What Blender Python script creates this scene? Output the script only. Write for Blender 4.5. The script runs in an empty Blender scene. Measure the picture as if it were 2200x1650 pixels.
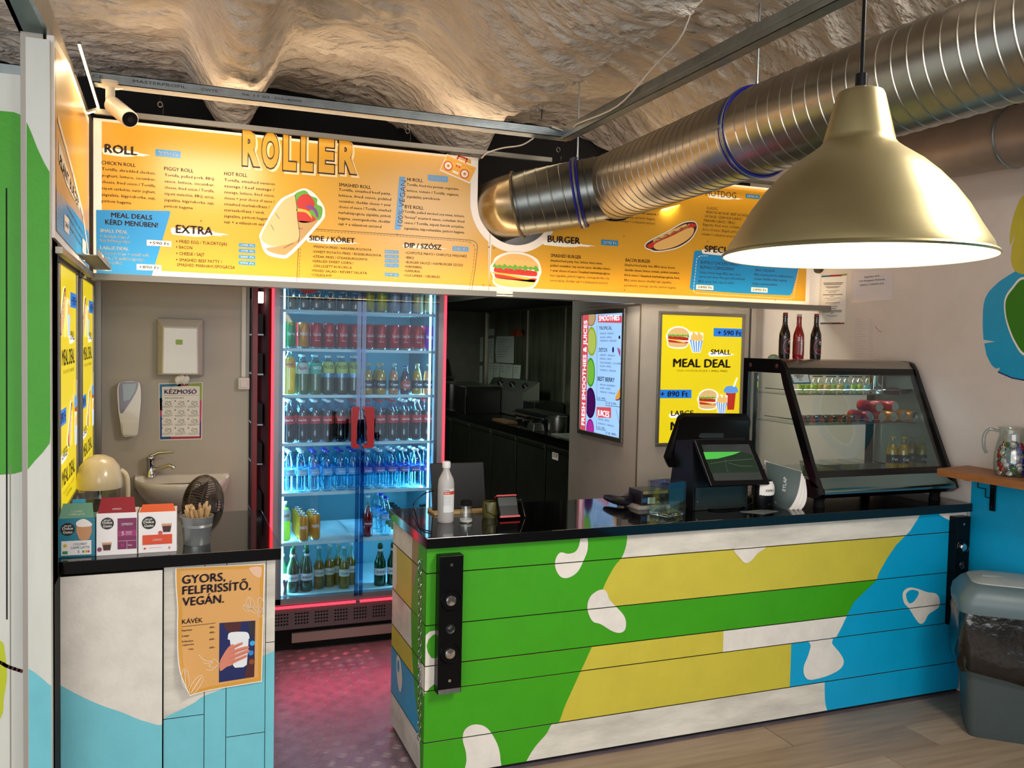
import bpy, math, random
from mathutils import Vector as V3, Matrix
from mathutils.geometry import tessellate_polygon
R_ = random.Random(7)
SC = bpy.context.scene
COL = SC.collection
PI = math.pi
sin, cos = math.sin, math.cos

# ------------------------------------------------------------------ camera
FPX, YAW, PITCH, ROLL, CAMH = 1863.3, .37536, -.04558, .02123, 1.70
FW = V3((sin(YAW)*cos(PITCH), cos(YAW)*cos(PITCH), sin(PITCH)))
_r = V3((cos(YAW), -sin(YAW), 0)); _u = _r.cross(FW)
RT = _r*cos(ROLL) + _u*sin(ROLL); UP = _u*cos(ROLL) - _r*sin(ROLL)
EYE = V3((0, 0, CAMH))
cam = bpy.data.cameras.new('camera'); cam.sensor_width = 36; cam.lens = FPX*36/2200
cam.clip_start = .05; cam.clip_end = 60
co = bpy.data.objects.new('camera', cam); COL.objects.link(co); SC.camera = co
co.matrix_world = Matrix.Translation(EYE) @ Matrix((RT, UP, -FW)).transposed().to_4x4()

# ------------------------------------------------------------------ light
SC.view_settings.view_transform = 'Standard'; SC.view_settings.look = 'None'
SC.view_settings.gamma = 1; SC.view_settings.use_curve_mapping = False
SC.view_settings.exposure = 0.0
SC.cycles.transparent_max_bounces = 32
SC.cycles.max_bounces = 8
SC.cycles.sample_clamp_indirect = 6
w = bpy.data.worlds.new('world'); SC.world = w; w.use_nodes = True
w.node_tree.nodes['Background'].inputs[0].default_value = (.80, .88, 1, 1)
w.node_tree.nodes['Background'].inputs[1].default_value = .95
def area(name, loc, tgt, sx, sy, power, col, spread=180):
    l = bpy.data.lights.new(name, 'AREA'); l.shape = 'RECTANGLE'; l.size = sx; l.size_y = sy
    l.energy = power; l.color = col; l.spread = math.radians(spread)
    o = bpy.data.objects.new(name, l); COL.objects.link(o); o.location = loc
    d = V3(tgt) - V3(loc); o.rotation_euler = d.to_track_quat('-Z', 'Y').to_euler()
    return o
def point(name, loc, power, col, r=.05):
    l = bpy.data.lights.new(name, 'POINT'); l.energy = power; l.color = col; l.shadow_soft_size = r
    o = bpy.data.objects.new(name, l); COL.objects.link(o); o.location = loc; return o
WARM = (1, .76, .46); CYAN = (.24, .74, 1)
area('shopfront_daylight', (-1.5, -3.2, 1.8), (1.6, 3, 1.5), 5.0, 2.8, 165, (1, .97, .93))
area('room_fill_light', (2.3, .6, 2.9), (2.4, 1.6, 0), .9, .9, 120, (1, .94, .86))  # added, unseen: warm fill for the right of the room
area('serving_area_fill_light', (2.55, 4.62, 2.5), (3.0, 4.75, 1), .7, .12, 14, (1, .92, .80))  # added fill that lifts the walls behind the board
area('kitchen_doorway_fill_light', (1.9, 4.85, 2.45), (2.77, 5.3, 1.2), .3, .12, 8, (1, .93, .82))  # added out of view to brighten the smoothies wall
area('display_case_fill_light', (3.25, 3.60, 1.575), (3.25, 3.58, 1.1), .7, .03, 3, (.93, .98, 1))  # put in to brighten the inside of the case
area('alcove_ceiling_light', (.2, 3.75, 2.55), (.15, 4.5, 1.2), .5, .3, 6.5, (1, .9, .78))
area('board_strip_bottom_light', (1.68, 4.205, 1.975), (1.68, 4.34, 2.7), 3.9, .012, 6, WARM)
area('board_strip_top_light', (1.68, 4.20, 2.69), (1.68, 4.34, 2.0), 3.9, .012, 3, WARM)
area('ceiling_strip_light', (.75, 4.235, 2.69), (.75, 3.9, 3.3), 2.0, .02, 4, (1, .76, .52))
area('side_board_strip_light', (-.21, 3.6, 2.66), (-.33, 3.6, 2.3), .02, 1.0, 3.5, WARM)
area('side_ledge_strip_light', (-.24, 3.7, 2.0), (-.33, 3.7, 2.4), .02, 1.0, 2.0, WARM)
area('fridge_strip_left_light', (.575, 4.86, 1.1), (1.0, 5.1, 1.1), .03, 1.7, 17, CYAN)
area('fridge_strip_right_light', (1.37, 4.86, 1.1), (.95, 5.1, 1.1), .03, 1.7, 17, CYAN)
area('fridge_red_sill_light', (.98, 4.725, .25), (.98, 4.2, 0), .86, .012, 1.1, (1, .05, .16))
area('kitchen_light', (1.9, 7.2, 2.45), (3.4, 8.2, 1.2), .4, .6, 34, (.85, 1, .85))

# ------------------------------------------------------------------ pixel helpers: where a sight line meets a plane
def ray(x, y): return FW + (RT*(x-1100) - UP*(y-825))/FPX
def atY(x, y, Y): d = ray(x, y); return EYE + d*(Y/d.y)
def atX(x, y, X): d = ray(x, y); return EYE + d*(X/d.x)
def atZ(x, y, Z): d = ray(x, y); return EYE + d*((Z-CAMH)/d.z)
def atD(x, y, D): return EYE + ray(x, y)*D
def crop(s, ox, oy): return lambda x, y: (ox+x/s, oy+y/s)

# ------------------------------------------------------------------ materials
def lin(c):
    if isinstance(c, str): c = tuple(int(c[i:i+2], 16)/255 for i in (0, 2, 4))
    return tuple(((v+.055)/1.055)**2.4 if v > .04045 else v/12.92 for v in c) + (1,)
MATS = {}
def mat(name, c='808080', rough=.5, metal=0, emit=0, spec=.5, grime=0, gscale=6, gcol=None, bump=0, bscale=60, bdist=.01, alpha=None, coat=0, aniso=0, stretch=None):
    if name in MATS: return MATS[name]
    m = bpy.data.materials.new(name); m.use_nodes = True; nt = m.node_tree; N = nt.nodes; L = nt.links
    p = N['Principled BSDF']; col = lin(c)
    p.inputs['Base Color'].default_value = col; p.inputs['Roughness'].default_value = rough
    p.inputs['Metallic'].default_value = metal; p.inputs['Specular IOR Level'].default_value = spec
    if coat: p.inputs['Coat Weight'].default_value = coat; p.inputs['Coat Roughness'].default_value = .05
    if emit:
        p.inputs['Emission Color'].default_value = col; p.inputs['Emission Strength'].default_value = emit
        p.inputs['Base Color'].default_value = tuple(v*.3 for v in col[:3])+(1,)
    if grime or bump:
        tc = N.new('ShaderNodeTexCoord'); mp = N.new('ShaderNodeMapping'); L.new(tc.outputs['Object'], mp.inputs[0])
        if stretch: mp.inputs['Scale'].default_value = stretch
    if grime:
        n = N.new('ShaderNodeTexNoise'); n.inputs['Scale'].default_value = gscale; n.inputs['Detail'].default_value = 6
        n.inputs['Roughness'].default_value = .62
        L.new(mp.outputs[0], n.inputs['Vector'])
        r = N.new('ShaderNodeMapRange'); r.inputs[1].default_value = .38; r.inputs[2].default_value = .68
        L.new(n.outputs['Fac'], r.inputs[0])
        mx = N.new('ShaderNodeMix'); mx.data_type = 'RGBA'
        mu = N.new('ShaderNodeMath'); mu.operation = 'MULTIPLY'; mu.inputs[1].default_value = grime
        L.new(r.outputs[0], mu.inputs[0]); L.new(mu.outputs[0], mx.inputs[0])
        mx.inputs[6].default_value = col
        mx.inputs[7].default_value = lin(gcol) if gcol else tuple(v*.45 for v in col[:3])+(1,)
        L.new(mx.outputs[2], p.inputs['Base Color'])
    if bump:
        n2 = N.new('ShaderNodeTexNoise'); n2.inputs['Scale'].default_value = bscale; n2.inputs['Detail'].default_value = 5
        L.new(mp.outputs[0], n2.inputs['Vector'])
        b = N.new('ShaderNodeBump'); b.inputs['Strength'].default_value = bump; b.inputs['Distance'].default_value = bdist
        L.new(n2.outputs['Fac'], b.inputs['Height']); L.new(b.outputs[0], p.inputs['Normal'])
    MATS[name] = m; return m
def glass(name, c='ffffff', refl=.06, tint=1.0, rough=.0):
    """thin clear material: see-through with a fresnel sheen"""
    if name in MATS: return MATS[name]
    m = bpy.data.materials.new(name); m.use_nodes = True; nt = m.node_tree; N = nt.nodes; L = nt.links
    N.remove(N['Principled BSDF']); out = N['Material Output']
    t = N.new('ShaderNodeBsdfTransparent'); t.inputs[0].default_value = lin(c)
    g = N.new('ShaderNodeBsdfGlossy'); g.inputs['Roughness'].default_value = rough
    lw = N.new('ShaderNodeLayerWeight'); lw.inputs[0].default_value = .25
    mr = N.new('ShaderNodeMapRange'); mr.inputs[3].default_value = refl; mr.inputs[4].default_value = .8
    pw = N.new('ShaderNodeMath'); pw.operation = 'POWER'; pw.inputs[1].default_value = 4; lw.inputs[0].default_value = .5
    L.new(lw.outputs['Facing'], pw.inputs[0]); L.new(pw.outputs[0], mr.inputs[0])
    mx = N.new('ShaderNodeMixShader'); L.new(mr.outputs[0], mx.inputs[0]); L.new(t.outputs[0], mx.inputs[1]); L.new(g.outputs[0], mx.inputs[2])
    L.new(mx.outputs[0], out.inputs[0]); MATS[name] = m; return m
def liquid(name, c, a=.8, rough=.08):
    """drink seen through its clear bottle: part body colour, part see-through"""
    if name in MATS: return MATS[name]
    m = bpy.data.materials.new(name); m.use_nodes = True; nt = m.node_tree; N = nt.nodes; L = nt.links
    p = N['Principled BSDF']; p.inputs['Base Color'].default_value = lin(c); p.inputs['Roughness'].default_value = rough
    t = N.new('ShaderNodeBsdfTransparent'); t.inputs[0].default_value = lin(c)
    mx = N.new('ShaderNodeMixShader'); mx.inputs[0].default_value = a
    L.new(t.outputs[0], mx.inputs[1]); L.new(p.outputs[0], mx.inputs[2]); L.new(mx.outputs[0], N['Material Output'].inputs[0])
    MATS[name] = m; return m

# ------------------------------------------------------------------ print frame: a flat surface with (u, v) axes
class Fr:
    def __init__(s, O, U, V, N): s.O, s.U, s.V, s.N = V3(O), V3(U).normalized(), V3(V).normalized(), V3(N).normalized()
    def P(s, u, v, n=0): return s.O + s.U*u + s.V*v + s.N*n
    def uv(s, x, y):
        d = ray(x, y); t = (s.O-EYE).dot(s.N)/d.dot(s.N); p = EYE + d*t - s.O
        return (p.dot(s.U), p.dot(s.V))
def cat(pts, n=6, closed=True):
    """smooth curve through points"""
    P = [tuple(p) for p in pts]; k = len(P); out = []
    rng = range(k) if closed else range(k-1)
    for i in rng:
        g = (lambda j: P[j % k]) if closed else (lambda j: P[min(max(j, 0), k-1)])
        a, b, c, d = g(i-1), g(i), g(i+1), g(i+2)
        for q in range(n):
            t = q/n
            out.append(tuple(.5*(2*b[e]+(c[e]-a[e])*t+(2*a[e]-5*b[e]+4*c[e]-d[e])*t*t+(3*b[e]-a[e]-3*c[e]+d[e])*t**3) for e in range(len(b))))
    if not closed: out.append(P[-1])
    return out
def clip(poly, x0, x1, y0, y1):
    def cut(ps, f, inter):
        o = []
        for i in range(len(ps)):
            a, b = ps[i-1], ps[i]; fa, fb = f(a), f(b)
            if fb:
                if not fa: o.append(inter(a, b))
                o.append(b)
            elif fa: o.append(inter(a, b))
        return o
    def ix(x): return lambda a, b: (x, a[1]+(b[1]-a[1])*(x-a[0])/((b[0]-a[0]) or 1e-9))
    def iy(y): return lambda a, b: (a[0]+(b[0]-a[0])*(y-a[1])/((b[1]-a[1]) or 1e-9), y)
    for f, g in ((lambda p: p[0] >= x0, ix(x0)), (lambda p: p[0] <= x1, ix(x1)), (lambda p: p[1] >= y0, iy(y0)), (lambda p: p[1] <= y1, iy(y1))):
        if not poly: return []
        poly = cut(poly, f, g)
    return poly
_TX = {}
def glyphs(s, bold=0, res=2, spacing=1.0):
    k = (s, bold, res, spacing)
    if k not in _TX:
        c = bpy.data.curves.new('t', 'FONT'); c.body = s; c.size = 1; c.resolution_u = res; c.offset = bold; c.space_character = spacing
        o = bpy.data.objects.new('t', c); m = bpy.data.meshes.new_from_object(o)
        _TX[k] = ([(v.co.x, v.co.y) for v in m.vertices], [tuple(p.vertices) for p in m.polygons])
        bpy.data.objects.remove(o); bpy.data.curves.remove(c); bpy.data.meshes.remove(m)
    return _TX[k]
LAY = .0006
# ------------------------------------------------------------------ mesh builder
class B:
    def __init__(s, M=None): s.v, s.f, s.m, s.mats, s.M = [], [], [], [], (M or Matrix.Identity(4))
    def mi(s, m):
        if m not in s.mats: s.mats.append(m)
        return s.mats.index(m)
    def add(s, vs, fs, m):
        k = len(s.v); i = s.mi(m); s.v += [s.M @ V3(v) for v in vs]
        for f in fs: s.f.append(tuple(k+j for j in f)); s.m.append(i)
        return s
    def box(s, x0, x1, y0, y1, z0, z1, m, taper=0):
        t = taper
        vs = [(x0, y0, z0), (x1, y0, z0), (x1, y1, z0), (x0, y1, z0), (x0+t, y0+t, z1), (x1-t, y0+t, z1), (x1-t, y1-t, z1), (x0+t, y1-t, z1)]
        return s.add(vs, [(0, 3, 2, 1), (4, 5, 6, 7), (0, 1, 5, 4), (1, 2, 6, 5), (2, 3, 7, 6), (3, 0, 4, 7)], m)
    def prism(s, pts, a, b, m, ax='y', capm=None):
        """polygon pts extruded along an axis from a to b"""
        mp = {'y': lambda p, t: (p[0], t, p[1]), 'x': lambda p, t: (t, p[0], p[1]), 'z': lambda p, t: (p[0], p[1], t)}[ax]
        n = len(pts); tri = tessellate_polygon([[V3((p[0], p[1], 0)) for p in pts]])
        s.add([mp(p, a) for p in pts]+[mp(p, b) for p in pts], [(i, (i+1) % n, n+(i+1) % n, n+i) for i in range(n)], m)
        s.add([mp(p, a) for p in pts], tri, capm or m); s.add([mp(p, b) for p in pts], tri, capm or m)
        return s
    def lathe(s, prof, m, n=20, c=(0, 0, 0), sx=1, sy=1, a0=0, a1=None, rot=None):
        """prof: (r, z) pairs; m: a material or one per segment"""
        full = a1 is None; a1 = 2*PI if full else a1; k = n if full else n+1
        vs = []
        for r, z in prof:
            for i in range(k):
                a = a0+(a1-a0)*i/n; p = V3((r*cos(a)*sx, r*sin(a)*sy, z))
                if rot: p = rot @ p
                vs.append(p+V3(c))
        base = len(s.v); s.v += [s.M @ V3(v) for v in vs]
        for j in range(len(prof)-1):
            mm = m[j] if isinstance(m, (list, tuple)) else m
            if mm is None: continue
            mi = s.mi(mm)
            for i in range(n):
                s.f.append((base+j*k+i, base+j*k+(i+1) % k, base+(j+1)*k+(i+1) % k, base+(j+1)*k+i)); s.m.append(mi)
        return s
    def tube(s, pts, r, m, n=8, closed=False, caps=True):
        P = [V3(p) for p in pts]; k = len(P); vs = []; up = None
        for i, p in enumerate(P):
            a = P[i-1] if (i or closed) else p; b = P[(i+1) % k] if (i < k-1 or closed) else p
            t = (b-a).normalized()
            if up is None:
                up = t.orthogonal().normalized()
            up = (up - t*up.dot(t)); up = up.normalized() if up.length > 1e-6 else t.orthogonal().normalized()
            q = t.cross(up); rr = r[i] if isinstance(r, (list, tuple)) else r
            vs += [p+up*cos(2*PI*j/n)*rr+q*sin(2*PI*j/n)*rr for j in range(n)]
        fs = []
        for i in range(k if closed else k-1):
            i2 = (i+1) % k
            fs += [(i*n+j, i*n+(j+1) % n, i2*n+(j+1) % n, i2*n+j) for j in range(n)]
        if caps and not closed: fs += [tuple(range(n))[::-1], tuple((k-1)*n+j for j in range(n))]
        return s.add(vs, fs, m)
    def cyl(s, p0, p1, r, m, n=16, r1=None): return s.tube([p0, p1], [r, r if r1 is None else r1], m, n)
    def disc(s, fr, u, v, ru, m, lay=1, rv=None, n=24, a=0):
        rv = rv or ru
        pts = [(u+ru*cos(2*PI*i/n)*cos(a)-rv*sin(2*PI*i/n)*sin(a), v+ru*cos(2*PI*i/n)*sin(a)+rv*sin(2*PI*i/n)*cos(a)) for i in range(n)]
        return s.poly(fr, pts, m, lay)
    def poly(s, fr, pts, m, lay=1):
        if len(pts) < 3: return s
        tri = tessellate_polygon([[V3((p[0], p[1], 0)) for p in pts]])
        return s.add([fr.P(p[0], p[1], lay*LAY) for p in pts], tri, m)
    def polyp(s, fr, pts, m, lay=1): return s.poly(fr, [fr.uv(*p) for p in pts], m, lay)
    def rect(s, fr, u0, v0, u1, v1, m, lay=1): return s.poly(fr, [(u0, v0), (u1, v0), (u1, v1), (u0, v1)], m, lay)
    def rectp(s, fr, a, b, m, lay=1):
        """rectangle from its top-left and bottom-right pixels"""
        (u0, v1), (u1, v0) = fr.uv(*a), fr.uv(*b); return s.rect(fr, u0, v0, u1, v1, m, lay)
    def line(s, fr, pts, wd, m, lay=1, closed=False):
        k = len(pts)
        for i in range(k if closed else k-1):
            a, b = pts[i], pts[(i+1) % k]; dx, dy = b[0]-a[0], b[1]-a[1]; l = math.hypot(dx, dy) or 1e-9
            nx, ny = -dy/l*wd/2, dx/l*wd/2; ex, ey = dx/l*wd*.3, dy/l*wd*.3
            s.poly(fr, [(a[0]+nx-ex, a[1]+ny-ey), (a[0]-nx-ex, a[1]-ny-ey), (b[0]-nx+ex, b[1]-ny+ey), (b[0]+nx+ex, b[1]+ny+ey)], m, lay)
        return s
    def linep(s, fr, pts, wd, m, lay=1, closed=False): return s.line(fr, [fr.uv(*p) for p in pts], wd, m, lay, closed)
    def dash(s, fr, pts, wd, m, lay=1, step=.018):
        for a, b in zip(pts, pts[1:]):
            l = math.hypot(b[0]-a[0], b[1]-a[1]); k = max(1, int(l/step))
            for i in range(k):
                t0, t1 = i/k, (i+.55)/k
                s.line(fr, [(a[0]+(b[0]-a[0])*t0, a[1]+(b[1]-a[1])*t0), (a[0]+(b[0]-a[0])*t1, a[1]+(b[1]-a[1])*t1)], wd, m, lay)
        return s
    def tx(s, fr, t, u, v, h, m, w=None, lay=2, bold=.012, ang=0, al='l', res=2, warp=None, sp=1.0):
        """text: baseline start (u, v), capital height h, width w (None = natural)"""
        fat = bold if bold < .05 else 0      # heavier weight: the glyph printed twice, a hair apart
        P, F = glyphs(t, 0 if fat else bold, res, sp)
        if not P: return s
        x0, x1 = min(p[0] for p in P), max(p[0] for p in P); sy = h/.682; sx = (w/(x1-x0)) if w else sy
        W = (x1-x0)*sx; off = {'l': 0, 'c': -W/2, 'r': -W}[al]; ca, sa = cos(ang), sin(ang)
        vs = []
        for p in P:
            a, b = (p[0]-x0)*sx+off, p[1]*sy; U, W_ = u+a*ca-b*sa, v+a*sa+b*ca
            vs.append((U, W_))
        for d in ((-fat*sx*.9, fat*sx*.9) if fat > .005 else (0,)):
            q = [(U+d*ca-d*.5*sa, V_+d*sa+d*.5*ca) for U, V_ in vs]
            s.add([warp(*p) if warp else fr.P(p[0], p[1], lay*LAY) for p in q], F, m)
        return s
    def txp(s, fr, t, a, b, hpx, m, lay=2, bold=.012, res=2):
        """text between two baseline pixels, hpx capital height in pixels"""
        u, v = fr.uv(*a); u1, v1 = fr.uv(*b); v2 = fr.uv(a[0], a[1]-hpx)[1]
        return s.tx(fr, t, u, v, abs(v2-v), m, w=abs(u1-u), lay=lay, bold=bold, res=res)
    def para(s, fr, lines, a, b, c, hpx, m, lay=2, bold=.016, nb=99):
        """block of justified lines: a first baseline start, b its end, c last baseline start; '~' = ragged; lines from nb on are light"""
        (u0, v0), (u1, _), (_, vl) = fr.uv(*a), fr.uv(*b), fr.uv(*c); h = abs(fr.uv(a[0], a[1]-hpx)[1]-v0)
        W = u1-u0; n = len(lines)
        nat = [max(p[0] for p in glyphs(l.strip('~'), 0)[0]) for l in lines]
        full = [W/x for l, x in zip(lines, nat) if l[0] != '~']; k = sum(full)/len(full)
        for i, l in enumerate(lines):
            vv = v0+(vl-v0)*i/max(1, n-1)
            s.tx(fr, l.strip('~'), u0, vv, h, m, w=min(W, nat[i]*k) if l[0] == '~' else W, lay=lay, bold=bold if i < nb else .004, res=1)
        return s

def finish(name, b, smooth=False, bev=0, sub=0):
    me = bpy.data.meshes.new(name); me.from_pydata([tuple(v) for v in b.v], [], b.f)
    for m in b.mats: me.materials.append(m)
    me.polygons.foreach_set('material_index', b.m)
    if smooth:
        me.shade_smooth(); me.set_sharp_from_angle(angle=smooth if isinstance(smooth, float) else .7)
    me.validate(); me.update()
    o = bpy.data.objects.new(name, me); COL.objects.link(o)
    if bev:
        d = o.modifiers.new('bevel', 'BEVEL'); d.width = bev; d.segments = 2; d.limit_method = 'ANGLE'; d.angle_limit = .7
    return o
def thing(name, label, category, loc=(0, 0, 0), rz=0, group=None):
    o = bpy.data.objects.new(name, None); COL.objects.link(o); o.location = loc; o.rotation_euler = (0, 0, rz)
    o.empty_display_size = .05
    o['label'] = label; o['category'] = category
    if group: o['group'] = group
    return o
ROOT = {}
def rootm(o): return Matrix.Translation(o.location) @ o.rotation_euler.to_matrix().to_4x4()
def part(name, b, parent, smooth=False, bev=0, local=False, label=None, kind=None):
    """a part (or sub-part): b is in world coordinates unless local"""
    top = parent
    while top.parent: top = top.parent
    if not local and top.type == 'EMPTY':
        iv = rootm(top).inverted(); b.v = [iv @ v for v in b.v]
    o = finish(name, b, smooth, bev); o.parent = parent
    if label: o['label'] = label
    if kind: o['kind'] = kind
    return o
def solo(name, b, label, category, smooth=False, bev=0, group=None, loc=None, kind=None):
    """a thing that is one mesh; origin moved to its base"""
    if loc is None:
        xs = [v.x for v in b.v]; ys = [v.y for v in b.v]; zs = [v.z for v in b.v]
        loc = V3(((min(xs)+max(xs))/2, (min(ys)+max(ys))/2, min(zs)))
    b.v = [v-V3(loc) for v in b.v]
    o = finish(name, b, smooth, bev); o.location = loc; o['label'] = label; o['category'] = category
    if group: o['group'] = group
    if kind: o['kind'] = kind
    return o
def struct(name, b, smooth=False, bev=0, parent=None):
    o = finish(name, b, smooth, bev)
    if parent: o.parent = parent
    else: o['kind'] = 'structure'
    return o
def dup(root, loc, rz=0, label=None, group=None, rot=None):
    r = root.copy(); COL.objects.link(r); r.location = loc; r.rotation_euler = rot or (0, 0, rz)
    if label: r['label'] = label
    if group: r['group'] = group
    for ch in root.children:
        c = ch.copy(); COL.objects.link(c); c.parent = r
        for g in ch.children:
            d = g.copy(); COL.objects.link(d); d.parent = c
    return r
ORD = ['first', 'second', 'third', 'fourth', 'fifth', 'sixth', 'seventh', 'eighth', 'ninth', 'tenth', 'eleventh', 'twelfth', 'thirteenth', 'fourteenth']
# ================================================================== SETTING
from mathutils import noise as NZ
CNT_Y, CNT_Z = 3.165, .96           # counter front face, worktop top
BY = 4.30                           # menu board plane
RX = 3.71                           # right wall
LX = -.36                           # left side wall (behind the left counter)
WY = 4.83                           # back wall of the serving area
m_white = mat('white_paint', 'dcd3ca', .55, grime=.25, gscale=5, gcol='a89f96', bump=.05, bscale=90)
m_wallr = mat('right_wall_paint', 'd8cdc4', .6, grime=.35, gscale=2.5, gcol='bcb0a8', bump=.05, bscale=60)
m_panel = mat('grey_panel', 'b5aca0', .5, grime=.3, gscale=4, gcol='948b7f')
m_green = mat('green_paint', '389a00', .5, grime=.12, gscale=9, bump=.08, bscale=70)
m_olive = mat('olive_paint', 'c6b83c', .5, grime=.14, gscale=8, bump=.1, bscale=70)
m_blue = mat('blue_paint', '009fce', .42, grime=.12, gscale=8, bump=.08, bscale=70)
m_lblue = mat('pale_blue_paint', '72c4d2', .5, grime=.15, gscale=8, bump=.05)
m_plank = mat('white_board_paint', 'dbd5c8', .5, grime=.5, gscale=7, gcol='8f8a80', bump=.1, bscale=60, stretch=(.4, 1, 1.6))
m_black = mat('black_plastic', '030304', .32, spec=.2)
m_pe = mat('plank_edge', '1f1a14', .9)
m_matt = mat('matt_black', '060606', .8, spec=.2)
m_dark = mat('dark_void', '060505', .9)
m_gran = mat('black_granite', '050506', .07, grime=.3, gscale=160, gcol='17171a', spec=.6)
m_steel = mat('brushed_steel', 'a8a8a4', .32, 1, bump=.04, bscale=40, stretch=(1, 1, 14))
m_galv = mat('galvanised_steel', '9aa3a6', .34, 1, grime=.4, gscale=18, gcol='6f787c')
m_zinc = mat('zinc_duct', 'b3aea2', .30, 1, grime=.35, gscale=5, gcol='6d6a64', bump=.02, bscale=20)
m_chrome = mat('chrome', 'd0d0d0', .08, 1)
m_alu = mat('snap_frame_aluminium', '8c8880', .35, .85)
m_wood = mat('shelf_wood', '9a6232', .5, grime=.6, gscale=9, gcol='6d3f1c', stretch=(9, .6, 4), bump=.06)
m_pap = mat('paper', 'e6e1da', .7)
m_ink = mat('black_ink', '1c0d08', .6)
m_dbrown = mat('brown_ink', '2a0f05', .6)
m_tan = mat('light_brown_ink', '6e4608', .6)
m_wprint = mat('white_print', 'f2ece2', .5)

# ---- floor: vinyl planks in front, tread plate behind the counter
b = B(); b.box(-3, 6, -4, 3.15, -.06, -.004, mat('plank_joint', '3a332c', .8)); b.box(-3, 6, 3.15, 11, -.06, -.008, mat('tread_plate_base', '6f6069', .5, .3))
floor = struct('floor', b)
m_fl = [mat('vinyl_plank_%d' % i, c, .42, grime=.55, gscale=5, gcol=g, stretch=(.5, 7, 1), bump=.05, bscale=25) for i, (c, g) in enumerate([('9f8870', '735d49'), ('957e67', '695342'), ('a9927a', '7d6752')])]
plk = {}
for r_i in range(9):
    y1 = 3.148-r_i*.2; off = [.0, .62, .31, .93, .48][r_i % 5]
    x = .0+off-1.25
    while x < 4.4:
        k = (r_i*2+int(x*3)) % 3
        if k not in plk:
            b = B(); b.box(.001, 1.247, -.1985, 0, -.004, 0, m_fl[k], taper=.0012); o = struct('floor_plank', b, parent=floor); plk[k] = o
            o.location = (x, y1, 0)
        else:
            o = plk[k].copy(); COL.objects.link(o); o.location = (x, y1, 0)
        x += 1.25
b = B(); mt = mat('tread_plate', 'a0909a', .36, .6, grime=.45, gscale=12, gcol='5c4d55')
b.box(-.5, 3.7, 3.15, 7.5, -.008, 0, mt)
struct('tread_plate_sheet', b, parent=floor)
b = B(); mt2 = mat('tread_bar', 'a0909a', .36, .6)
c_ = .058
for i in range(0, 12):
    for j in range(0, 31):
        X0, Y0 = .34+i*c_, 3.17+j*c_; d = (i+j) % 2
        if X0 > .93 and Y0 < 3.75: continue
        cx, cy = X0+c_/2, Y0+c_/2; a = PI/4*(1 if d else -1)+.25
        for k in range(4):
            o_ = (k-1.5)*.0105; px, py = cx-sin(a)*o_, cy+cos(a)*o_; l = .023; w_ = .0028
            ux, uy = cos(a), sin(a)
            q = [(px-ux*l, py-uy*l, 0), (px+uy*w_, py-ux*w_, 0), (px+ux*l, py+uy*l, 0), (px-uy*w_, py+ux*w_, 0), (px, py, .0014)]
            b.add(q, [(0, 1, 4), (1, 2, 4), (2, 3, 4), (3, 0, 4)], mt2)
struct('tread_bars', b, parent=floor)['kind'] = 'stuff'

# ---- sprayed foam ceiling over joists
m_foam = mat('sprayed_foam', 'd6cabb', .55, grime=.45, gscale=3.5, gcol='aa967f', bump=1, bscale=20, bdist=.05, stretch=(.7, 1.5, 1))
def ss(a, b, x):
    t = min(1, max(0, (x-a)/(b-a))); return t*t*(3-2*t)
def ceil_z(x, y):
    w1 = NZ.noise(V3((y*1.1, 2.3, 0)))*.035; w2 = NZ.noise(V3((y*1.3, 7.3, 0)))*.05
    z = 3.06
    r1 = ss(.04, .24, x+w1)*(1-ss(.32, .50, x+w2))
    r2 = ss(.95, 1.42, x+w2)*(1-ss(1.58, 1.74, x+w1))
    r3 = ss(2.35, 2.6, x+w1)*(1-ss(2.8, 3.05, x+w2))
    e = 1-ss(4.75, 4.95, y)
    z -= (.23*r1+.25*r2+.16*r3)*(.55+.45*e)
    z -= .10*math.exp(-((x-.33)/.15)**2-((y-4.62)/.16)**2)+.10*math.exp(-((x-1.56)/.22)**2-((y-4.6)/.18)**2)
    z += NZ.fractal(V3((x*1.1, y*1.5, 3.1)), .9, 2.1, 3)*.035
    wx = NZ.noise(V3((x*1.5, y*1.5, 9)))*.25
    q = abs(NZ.noise(V3((x*2.6+wx*3, y*8.5+wx*9, 1.7))))
    q2 = abs(NZ.noise(V3((x*7+wx*5, y*19+wx*11, 4.7))))
    z += -.045*(1-q*2.2)**2*(.5+.5*NZ.noise(V3((x, y, 5)))+.3) + .022*q2
    return z+.01
xs = [-3+.1*i for i in range(0, 21)]+[-1+.022*i for i in range(1, 224)]+[3.92+.2*i for i in range(1, 10)]
ys = [-4+.3*i for i in range(0, 19)]+[1.4+.022*i for i in range(1, 177)]
b = B(); k = len(xs)
b.add([(x, y, ceil_z(x, y)) for y in ys for x in xs], [(j*k+i, j*k+i+1, (j+1)*k+i+1, (j+1)*k+i) for j in range(len(ys)-1) for i in range(k-1)], m_foam)
struct('ceiling', b, smooth=3.0)

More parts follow.
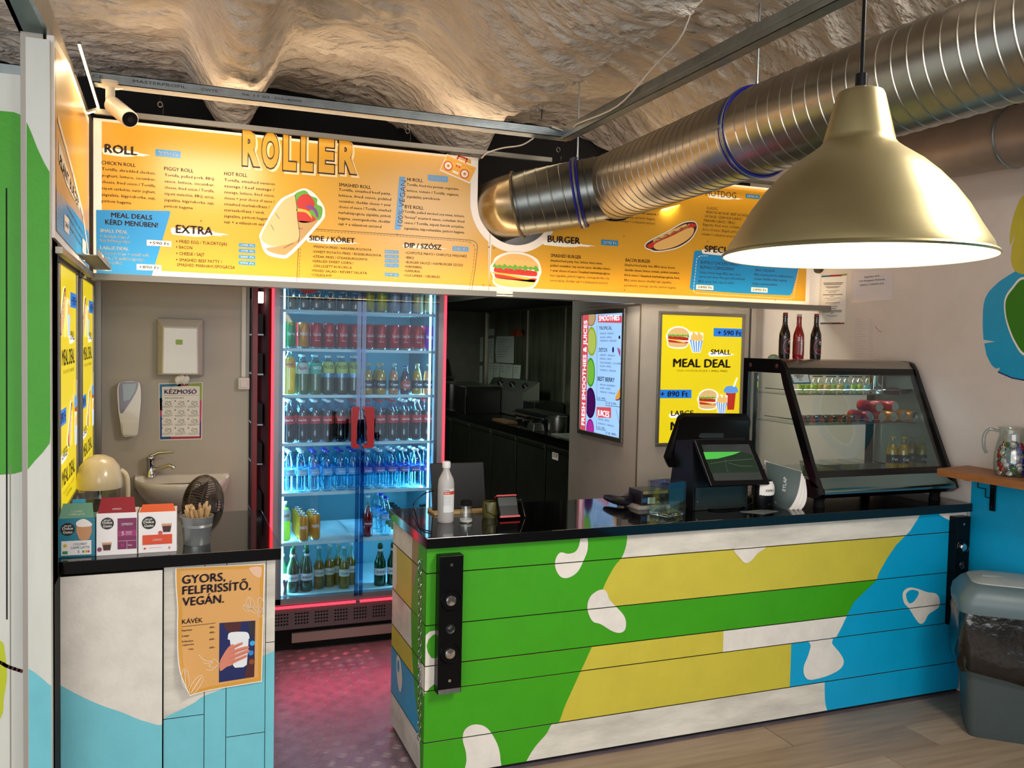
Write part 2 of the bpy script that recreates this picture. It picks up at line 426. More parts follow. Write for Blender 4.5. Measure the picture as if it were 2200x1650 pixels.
# ---- walls
b = B(); b.box(RX, RX+.12, -2.5, 5.2, 0, 3.3, m_wallr)
wr = struct('wall_right', b)
frR = Fr((RX, 0, 0), (0, -1, 0), (0, 0, 1), (-1, 0, 0))
b = B(); b.rect(frR, -3.15, 0, 2.4, 1.115, m_blue, 1)
c6 = crop(2.54, 2080, 400)
def rp(pts): return [frR.uv(*c6(*p)) for p in pts]
b.poly(frR, cat(rp([(500, 120), (400, 40), (305, 50), (262, 125), (236, 215), (227, 300)]), 5, False)+rp([(232, 322), (262, 250), (240, 330)])+cat(rp([(234, 400), (243, 440), (262, 466), (310, 479), (420, 440), (520, 300)]), 5, False), m_olive, 2)
b.poly(frR, rp([(262, 462), (215, 490)])+cat(rp([(170, 520), (112, 578), (86, 640), (80, 740), (84, 838)]), 5, False)+rp([(150, 848), (88, 858)])+cat(rp([(100, 920), (126, 972), (152, 996)]), 4, False)+rp([(175, 990), (165, 1012)])+cat(rp([(240, 1042), (305, 1055), (400, 1040), (500, 900), (540, 640), (450, 470), (340, 452)]), 5, False), m_blue, 1)
b.poly(frR, cat(rp([(305, 495), (240, 550), (200, 615), (200, 700), (222, 785), (256, 862), (305, 925), (400, 930), (470, 760), (430, 560)]), 5), m_wprint, 2)
b.poly(frR, cat(rp([(308, 508), (246, 560), (208, 622), (208, 700), (230, 780), (264, 855), (310, 912), (395, 915), (460, 755), (422, 570)]), 5), mat('leaf_green', '2c7a08', .5), 3)
b.line(frR, rp([(165, 1014), (240, 1046), (305, 1058), (400, 1044)]), .006, mat('leaf_outline', '0a1a6a', .5), 3)
struct('mural_leaves', b, parent=wr)
# plaster paper notes on the right wall come later
b = B()
b.box(2.77, RX, WY, WY+.10, 0, 2.6, m_panel)                    # wall with the meal deal poster
b.box(2.77, 2.87, WY+.10, 5.84, 0, 2.6, m_panel)
wb = struct('wall_back', b)
b = B(); b.box(3.60, 3.618, WY-.006, WY, .5, 2.5, mat('seam_dark', '4d463e', .8)); b.box(3.61, 3.64, WY-.02, WY-.0005, .5, 2.5, m_panel); b.box(2.765, 2.772, WY-.004, WY+.004, .3, 2.4, mat('corner_grime', '6a5a44', .8, grime=.6))
struct('panel_cover_strip', b, parent=wb)
b = B(); b.box(LX-.1, .392, 4.845, 4.91, 0, 2.75, mat('washroom_panel', 'aaa193', .45, grime=.2, gscale=3, gcol='968c7e'))
wh = struct('wall_washroom', b)
b = B(); b.box(LX-.06, LX, 2.985, 4.845, 0, 2.75, mat('side_panel', 'b0a79c', .5)); b.box(LX, LX+.035, 4.80, 4.845, .9, 2.0, m_alu)
wl2 = struct('wall_left_inner', b)
b = B(); b.box(-1.6, 4.6, 5.02, 5.1, 2.13, 3.3, m_dark); b.box(-.4, 3.7, 4.92, 5.02, 2.11, 2.16, m_dark)
struct('wall_upper', b)
# kitchen shell
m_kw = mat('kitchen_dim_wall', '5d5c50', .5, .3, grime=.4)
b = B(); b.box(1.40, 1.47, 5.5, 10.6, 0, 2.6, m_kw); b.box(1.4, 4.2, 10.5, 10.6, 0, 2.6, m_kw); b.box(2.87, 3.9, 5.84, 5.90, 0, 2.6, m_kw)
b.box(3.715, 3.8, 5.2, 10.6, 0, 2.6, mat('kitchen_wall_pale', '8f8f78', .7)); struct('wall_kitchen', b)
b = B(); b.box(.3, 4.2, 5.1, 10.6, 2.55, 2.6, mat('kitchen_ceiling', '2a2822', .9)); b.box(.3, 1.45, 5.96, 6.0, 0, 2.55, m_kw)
struct('ceiling_kitchen', b)
# left wall and pillar with mural
frL = Fr((0, 3.0, 0), (1, 0, 0), (0, 0, 1), (0, -1, 0))
frP = Fr((0, 2.955, 0), (1, 0, 0), (0, 0, 1), (0, -1, 0))
m_lw = mat('left_wall_white', 'd3d4cb', .5, grime=.25, gscale=4, gcol='b0ab9c', stretch=(3, 1, .5))
zt = atY(80, 82, 2.955).z
xp0, xp1 = atY(57, 600, 2.955).x, atY(108, 600, 2.955).x
b = B(); b.box(-2.4, xp0+.03, 3.0, 3.08, 0, atY(30, 160, 3.0).z, m_lw)
wl = struct('wall_left', b)
b = B()
gp = [(-60, 255), (0, 238), (30, 240), (58, 252), (80, 300), (108, 380), (110, 640), (112, 880), (106, 955), (80, 985), (50, 1012), (20, 1020), (-60, 1010)]
gp = [(-500, 240), (-100, 230), (0, 238), (30, 241), (58, 252)]+[(58, 300), (58, 1010)]+[(30, 1018), (0, 1020), (-100, 1010), (-500, 1000)]
b.polyp(frL, gp, m_green, 1)
b.polyp(frL, cat([(-300, 1380), (-60, 1370), (0, 1376), (10, 1400), (15, 1450), (8, 1500), (0, 1545), (-60, 1600), (-300, 1560)], 4), mat('lime_paint', 'b9c31a', .5), 1)
b.linep(frL, cat([(-60, 1402), (0, 1423), (15, 1431), (47, 1442)], 4, False), .010, mat('maroon_line', '4d1016', .6), 2)
b.polyp(frL, [(-500, 1640), (57, 1440), (57, 2100), (-500, 2100)], m_lblue, -3)
struct('wall_mural', b, parent=wl)
b = B(); b.linep(frL, [(14, 405), (15, 1330)], .004, m_dark, 2); b.linep(frL, [(22, 1000), (23, 1650)], .003, mat('seam', '8d8a7e', .8), 2)
struct('board_seam', b, parent=wl)
b = B(); b.box(xp0, xp1, 2.955, 3.13, 0, zt, m_lw)
wp = struct('trim_1', b)
b = B()
pl = [frP.uv(*p) for p in [(57, 262), (66, 282), (80, 318), (95, 350), (108, 372), (109, 640), (111, 880), (107, 952), (92, 972), (75, 990), (57, 1012)]]
b.poly(frP, clip(pl, xp0+.001, xp1-.001, 0, 3), m_green, 1)
pl = [frP.uv(*p) for p in [(45, 1436), (60, 1436), (75, 1445), (90, 1457), (104, 1470), (112, 1474), (115, 2100), (45, 2100)]]
b.poly(frP, clip(pl, xp0+.001, xp1-.001, 0.0, 3), m_lblue, 1)
struct('pillar_mural', b, parent=wp)
b = B(); b.box(xp1, LX+.005, 3.00, 3.14, 0, 2.6, mat('chipboard_edge', '6a5c4a', .9, grime=.6, gscale=60)); b.box(xp1+.004, -.335, 3.0, 3.15, 0, .92, m_dark)
struct('trim_2', b)

# ================================================================== STEEL PROFILES
def profile_x(x0, x1, y0, z0, h, d, mt):
    """C-profile lying along X: front face with ribs, bottom flange"""
    b = B(); t = .003
    b.box(x0, x1, y0, y0+t, z0, z0+h, mt); b.box(x0, x1, y0, y0+d, z0, z0+t, mt); b.box(x0, x1, y0, y0+d, z0+h-t, z0+h, mt)
    for k in (.2, .38, .62, .8): b.box(x0, x1, y0-.0022, y0, z0+h*k-.0018, z0+h*k+.0018, mt)
    return b
ra, rbb = atY(0, 134, 3.9), atY(1225, 290, 3.9)
t = thing('ceiling_rail', 'long galvanised steel ceiling rail running above the yellow menu board', 'rail', (0, 3.9, 2.707))
part('rail_profile', profile_x(-.30, 1.83, 3.9, 2.714, .042, .075, m_galv), t)
b = B(); fr = Fr((0, 3.9, 0), (1, 0, 0), (0, 0, 1), (0, -1, 0)); mk = mat('stamp_ink', '2b3036', .6)

for t_, x0_, x1_, h_ in (('AISI  CE', 153, 222, .012), ('MASTERPROFIL', 286, 400, .011), ('CW75', 432, 467, .010), ('06 11 02  DS-4000', 520, 648, .009)):
    ua_, ub_ = atY(x0_, 170, 3.9).x, atY(x1_, 170, 3.9).x; b.tx(fr, t_, ua_, 2.731, h_, mk, w=ub_-ua_, lay=6, bold=0)
part('stamped_text', b, t)
t = thing('ceiling_rail', 'short galvanised rail above the green mural at the left edge', 'rail', (-1.2, 3.4, 2.55))
pr0 = atY(0, 134, 3.45)
part('rail_profile', profile_x(-1.9, atY(58, 150, 3.45).x-.01, 3.45, pr0.z-.045, .045, .06, m_galv), t)
# beam along Y from the rail towards the viewer
t = thing('ceiling_beam', 'galvanised steel beam running from the rail towards the viewer above the duct', 'beam', (1.79, 2.6, 2.70))
b = B(); x0 = 1.765
b.box(x0, x0+.002, 1.2, 3.9, 2.70, 2.757, m_galv); b.box(x0, x0+.05, 1.2, 3.9, 2.70, 2.702, m_galv); b.box(x0+.048, x0+.05, 1.2, 3.9, 2.702, 2.757, m_galv); b.box(x0-.003, x0, 1.2, 3.9, 2.722, 2.728, m_galv)
part('beam_profile', b, t)
# stud at the top left
pa, pb_, pc, pd = atZ(105, 87, 2.6), atZ(57, -10, 2.6), atZ(43, 73, 2.6), atZ(5, -10, 2.6)
t = thing('ceiling_stud', 'wide steel stud running forward from the top of the left pillar', 'beam', (pa.x, 2.3, 2.6))
b = B()
def slab(b, q, z0, z1, m): b.add([(p.x, p.y, z0) for p in q]+[(p.x, p.y, z1) for p in q], [(0, 1, 2, 3), (4, 5, 6, 7), (0, 1, 5, 4), (1, 2, 6, 5), (2, 3, 7, 6), (3, 0, 4, 7)], m)
dv = (pb_-pa); e1 = pa+dv*3.5; e2 = pc+(pd-pc)*3.5
slab(b, [pa, e1, e2, pc], 2.6, 2.603, mat('stud_steel', '5f7470', .4, .6)); 
fl = V3((.012, 0, 0)); slab(b, [pa, e1, e1+fl, pa+fl], 2.6, 2.68, m_galv); slab(b, [pc, e2, e2+fl, pc+fl], 2.6, 2.68, m_galv)
part('stud_profile', b, t)
# hanger wires
def hanger(px, y0, y1, Y, lab):
    a, c = atY(px, y0, Y), atY(px+2, y1, Y); t = thing('hanger_wire', lab, 'wire', c, 0, 'ceiling hanger wires')
    b = B(); zm = c.z+(a.z-c.z)*.55
    b.tube([(a.x, Y, a.z+.06), (a.x, Y, zm+.015)], .0022, m_matt, 6); b.tube([(c.x+.01, Y, zm), (c.x+.008, Y, c.z)], .0022, m_matt, 6)
    b.tube([(a.x+.010*cos(q*PI/5), Y, zm+.012*sin(q*PI/5)) for q in range(11)], .002, mat('wire_steel', '777067', .4, .8), 6)
    part('wire', b, t); return t
hanger(344, 205, 248, 4.25, 'thin hanger wire behind the security camera end of the board')
hanger(876, 262, 305, 4.25, 'thin hanger wire with hook above the smashed roll text')
hanger(1158, 215, 255, 3.8, 'bent hanger wire just left of where rail and beam meet')
hanger(1200, 303, 345, 4.2, 'hanger wires dropping behind the elbow of the duct')
# ================================================================== MENU BOARDS
m_yel = mat('board_yellow', 'd09a26', .28, spec=.5)
m_bwhite = mat('board_white', 'efe4dc', .3)
m_bblue = mat('board_blue', '1a86c8', .28)
m_bun = mat('ink_bun', 'e0b268', .5); m_bun2 = mat('ink_bun_dark', 'b98a48', .5); m_red = mat('ink_red', 'c0281a', .5); m_dred = mat('ink_dark_red', '7c1410', .5)
m_let = mat('ink_lettuce', '5fa02c', .5); m_chz = mat('ink_cheese', 'f0ad3c', .5); m_tor = mat('ink_tortilla', 'd3b078', .5); m_tor2 = mat('ink_tortilla_shade', 'b8925a', .5)
m_pur = mat('ink_purple', '7a3a86', .5); m_pink = mat('ink_pink', 'd2607a', .5)
frB = Fr((0, BY, 0), (1, 0, 0), (0, 0, 1), (0, -1, 0))
C1 = crop(2.946, 100, 60); C2 = crop(4.124, 560, 240); C3 = crop(4.124, 1000, 300); C4 = crop(2.75, 1400, 360)
def pts(C, *xy): return [C(xy[i], xy[i+1]) for i in range(0, len(xy), 2)]
def box_uv(u, v, w, h): return lambda *xy: [(u+xy[i]*w, v+xy[i+1]*h) for i in range(0, len(xy), 2)]
def offs(P, k):
    cx = sum(p[0] for p in P)/len(P); cy = sum(p[1] for p in P)/len(P); o = []
    n = len(P)
    for i in range(n):
        a, c = P[i-1], P[(i+1) % n]; dx, dy = c[0]-a[0], c[1]-a[1]; l = math.hypot(dx, dy) or 1
        nx, ny = dy/l, -dx/l
        if (P[i][0]-cx)*nx+(P[i][1]-cy)*ny < 0: nx, ny = -nx, -ny
        o.append((P[i][0]+nx*k, P[i][1]+ny*k))
    return o
def burger(b, fr, u, v, w, h, lay=3, E=''):
    def m(n): return MATS[n+E]
    q = box_uv(u, v, w, h); k = w*.03
    out = cat(q(.02, .42, .0, .55, .06, .7, .1, .82, .25, .94, .45, 1, .7, .97, .9, .85, .97, .7, 1, .5, .97, .38, .92, .18, .8, .02, .5, -.02, .2, .02, .07, .12, .06, .3), 4)
    b.poly(fr, offs(out, k*.7), m('board_white'), lay)
    b.poly(fr, cat(q(.08, .62, .14, .8, .3, .93, .5, .97, .72, .93, .88, .8, .94, .6, .5, .56), 4), m('ink_bun'), lay+1)
    b.poly(fr, cat(q(.1, .26, .08, .14, .2, .05, .5, .02, .78, .05, .88, .14, .88, .26, .5, .24), 4), m('ink_bun'), lay+1)
    b.poly(fr, cat(q(.06, .5, .1, .57, .3, .55, .6, .54, .9, .5, .93, .42, .88, .36, .5, .38, .1, .42), 4), m('ink_red'), lay+1)
    b.poly(fr, cat(q(.08, .34, .1, .38, .5, .33, .9, .3, .9, .23, .84, .19, .5, .22, .12, .26), 4), m('ink_red'), lay+1)
    b.poly(fr, q(.0, .42, .3, .4, .85, .3, .72, .25, .3, .345, .05, .38), m('ink_cheese'), lay+2)
    z = [(.03, .56)]
    for i in range(9): z += [(.06+i*.105, .67-(i % 2)*.03), (.11+i*.105, .60)]
    z += [(.97, .52)]
    for i in range(8): z += [(.9-i*.11, .49+(i % 2)*.035), (.85-i*.11, .56)]
    b.poly(fr, q(*[c for p in z for c in p]), m('ink_lettuce'), lay+3)
    for i in range(9):
        b.poly(fr, q(*[c for p in [(.3+.06*i, .8+.05*(i % 2)), (.325+.06*i, .82+.05*(i % 2)), (.315+.06*i, .79+.05*(i % 2))] for c in p]), m('ink_bun_dark'), lay+2)
    for i in range(10): b.disc(fr, *q(.15+.08*i, .45+.02*(i % 2))[0], w*.012, m('ink_dark_red'), lay+2, n=6)
def hotdog(b, fr, u, v, w, h, lay=3, E=''):
    def m(n): return MATS[n+E]
    q = box_uv(u, v, w, h)
    body = cat(q(.0, .08, .02, .2, .14, .34, .3, .5, .5, .7, .7, .92, .84, 1.0, .96, 1, 1, .86, .96, .66, .86, .42, .66, .18, .42, .04, .2, -.02, .1, .02), 4)
    b.poly(fr, offs(body, w*.02), m('board_white'), lay); b.poly(fr, body, m('brown_ink'), lay+1)
    b.poly(fr, offs(cat(q(.03, .08, .04, .18, .5, .66, .84, .96, .95, .97, .97, .86, .6, .45, .14, .06), 4), -w*.008), m('ink_red'), lay+2)
    b.poly(fr, cat(q(.15, .12, .22, .26, .5, .5, .8, .78, .93, .82, .93, .64, .82, .42, .62, .2, .4, .06, .22, .02), 4), m('ink_bun'), lay+3)
    b.poly(fr, cat(q(.14, .32, .3, .5, .6, .78, .76, .92, .78, .86, .5, .58, .2, .3), 4), m('ink_bun'), lay+3)
    zz = [(.16+.075*i, .26+.066*i+(.07 if i % 2 else -.01)) for i in range(10)]
    b.line(fr, cat(q(*[c for p in zz for c in p]), 4, False), w*.022, m('ink_tortilla'), lay+4)
def fries(b, fr, u, v, w, h, lay=3, E=''):
    def m(n): return MATS[n+E]
    q = box_uv(u, v, w, h)
    b.poly(fr, q(.1, 1.02, .95, .96, .95, .6, .8, -.03, .25, -.03, .0, .62), m('board_white'), lay)
    for i in range(9):
        x = .12+.085*i; t = .06*((i*7) % 4)
        b.poly(fr, q(x, .5, x+.09, .5, x+.12, .88+t-.05, x+.02, .9+t-.05), m('ink_cheese' if i % 2 else 'ink_bun'), lay+1)
    b.poly(fr, q(.06, .62, .5, .52, .92, .58, .76, .0, .28, .0), m('fries_blue'), lay+2)
    for i in range(4): b.poly(fr, q(.16+.19*i, .59-.02*i, .24+.19*i, .57, .36+.12*i, .01, .31+.12*i, .01), m('board_white'), lay+3)
def cup(b, fr, u, v, w, h, lay=3, E=''):
    def m(n): return MATS[n+E]
    q = box_uv(u, v, w, h)
    b.poly(fr, q(.14, .68, .86, .68, .76, 0, .3, 0), m('ink_red'), lay+1)
    b.poly(fr, cat(q(.02, .62, .04, .74, .2, .82, .5, .84, .8, .82, .96, .74, .98, .62, .5, .58), 4), m('fries_blue'), lay+2)
    b.poly(fr, q(.62, .8, .74, .8, .96, 1.12, .88, 1.14), m('board_white'), lay+2)
mat('fries_blue', '6fa6dc', .5)
def brush(b, fr, a, c, m, lay):
    """ragged paint stroke between two pixels (top-left, bottom-right)"""
    (u0, v1), (u1, v0) = fr.uv(*a), fr.uv(*c); w, h = u1-u0, v1-v0
    P = [(0, .95), (.3, 1), (.6, .86), (.75, .8), (.72, .7), (.9, .62), (1, .5), (.85, .42), (.88, .3), (.7, .3), (.6, .12), (.4, .0), (.2, .06), (.02, .12), (-.01, .5)]
    b.poly(fr, [(u0+x*w, v0+y*h) for x, y in P], m, lay)
def tag(b, fr, t, a, c, mback, mtext, lay=3):
    b.rectp(fr, a, c, mback, lay); (u0, v1), (u1, v0) = fr.uv(*a), fr.uv(*c); h = v1-v0
    b.tx(fr, t, (u0+u1)/2, v0+h*.26, h*.5, mtext, w=(u1-u0)*.82, lay=lay+1, bold=.02, al='c')

ZB, ZT = 1.965, 2.662
XL, XR = -.322, 3.64
nc, nr_, nz = 1.695, .215, 2.44
XS = 1.553
board = thing('menu_board', 'long warm-lit yellow menu board hanging over the counter, cut out around the duct', 'menu board', (1.6, BY, ZB))
arc = [(nc+nr_*cos(a), nz+nr_*sin(a)) for a in [PI+PI*i/24 for i in range(25)]]
nx0 = nc-nr_
arcL = [p for p in arc if p[0] <= XS]; arcR = [p for p in arc if p[0] > XS]
zc = nz-math.sqrt(nr_**2-(XS-nc)**2)
left = [(XL, ZB), (XS-.0015, ZB), (XS-.0015, zc)]+arcL[::-1][1:]+[(nx0, nz), (nx0, ZT), (XL, ZT)]
right = [(XS+.0015, ZB), (XR, ZB), (XR, ZT), (nc+nr_, ZT), (nc+nr_, nz)]+arcR[::-1][1:]+[(XS+.0015, zc)]
b = B(); b.prism(left, BY, BY+.012, m_bwhite); part('panel', b, board)
b = B(); b.prism(right, BY, BY+.012, m_bwhite); part('panel', b, board)
g = .040
def arcg(x0, x1, k=20):
    R2 = nr_+g; a = []
    for i in range(41):
        t = PI+PI*i/40; x, z = nc+R2*cos(t), nz+R2*sin(t)
        if x0 <= x <= x1: a.append((x, z))
    return a
gl = arcg(-9, XS-.001); gr = arcg(XS+.001, 9)
YB, YT = ZB+.036, ZT-.012
yelL = [(XL+.034, YB), (XS-.001, YB)]+gl[::-1]+[(nc-nr_-g, YT), (XL+.034, YT)]
yelR = [(XS+.001, YB), (XR-.03, YB), (XR-.03, YT), (nc+nr_+g, YT)]+gr[::-1]
b = B(); b.poly(frB, yelL, m_yel, 1); b.poly(frB, yelR, m_yel, 1)
b.polyp(frB, pts(C1, 314, 1152, 775, 1158, 785, 1166, 780, 1185, 664, 1577, 316, 1560), m_bblue, 2)
b.polyp(frB, cat(pts(C4, 262, 490, 560, 505, 850, 560, 868, 590, 830, 740, 815, 756, 500, 742, 235, 722, 224, 712, 250, 500), 1), m_bblue, 2)
part('printed_background', b, board)

def blk(name, fn, parent=None):
    b = B(); fn(b); part(name, b, parent or board)
K = m_dbrown; KT = m_tan
def f(b):
    fr = frB
    brush(b, fr, C1(355, 757), C1(660, 832), m_wprint, 2); b.txp(fr, 'ROLL', C1(370, 788), C1(572, 800), 18, K, 3, .046)
    b.txp(fr, "CHICK'N ROLL", C1(348, 862), C1(563, 878), 7.4, K, 2, .02)
    b.para(fr, ['Tortilla, shredded chicken,', 'yoghurt, lettuce, cucumber,', 'cheese, fried onion / Tortilla,', 'tépett csirkehús, natúr joghurt,', 'jégsaláta, kígyóuborka, sajt,', '~pirított hagyma'], C1(350, 900), C1(690, 925), C1(353, 1103), 6, K)
    b.txp(fr, 'PIGGY ROLL', C1(745, 900), C1(930, 913), 7.4, K, 2, .02)
    b.para(fr, ['Tortilla, pulled pork, BBQ', 'sauce, lettuce, cucumber,', 'cheese, fried onion / Tortilla,', 'tépett malachús, BBQ szósz,', 'jégsaláta, kígyóuborka, sajt,', '~pirított hagyma'], C1(747, 938), C1(1062, 960), C1(745, 1135), 6, K)
    b.txp(fr, 'HOT ROLL', C1(1125, 932), C1(1270, 943), 7.4, K, 2, .02)
    b.para(fr, ['Tortilla, smashed venison', 'sausage / beef sausage /', 'sausage, lettuce, fried onion,', 'cheese + your choice of sauce /', '~smashed marhakolbász /', '~szarvaskolbász / virsli,', '~jégsaláta, pirított hagyma,', '~sajt + a választott szószod'], C1(1125, 970), C1(1443, 992), C1(1115, 1235), 6, K)
    b.txp(fr, 'SMASHED ROLL', C2(693, 660), C2(976, 672), 7, K, 2, .02)
    b.para(fr, ['Tortilla, smashed beef patty,', 'lettuce, fried onion, pickled', 'cucumber, cheddar cheese + your', 'choice of sauce / Tortilla, smashed', 'marhahúspogácsa, jégsaláta, pirított', 'hagyma, csemegeuborka, cheddar', '~sajt + a választott szószod'], C2(692, 700), C2(1155, 740), C2(672, 1003), 5.6, K)
    b.txp(fr, 'HI ROLL', C2(1298, 613), C2(1437, 622), 7, K, 2, .02)
    b.para(fr, ['Tortilla, fried rice protein, vegenaise,', 'lettuce, tomato / Tortilla, veganéz,', '~jégsalaláta, paradicsom'], C2(1295, 655), C2(1758, 700), C2(1283, 760), 5.4, K)
    b.txp(fr, 'BYE ROLL', C2(1277, 855), C2(1443, 865), 7, K, 2, .02)
    b.para(fr, ['Tortilla, pulled smoked soy meat, lettuce,', '"honey" mustard sauce, coleslaw, fried', 'onion / Tortilla, tépett füstölt szójahús,', '~jégsalaláta, káposztasaláta, pirított hagyma'], C2(1273, 895), C2(1805, 940), C2(1257, 1042), 5.4, K)
blk('lettering_rolls', f)
def ptag(*a):
    b = B(); tag(b, frB, *a); part('price_tag', b, board)
ptag('2990 Ft', C1(690, 767), C1(848, 825), m_bblue, m_wprint); ptag('3190 Ft', C2(1482, 558), C2(1657, 626), m_bblue, m_wprint)
for i, (s, y) in enumerate((('490 Ft', 1377), ('490 Ft', 1413), ('200 Ft', 1451), ('990 Ft', 1490))): ptag(s, C1(1217, y-14), C1(1320, y+13), m_bblue, m_wprint)
for s, y in (('1190 Ft', 1244), ('1390 Ft', 1285), ('1190 Ft', 1325), ('1190 Ft', 1364), ('990 Ft', 1446)): ptag(s, C2(1100, y-19), C2(1222, y+17), m_bblue, m_wprint)
ptag('300 Ft', C2(1700, 1192), C2(1840, 1241), m_bblue, m_wprint); ptag('2890 Ft', C3(1202, 886), C3(1350, 943), m_bblue, m_wprint); ptag('2890 Ft', C4(555, 155), C4(637, 187), m_bblue, m_wprint)
ptag('+590 Ft', C1(635, 1341), C1(790, 1386), m_wprint, K, 4); ptag('+890 Ft', C1(571, 1494), C1(727, 1538), m_wprint, K, 4)
ptag('2490 Ft', C4(262, 692), C4(363, 724), m_wprint, K, 4); ptag('2490 Ft', C4(587, 707), C4(683, 739), m_wprint, K, 4)
def f(b):
    fr = frB
    b.polyp(fr, pts(C2, 1230, 575, 1280, 580, 1238, 1047, 1188, 1043), m_bblue, 3)
    u, v = fr.uv(*C2(1240, 1015)); u2, v2 = fr.uv(*C2(1266, 610)); b.tx(fr, '100% VEGAN', u+.008, v, .026, m_wprint, w=v2-v, lay=4, bold=.008, ang=PI/2-.075)
blk('vegan_tag', f)
def f(b):
    fr = frB; W = m_wprint
    b.txp(fr, 'MEAL DEALS', C1(410, 1198), C1(668, 1212), 10, K, 3, .035); b.txp(fr, 'KÉRD MENÜBEN!', C1(372, 1243), C1(705, 1262), 10.5, K, 3, .035)
    b.txp(fr, 'SMALL DEAL', C1(338, 1292), C1(513, 1300), 7, W, 3, .02); b.txp(fr, '+ french fries /', C1(338, 1325), C1(520, 1333), 6.5, W, 3, .012); b.txp(fr, 'hasábburgonya', C1(338, 1352), C1(528, 1362), 6.5, W, 3, .012)
    b.txp(fr, 'LARGE DEAL', C1(340, 1400), C1(520, 1410), 7, W, 3, .02); b.txp(fr, '+ french fries + small soft', C1(342, 1432), C1(648, 1447), 6.5, W, 3, .012); b.txp(fr, 'drink / hasábburgonya', C1(342, 1462), C1(620, 1475), 6.5, W, 3, .012); b.txp(fr, 'és kis üdítő', C1(342, 1491), C1(477, 1496), 6.5, W, 3, .012)
    b.txp(fr, 'BUFFALO CHICKEN WINGS /', C4(290, 568), C4(522, 582), 6.5, K, 3, .0); b.txp(fr, 'BUFFALO CSIRKESZÁRNY', C4(287, 597), C4(488, 607), 6.5, K, 3, 0)
    for i, (s, a, c) in enumerate((('Crispy chicken wings, BBQ sauce, fried', (282, 625), (523, 638)), ('carrots and celery / Ropogós csirkeszárnyak,', (278, 650), (552, 664)), ('BBQ szósz, friss répa és zeller', (275, 678), (487, 688)), ('PORK MELT /', (615, 583), (707, 587)), ('BBQ OLDALAS', (612, 611), (728, 618)), ('BBQ roasted pork ribs, small potatoes,', (607, 638), (835, 652)), ('coleslaw / Sült BBQ oldalas, burgonya,', (602, 663), (800, 675)), ('káposztasaláta', (597, 691), (740, 699)))): b.txp(fr, s, C4(*a), C4(*c), 5, K, 3, 0, 1)
    brush(b, fr, C4(298, 482), C4(560, 530), W, 3); b.txp(fr, 'SPECIAL', C4(312, 497), C4(497, 507), 13, K, 4, .046)
    b.dash(fr, [fr.uv(*C4(*p)) for p in ((330, 522), (285, 522), (266, 535), (245, 730), (262, 742), (800, 775), (835, 770), (868, 600))], .003, W, 4, .016)
blk('lettering_deals', f)
def f(b):
    fr = frB
    brush(b, fr, C1(790, 1262), C1(1155, 1335), m_wprint, 2); b.txp(fr, 'EXTRA', C1(820, 1297), C1(1050, 1310), 17, K, 3, .046)
    for s, a, c in (('+ FRIED EGG / TÜKÖRTOJÁS', (818, 1360), (1143, 1376)), ('+ BACON', (818, 1396), (922, 1401)), ('+ CHEESE / SAJT', (818, 1436), (1000, 1443)), ('+ SMASHED BEEF PATTY /', (818, 1476), (1110, 1488)), ('SMASHED MARHAHÚSPOGÁCSA', (826, 1508), (1192, 1524))): b.txp(fr, s, C1(*a), C1(*c), 6.6, K, 2, .008)
    brush(b, fr, C2(412, 1115), C2(880, 1190), m_wprint, 2); b.txp(fr, 'SIDE / KÖRET', C2(432, 1140), C2(832, 1167), 10.5, K, 3, .04)
    for s, a, c in (('•FRENCH FRIES / HASÁBBURGONYA', (465, 1205), (982, 1240)), ('•SWEET POTATO FRIES / ÉDESBURGONYA', (462, 1250), (1068, 1286)), ('•STEAK FRIES / STEAKBURGONYA', (462, 1293), (945, 1321)), ('•GRILLED SWEET CORN /', (458, 1333), (822, 1353)), ('GRILLEZETT KUKORICA', (468, 1376), (808, 1395)), ('•MIXED SALAD / KEVERT SALÁTA', (452, 1417), (942, 1441)), ('•COLESLAW', (450, 1455), (630, 1466)),
        ('•CHIPOTLE MAYO / CHIPOTLE MAJONÉZ', (1285, 1260), (1827, 1298)), ('•BBQ', (1283, 1302), (1357, 1307)), ('•BURGER SAUCE / HAMBURGER SZÓSZ', (1282, 1343), (1792, 1375)), ('•HANNIBAL', (1277, 1382), (1432, 1393)), ('•SAMURAI', (1274, 1420), (1410, 1430)), ('•CUCUMBER / UBORKÁS', (1270, 1460), (1588, 1480))): b.txp(fr, s, C2(*a), C2(*c), 5.2, K, 2, .006)
    brush(b, fr, C2(1262, 1175), C2(1665, 1232), m_wprint, 2); b.txp(fr, 'DIP / SZÓSZ', C2(1275, 1203), C2(1600, 1226), 10.5, K, 3, .04)
    P = [fr.uv(*C2(*p)) for p in ((470, 1040), (1200, 1088), (1850, 1138))]+cat([fr.uv(*C2(*p)) for p in ((1850, 1138), (1893, 1150), (1915, 1175), (1920, 1210))], 3, False)[1:]+[fr.uv(*C2(*p)) for p in ((1898, 1400), (1868, 1590))]
    b.line(fr, P, .0022, K, 2); P2 = [fr.uv(*C2(*p)) for p in ((470, 1055), (1200, 1102), (1840, 1152), (1885, 1175), (1900, 1215), (1878, 1400), (1845, 1590))]; b.dash(fr, P2, .002, K, 2, .016)
    b.line(fr, [fr.uv(*C2(*p)) for p in ((352, 1080), (335, 1200), (320, 1500))], .0022, K, 2); b.dash(fr, [fr.uv(*C2(*p)) for p in ((365, 1100), (350, 1210), (340, 1490))], .002, K, 2, .016)
blk('lettering_sides', f)
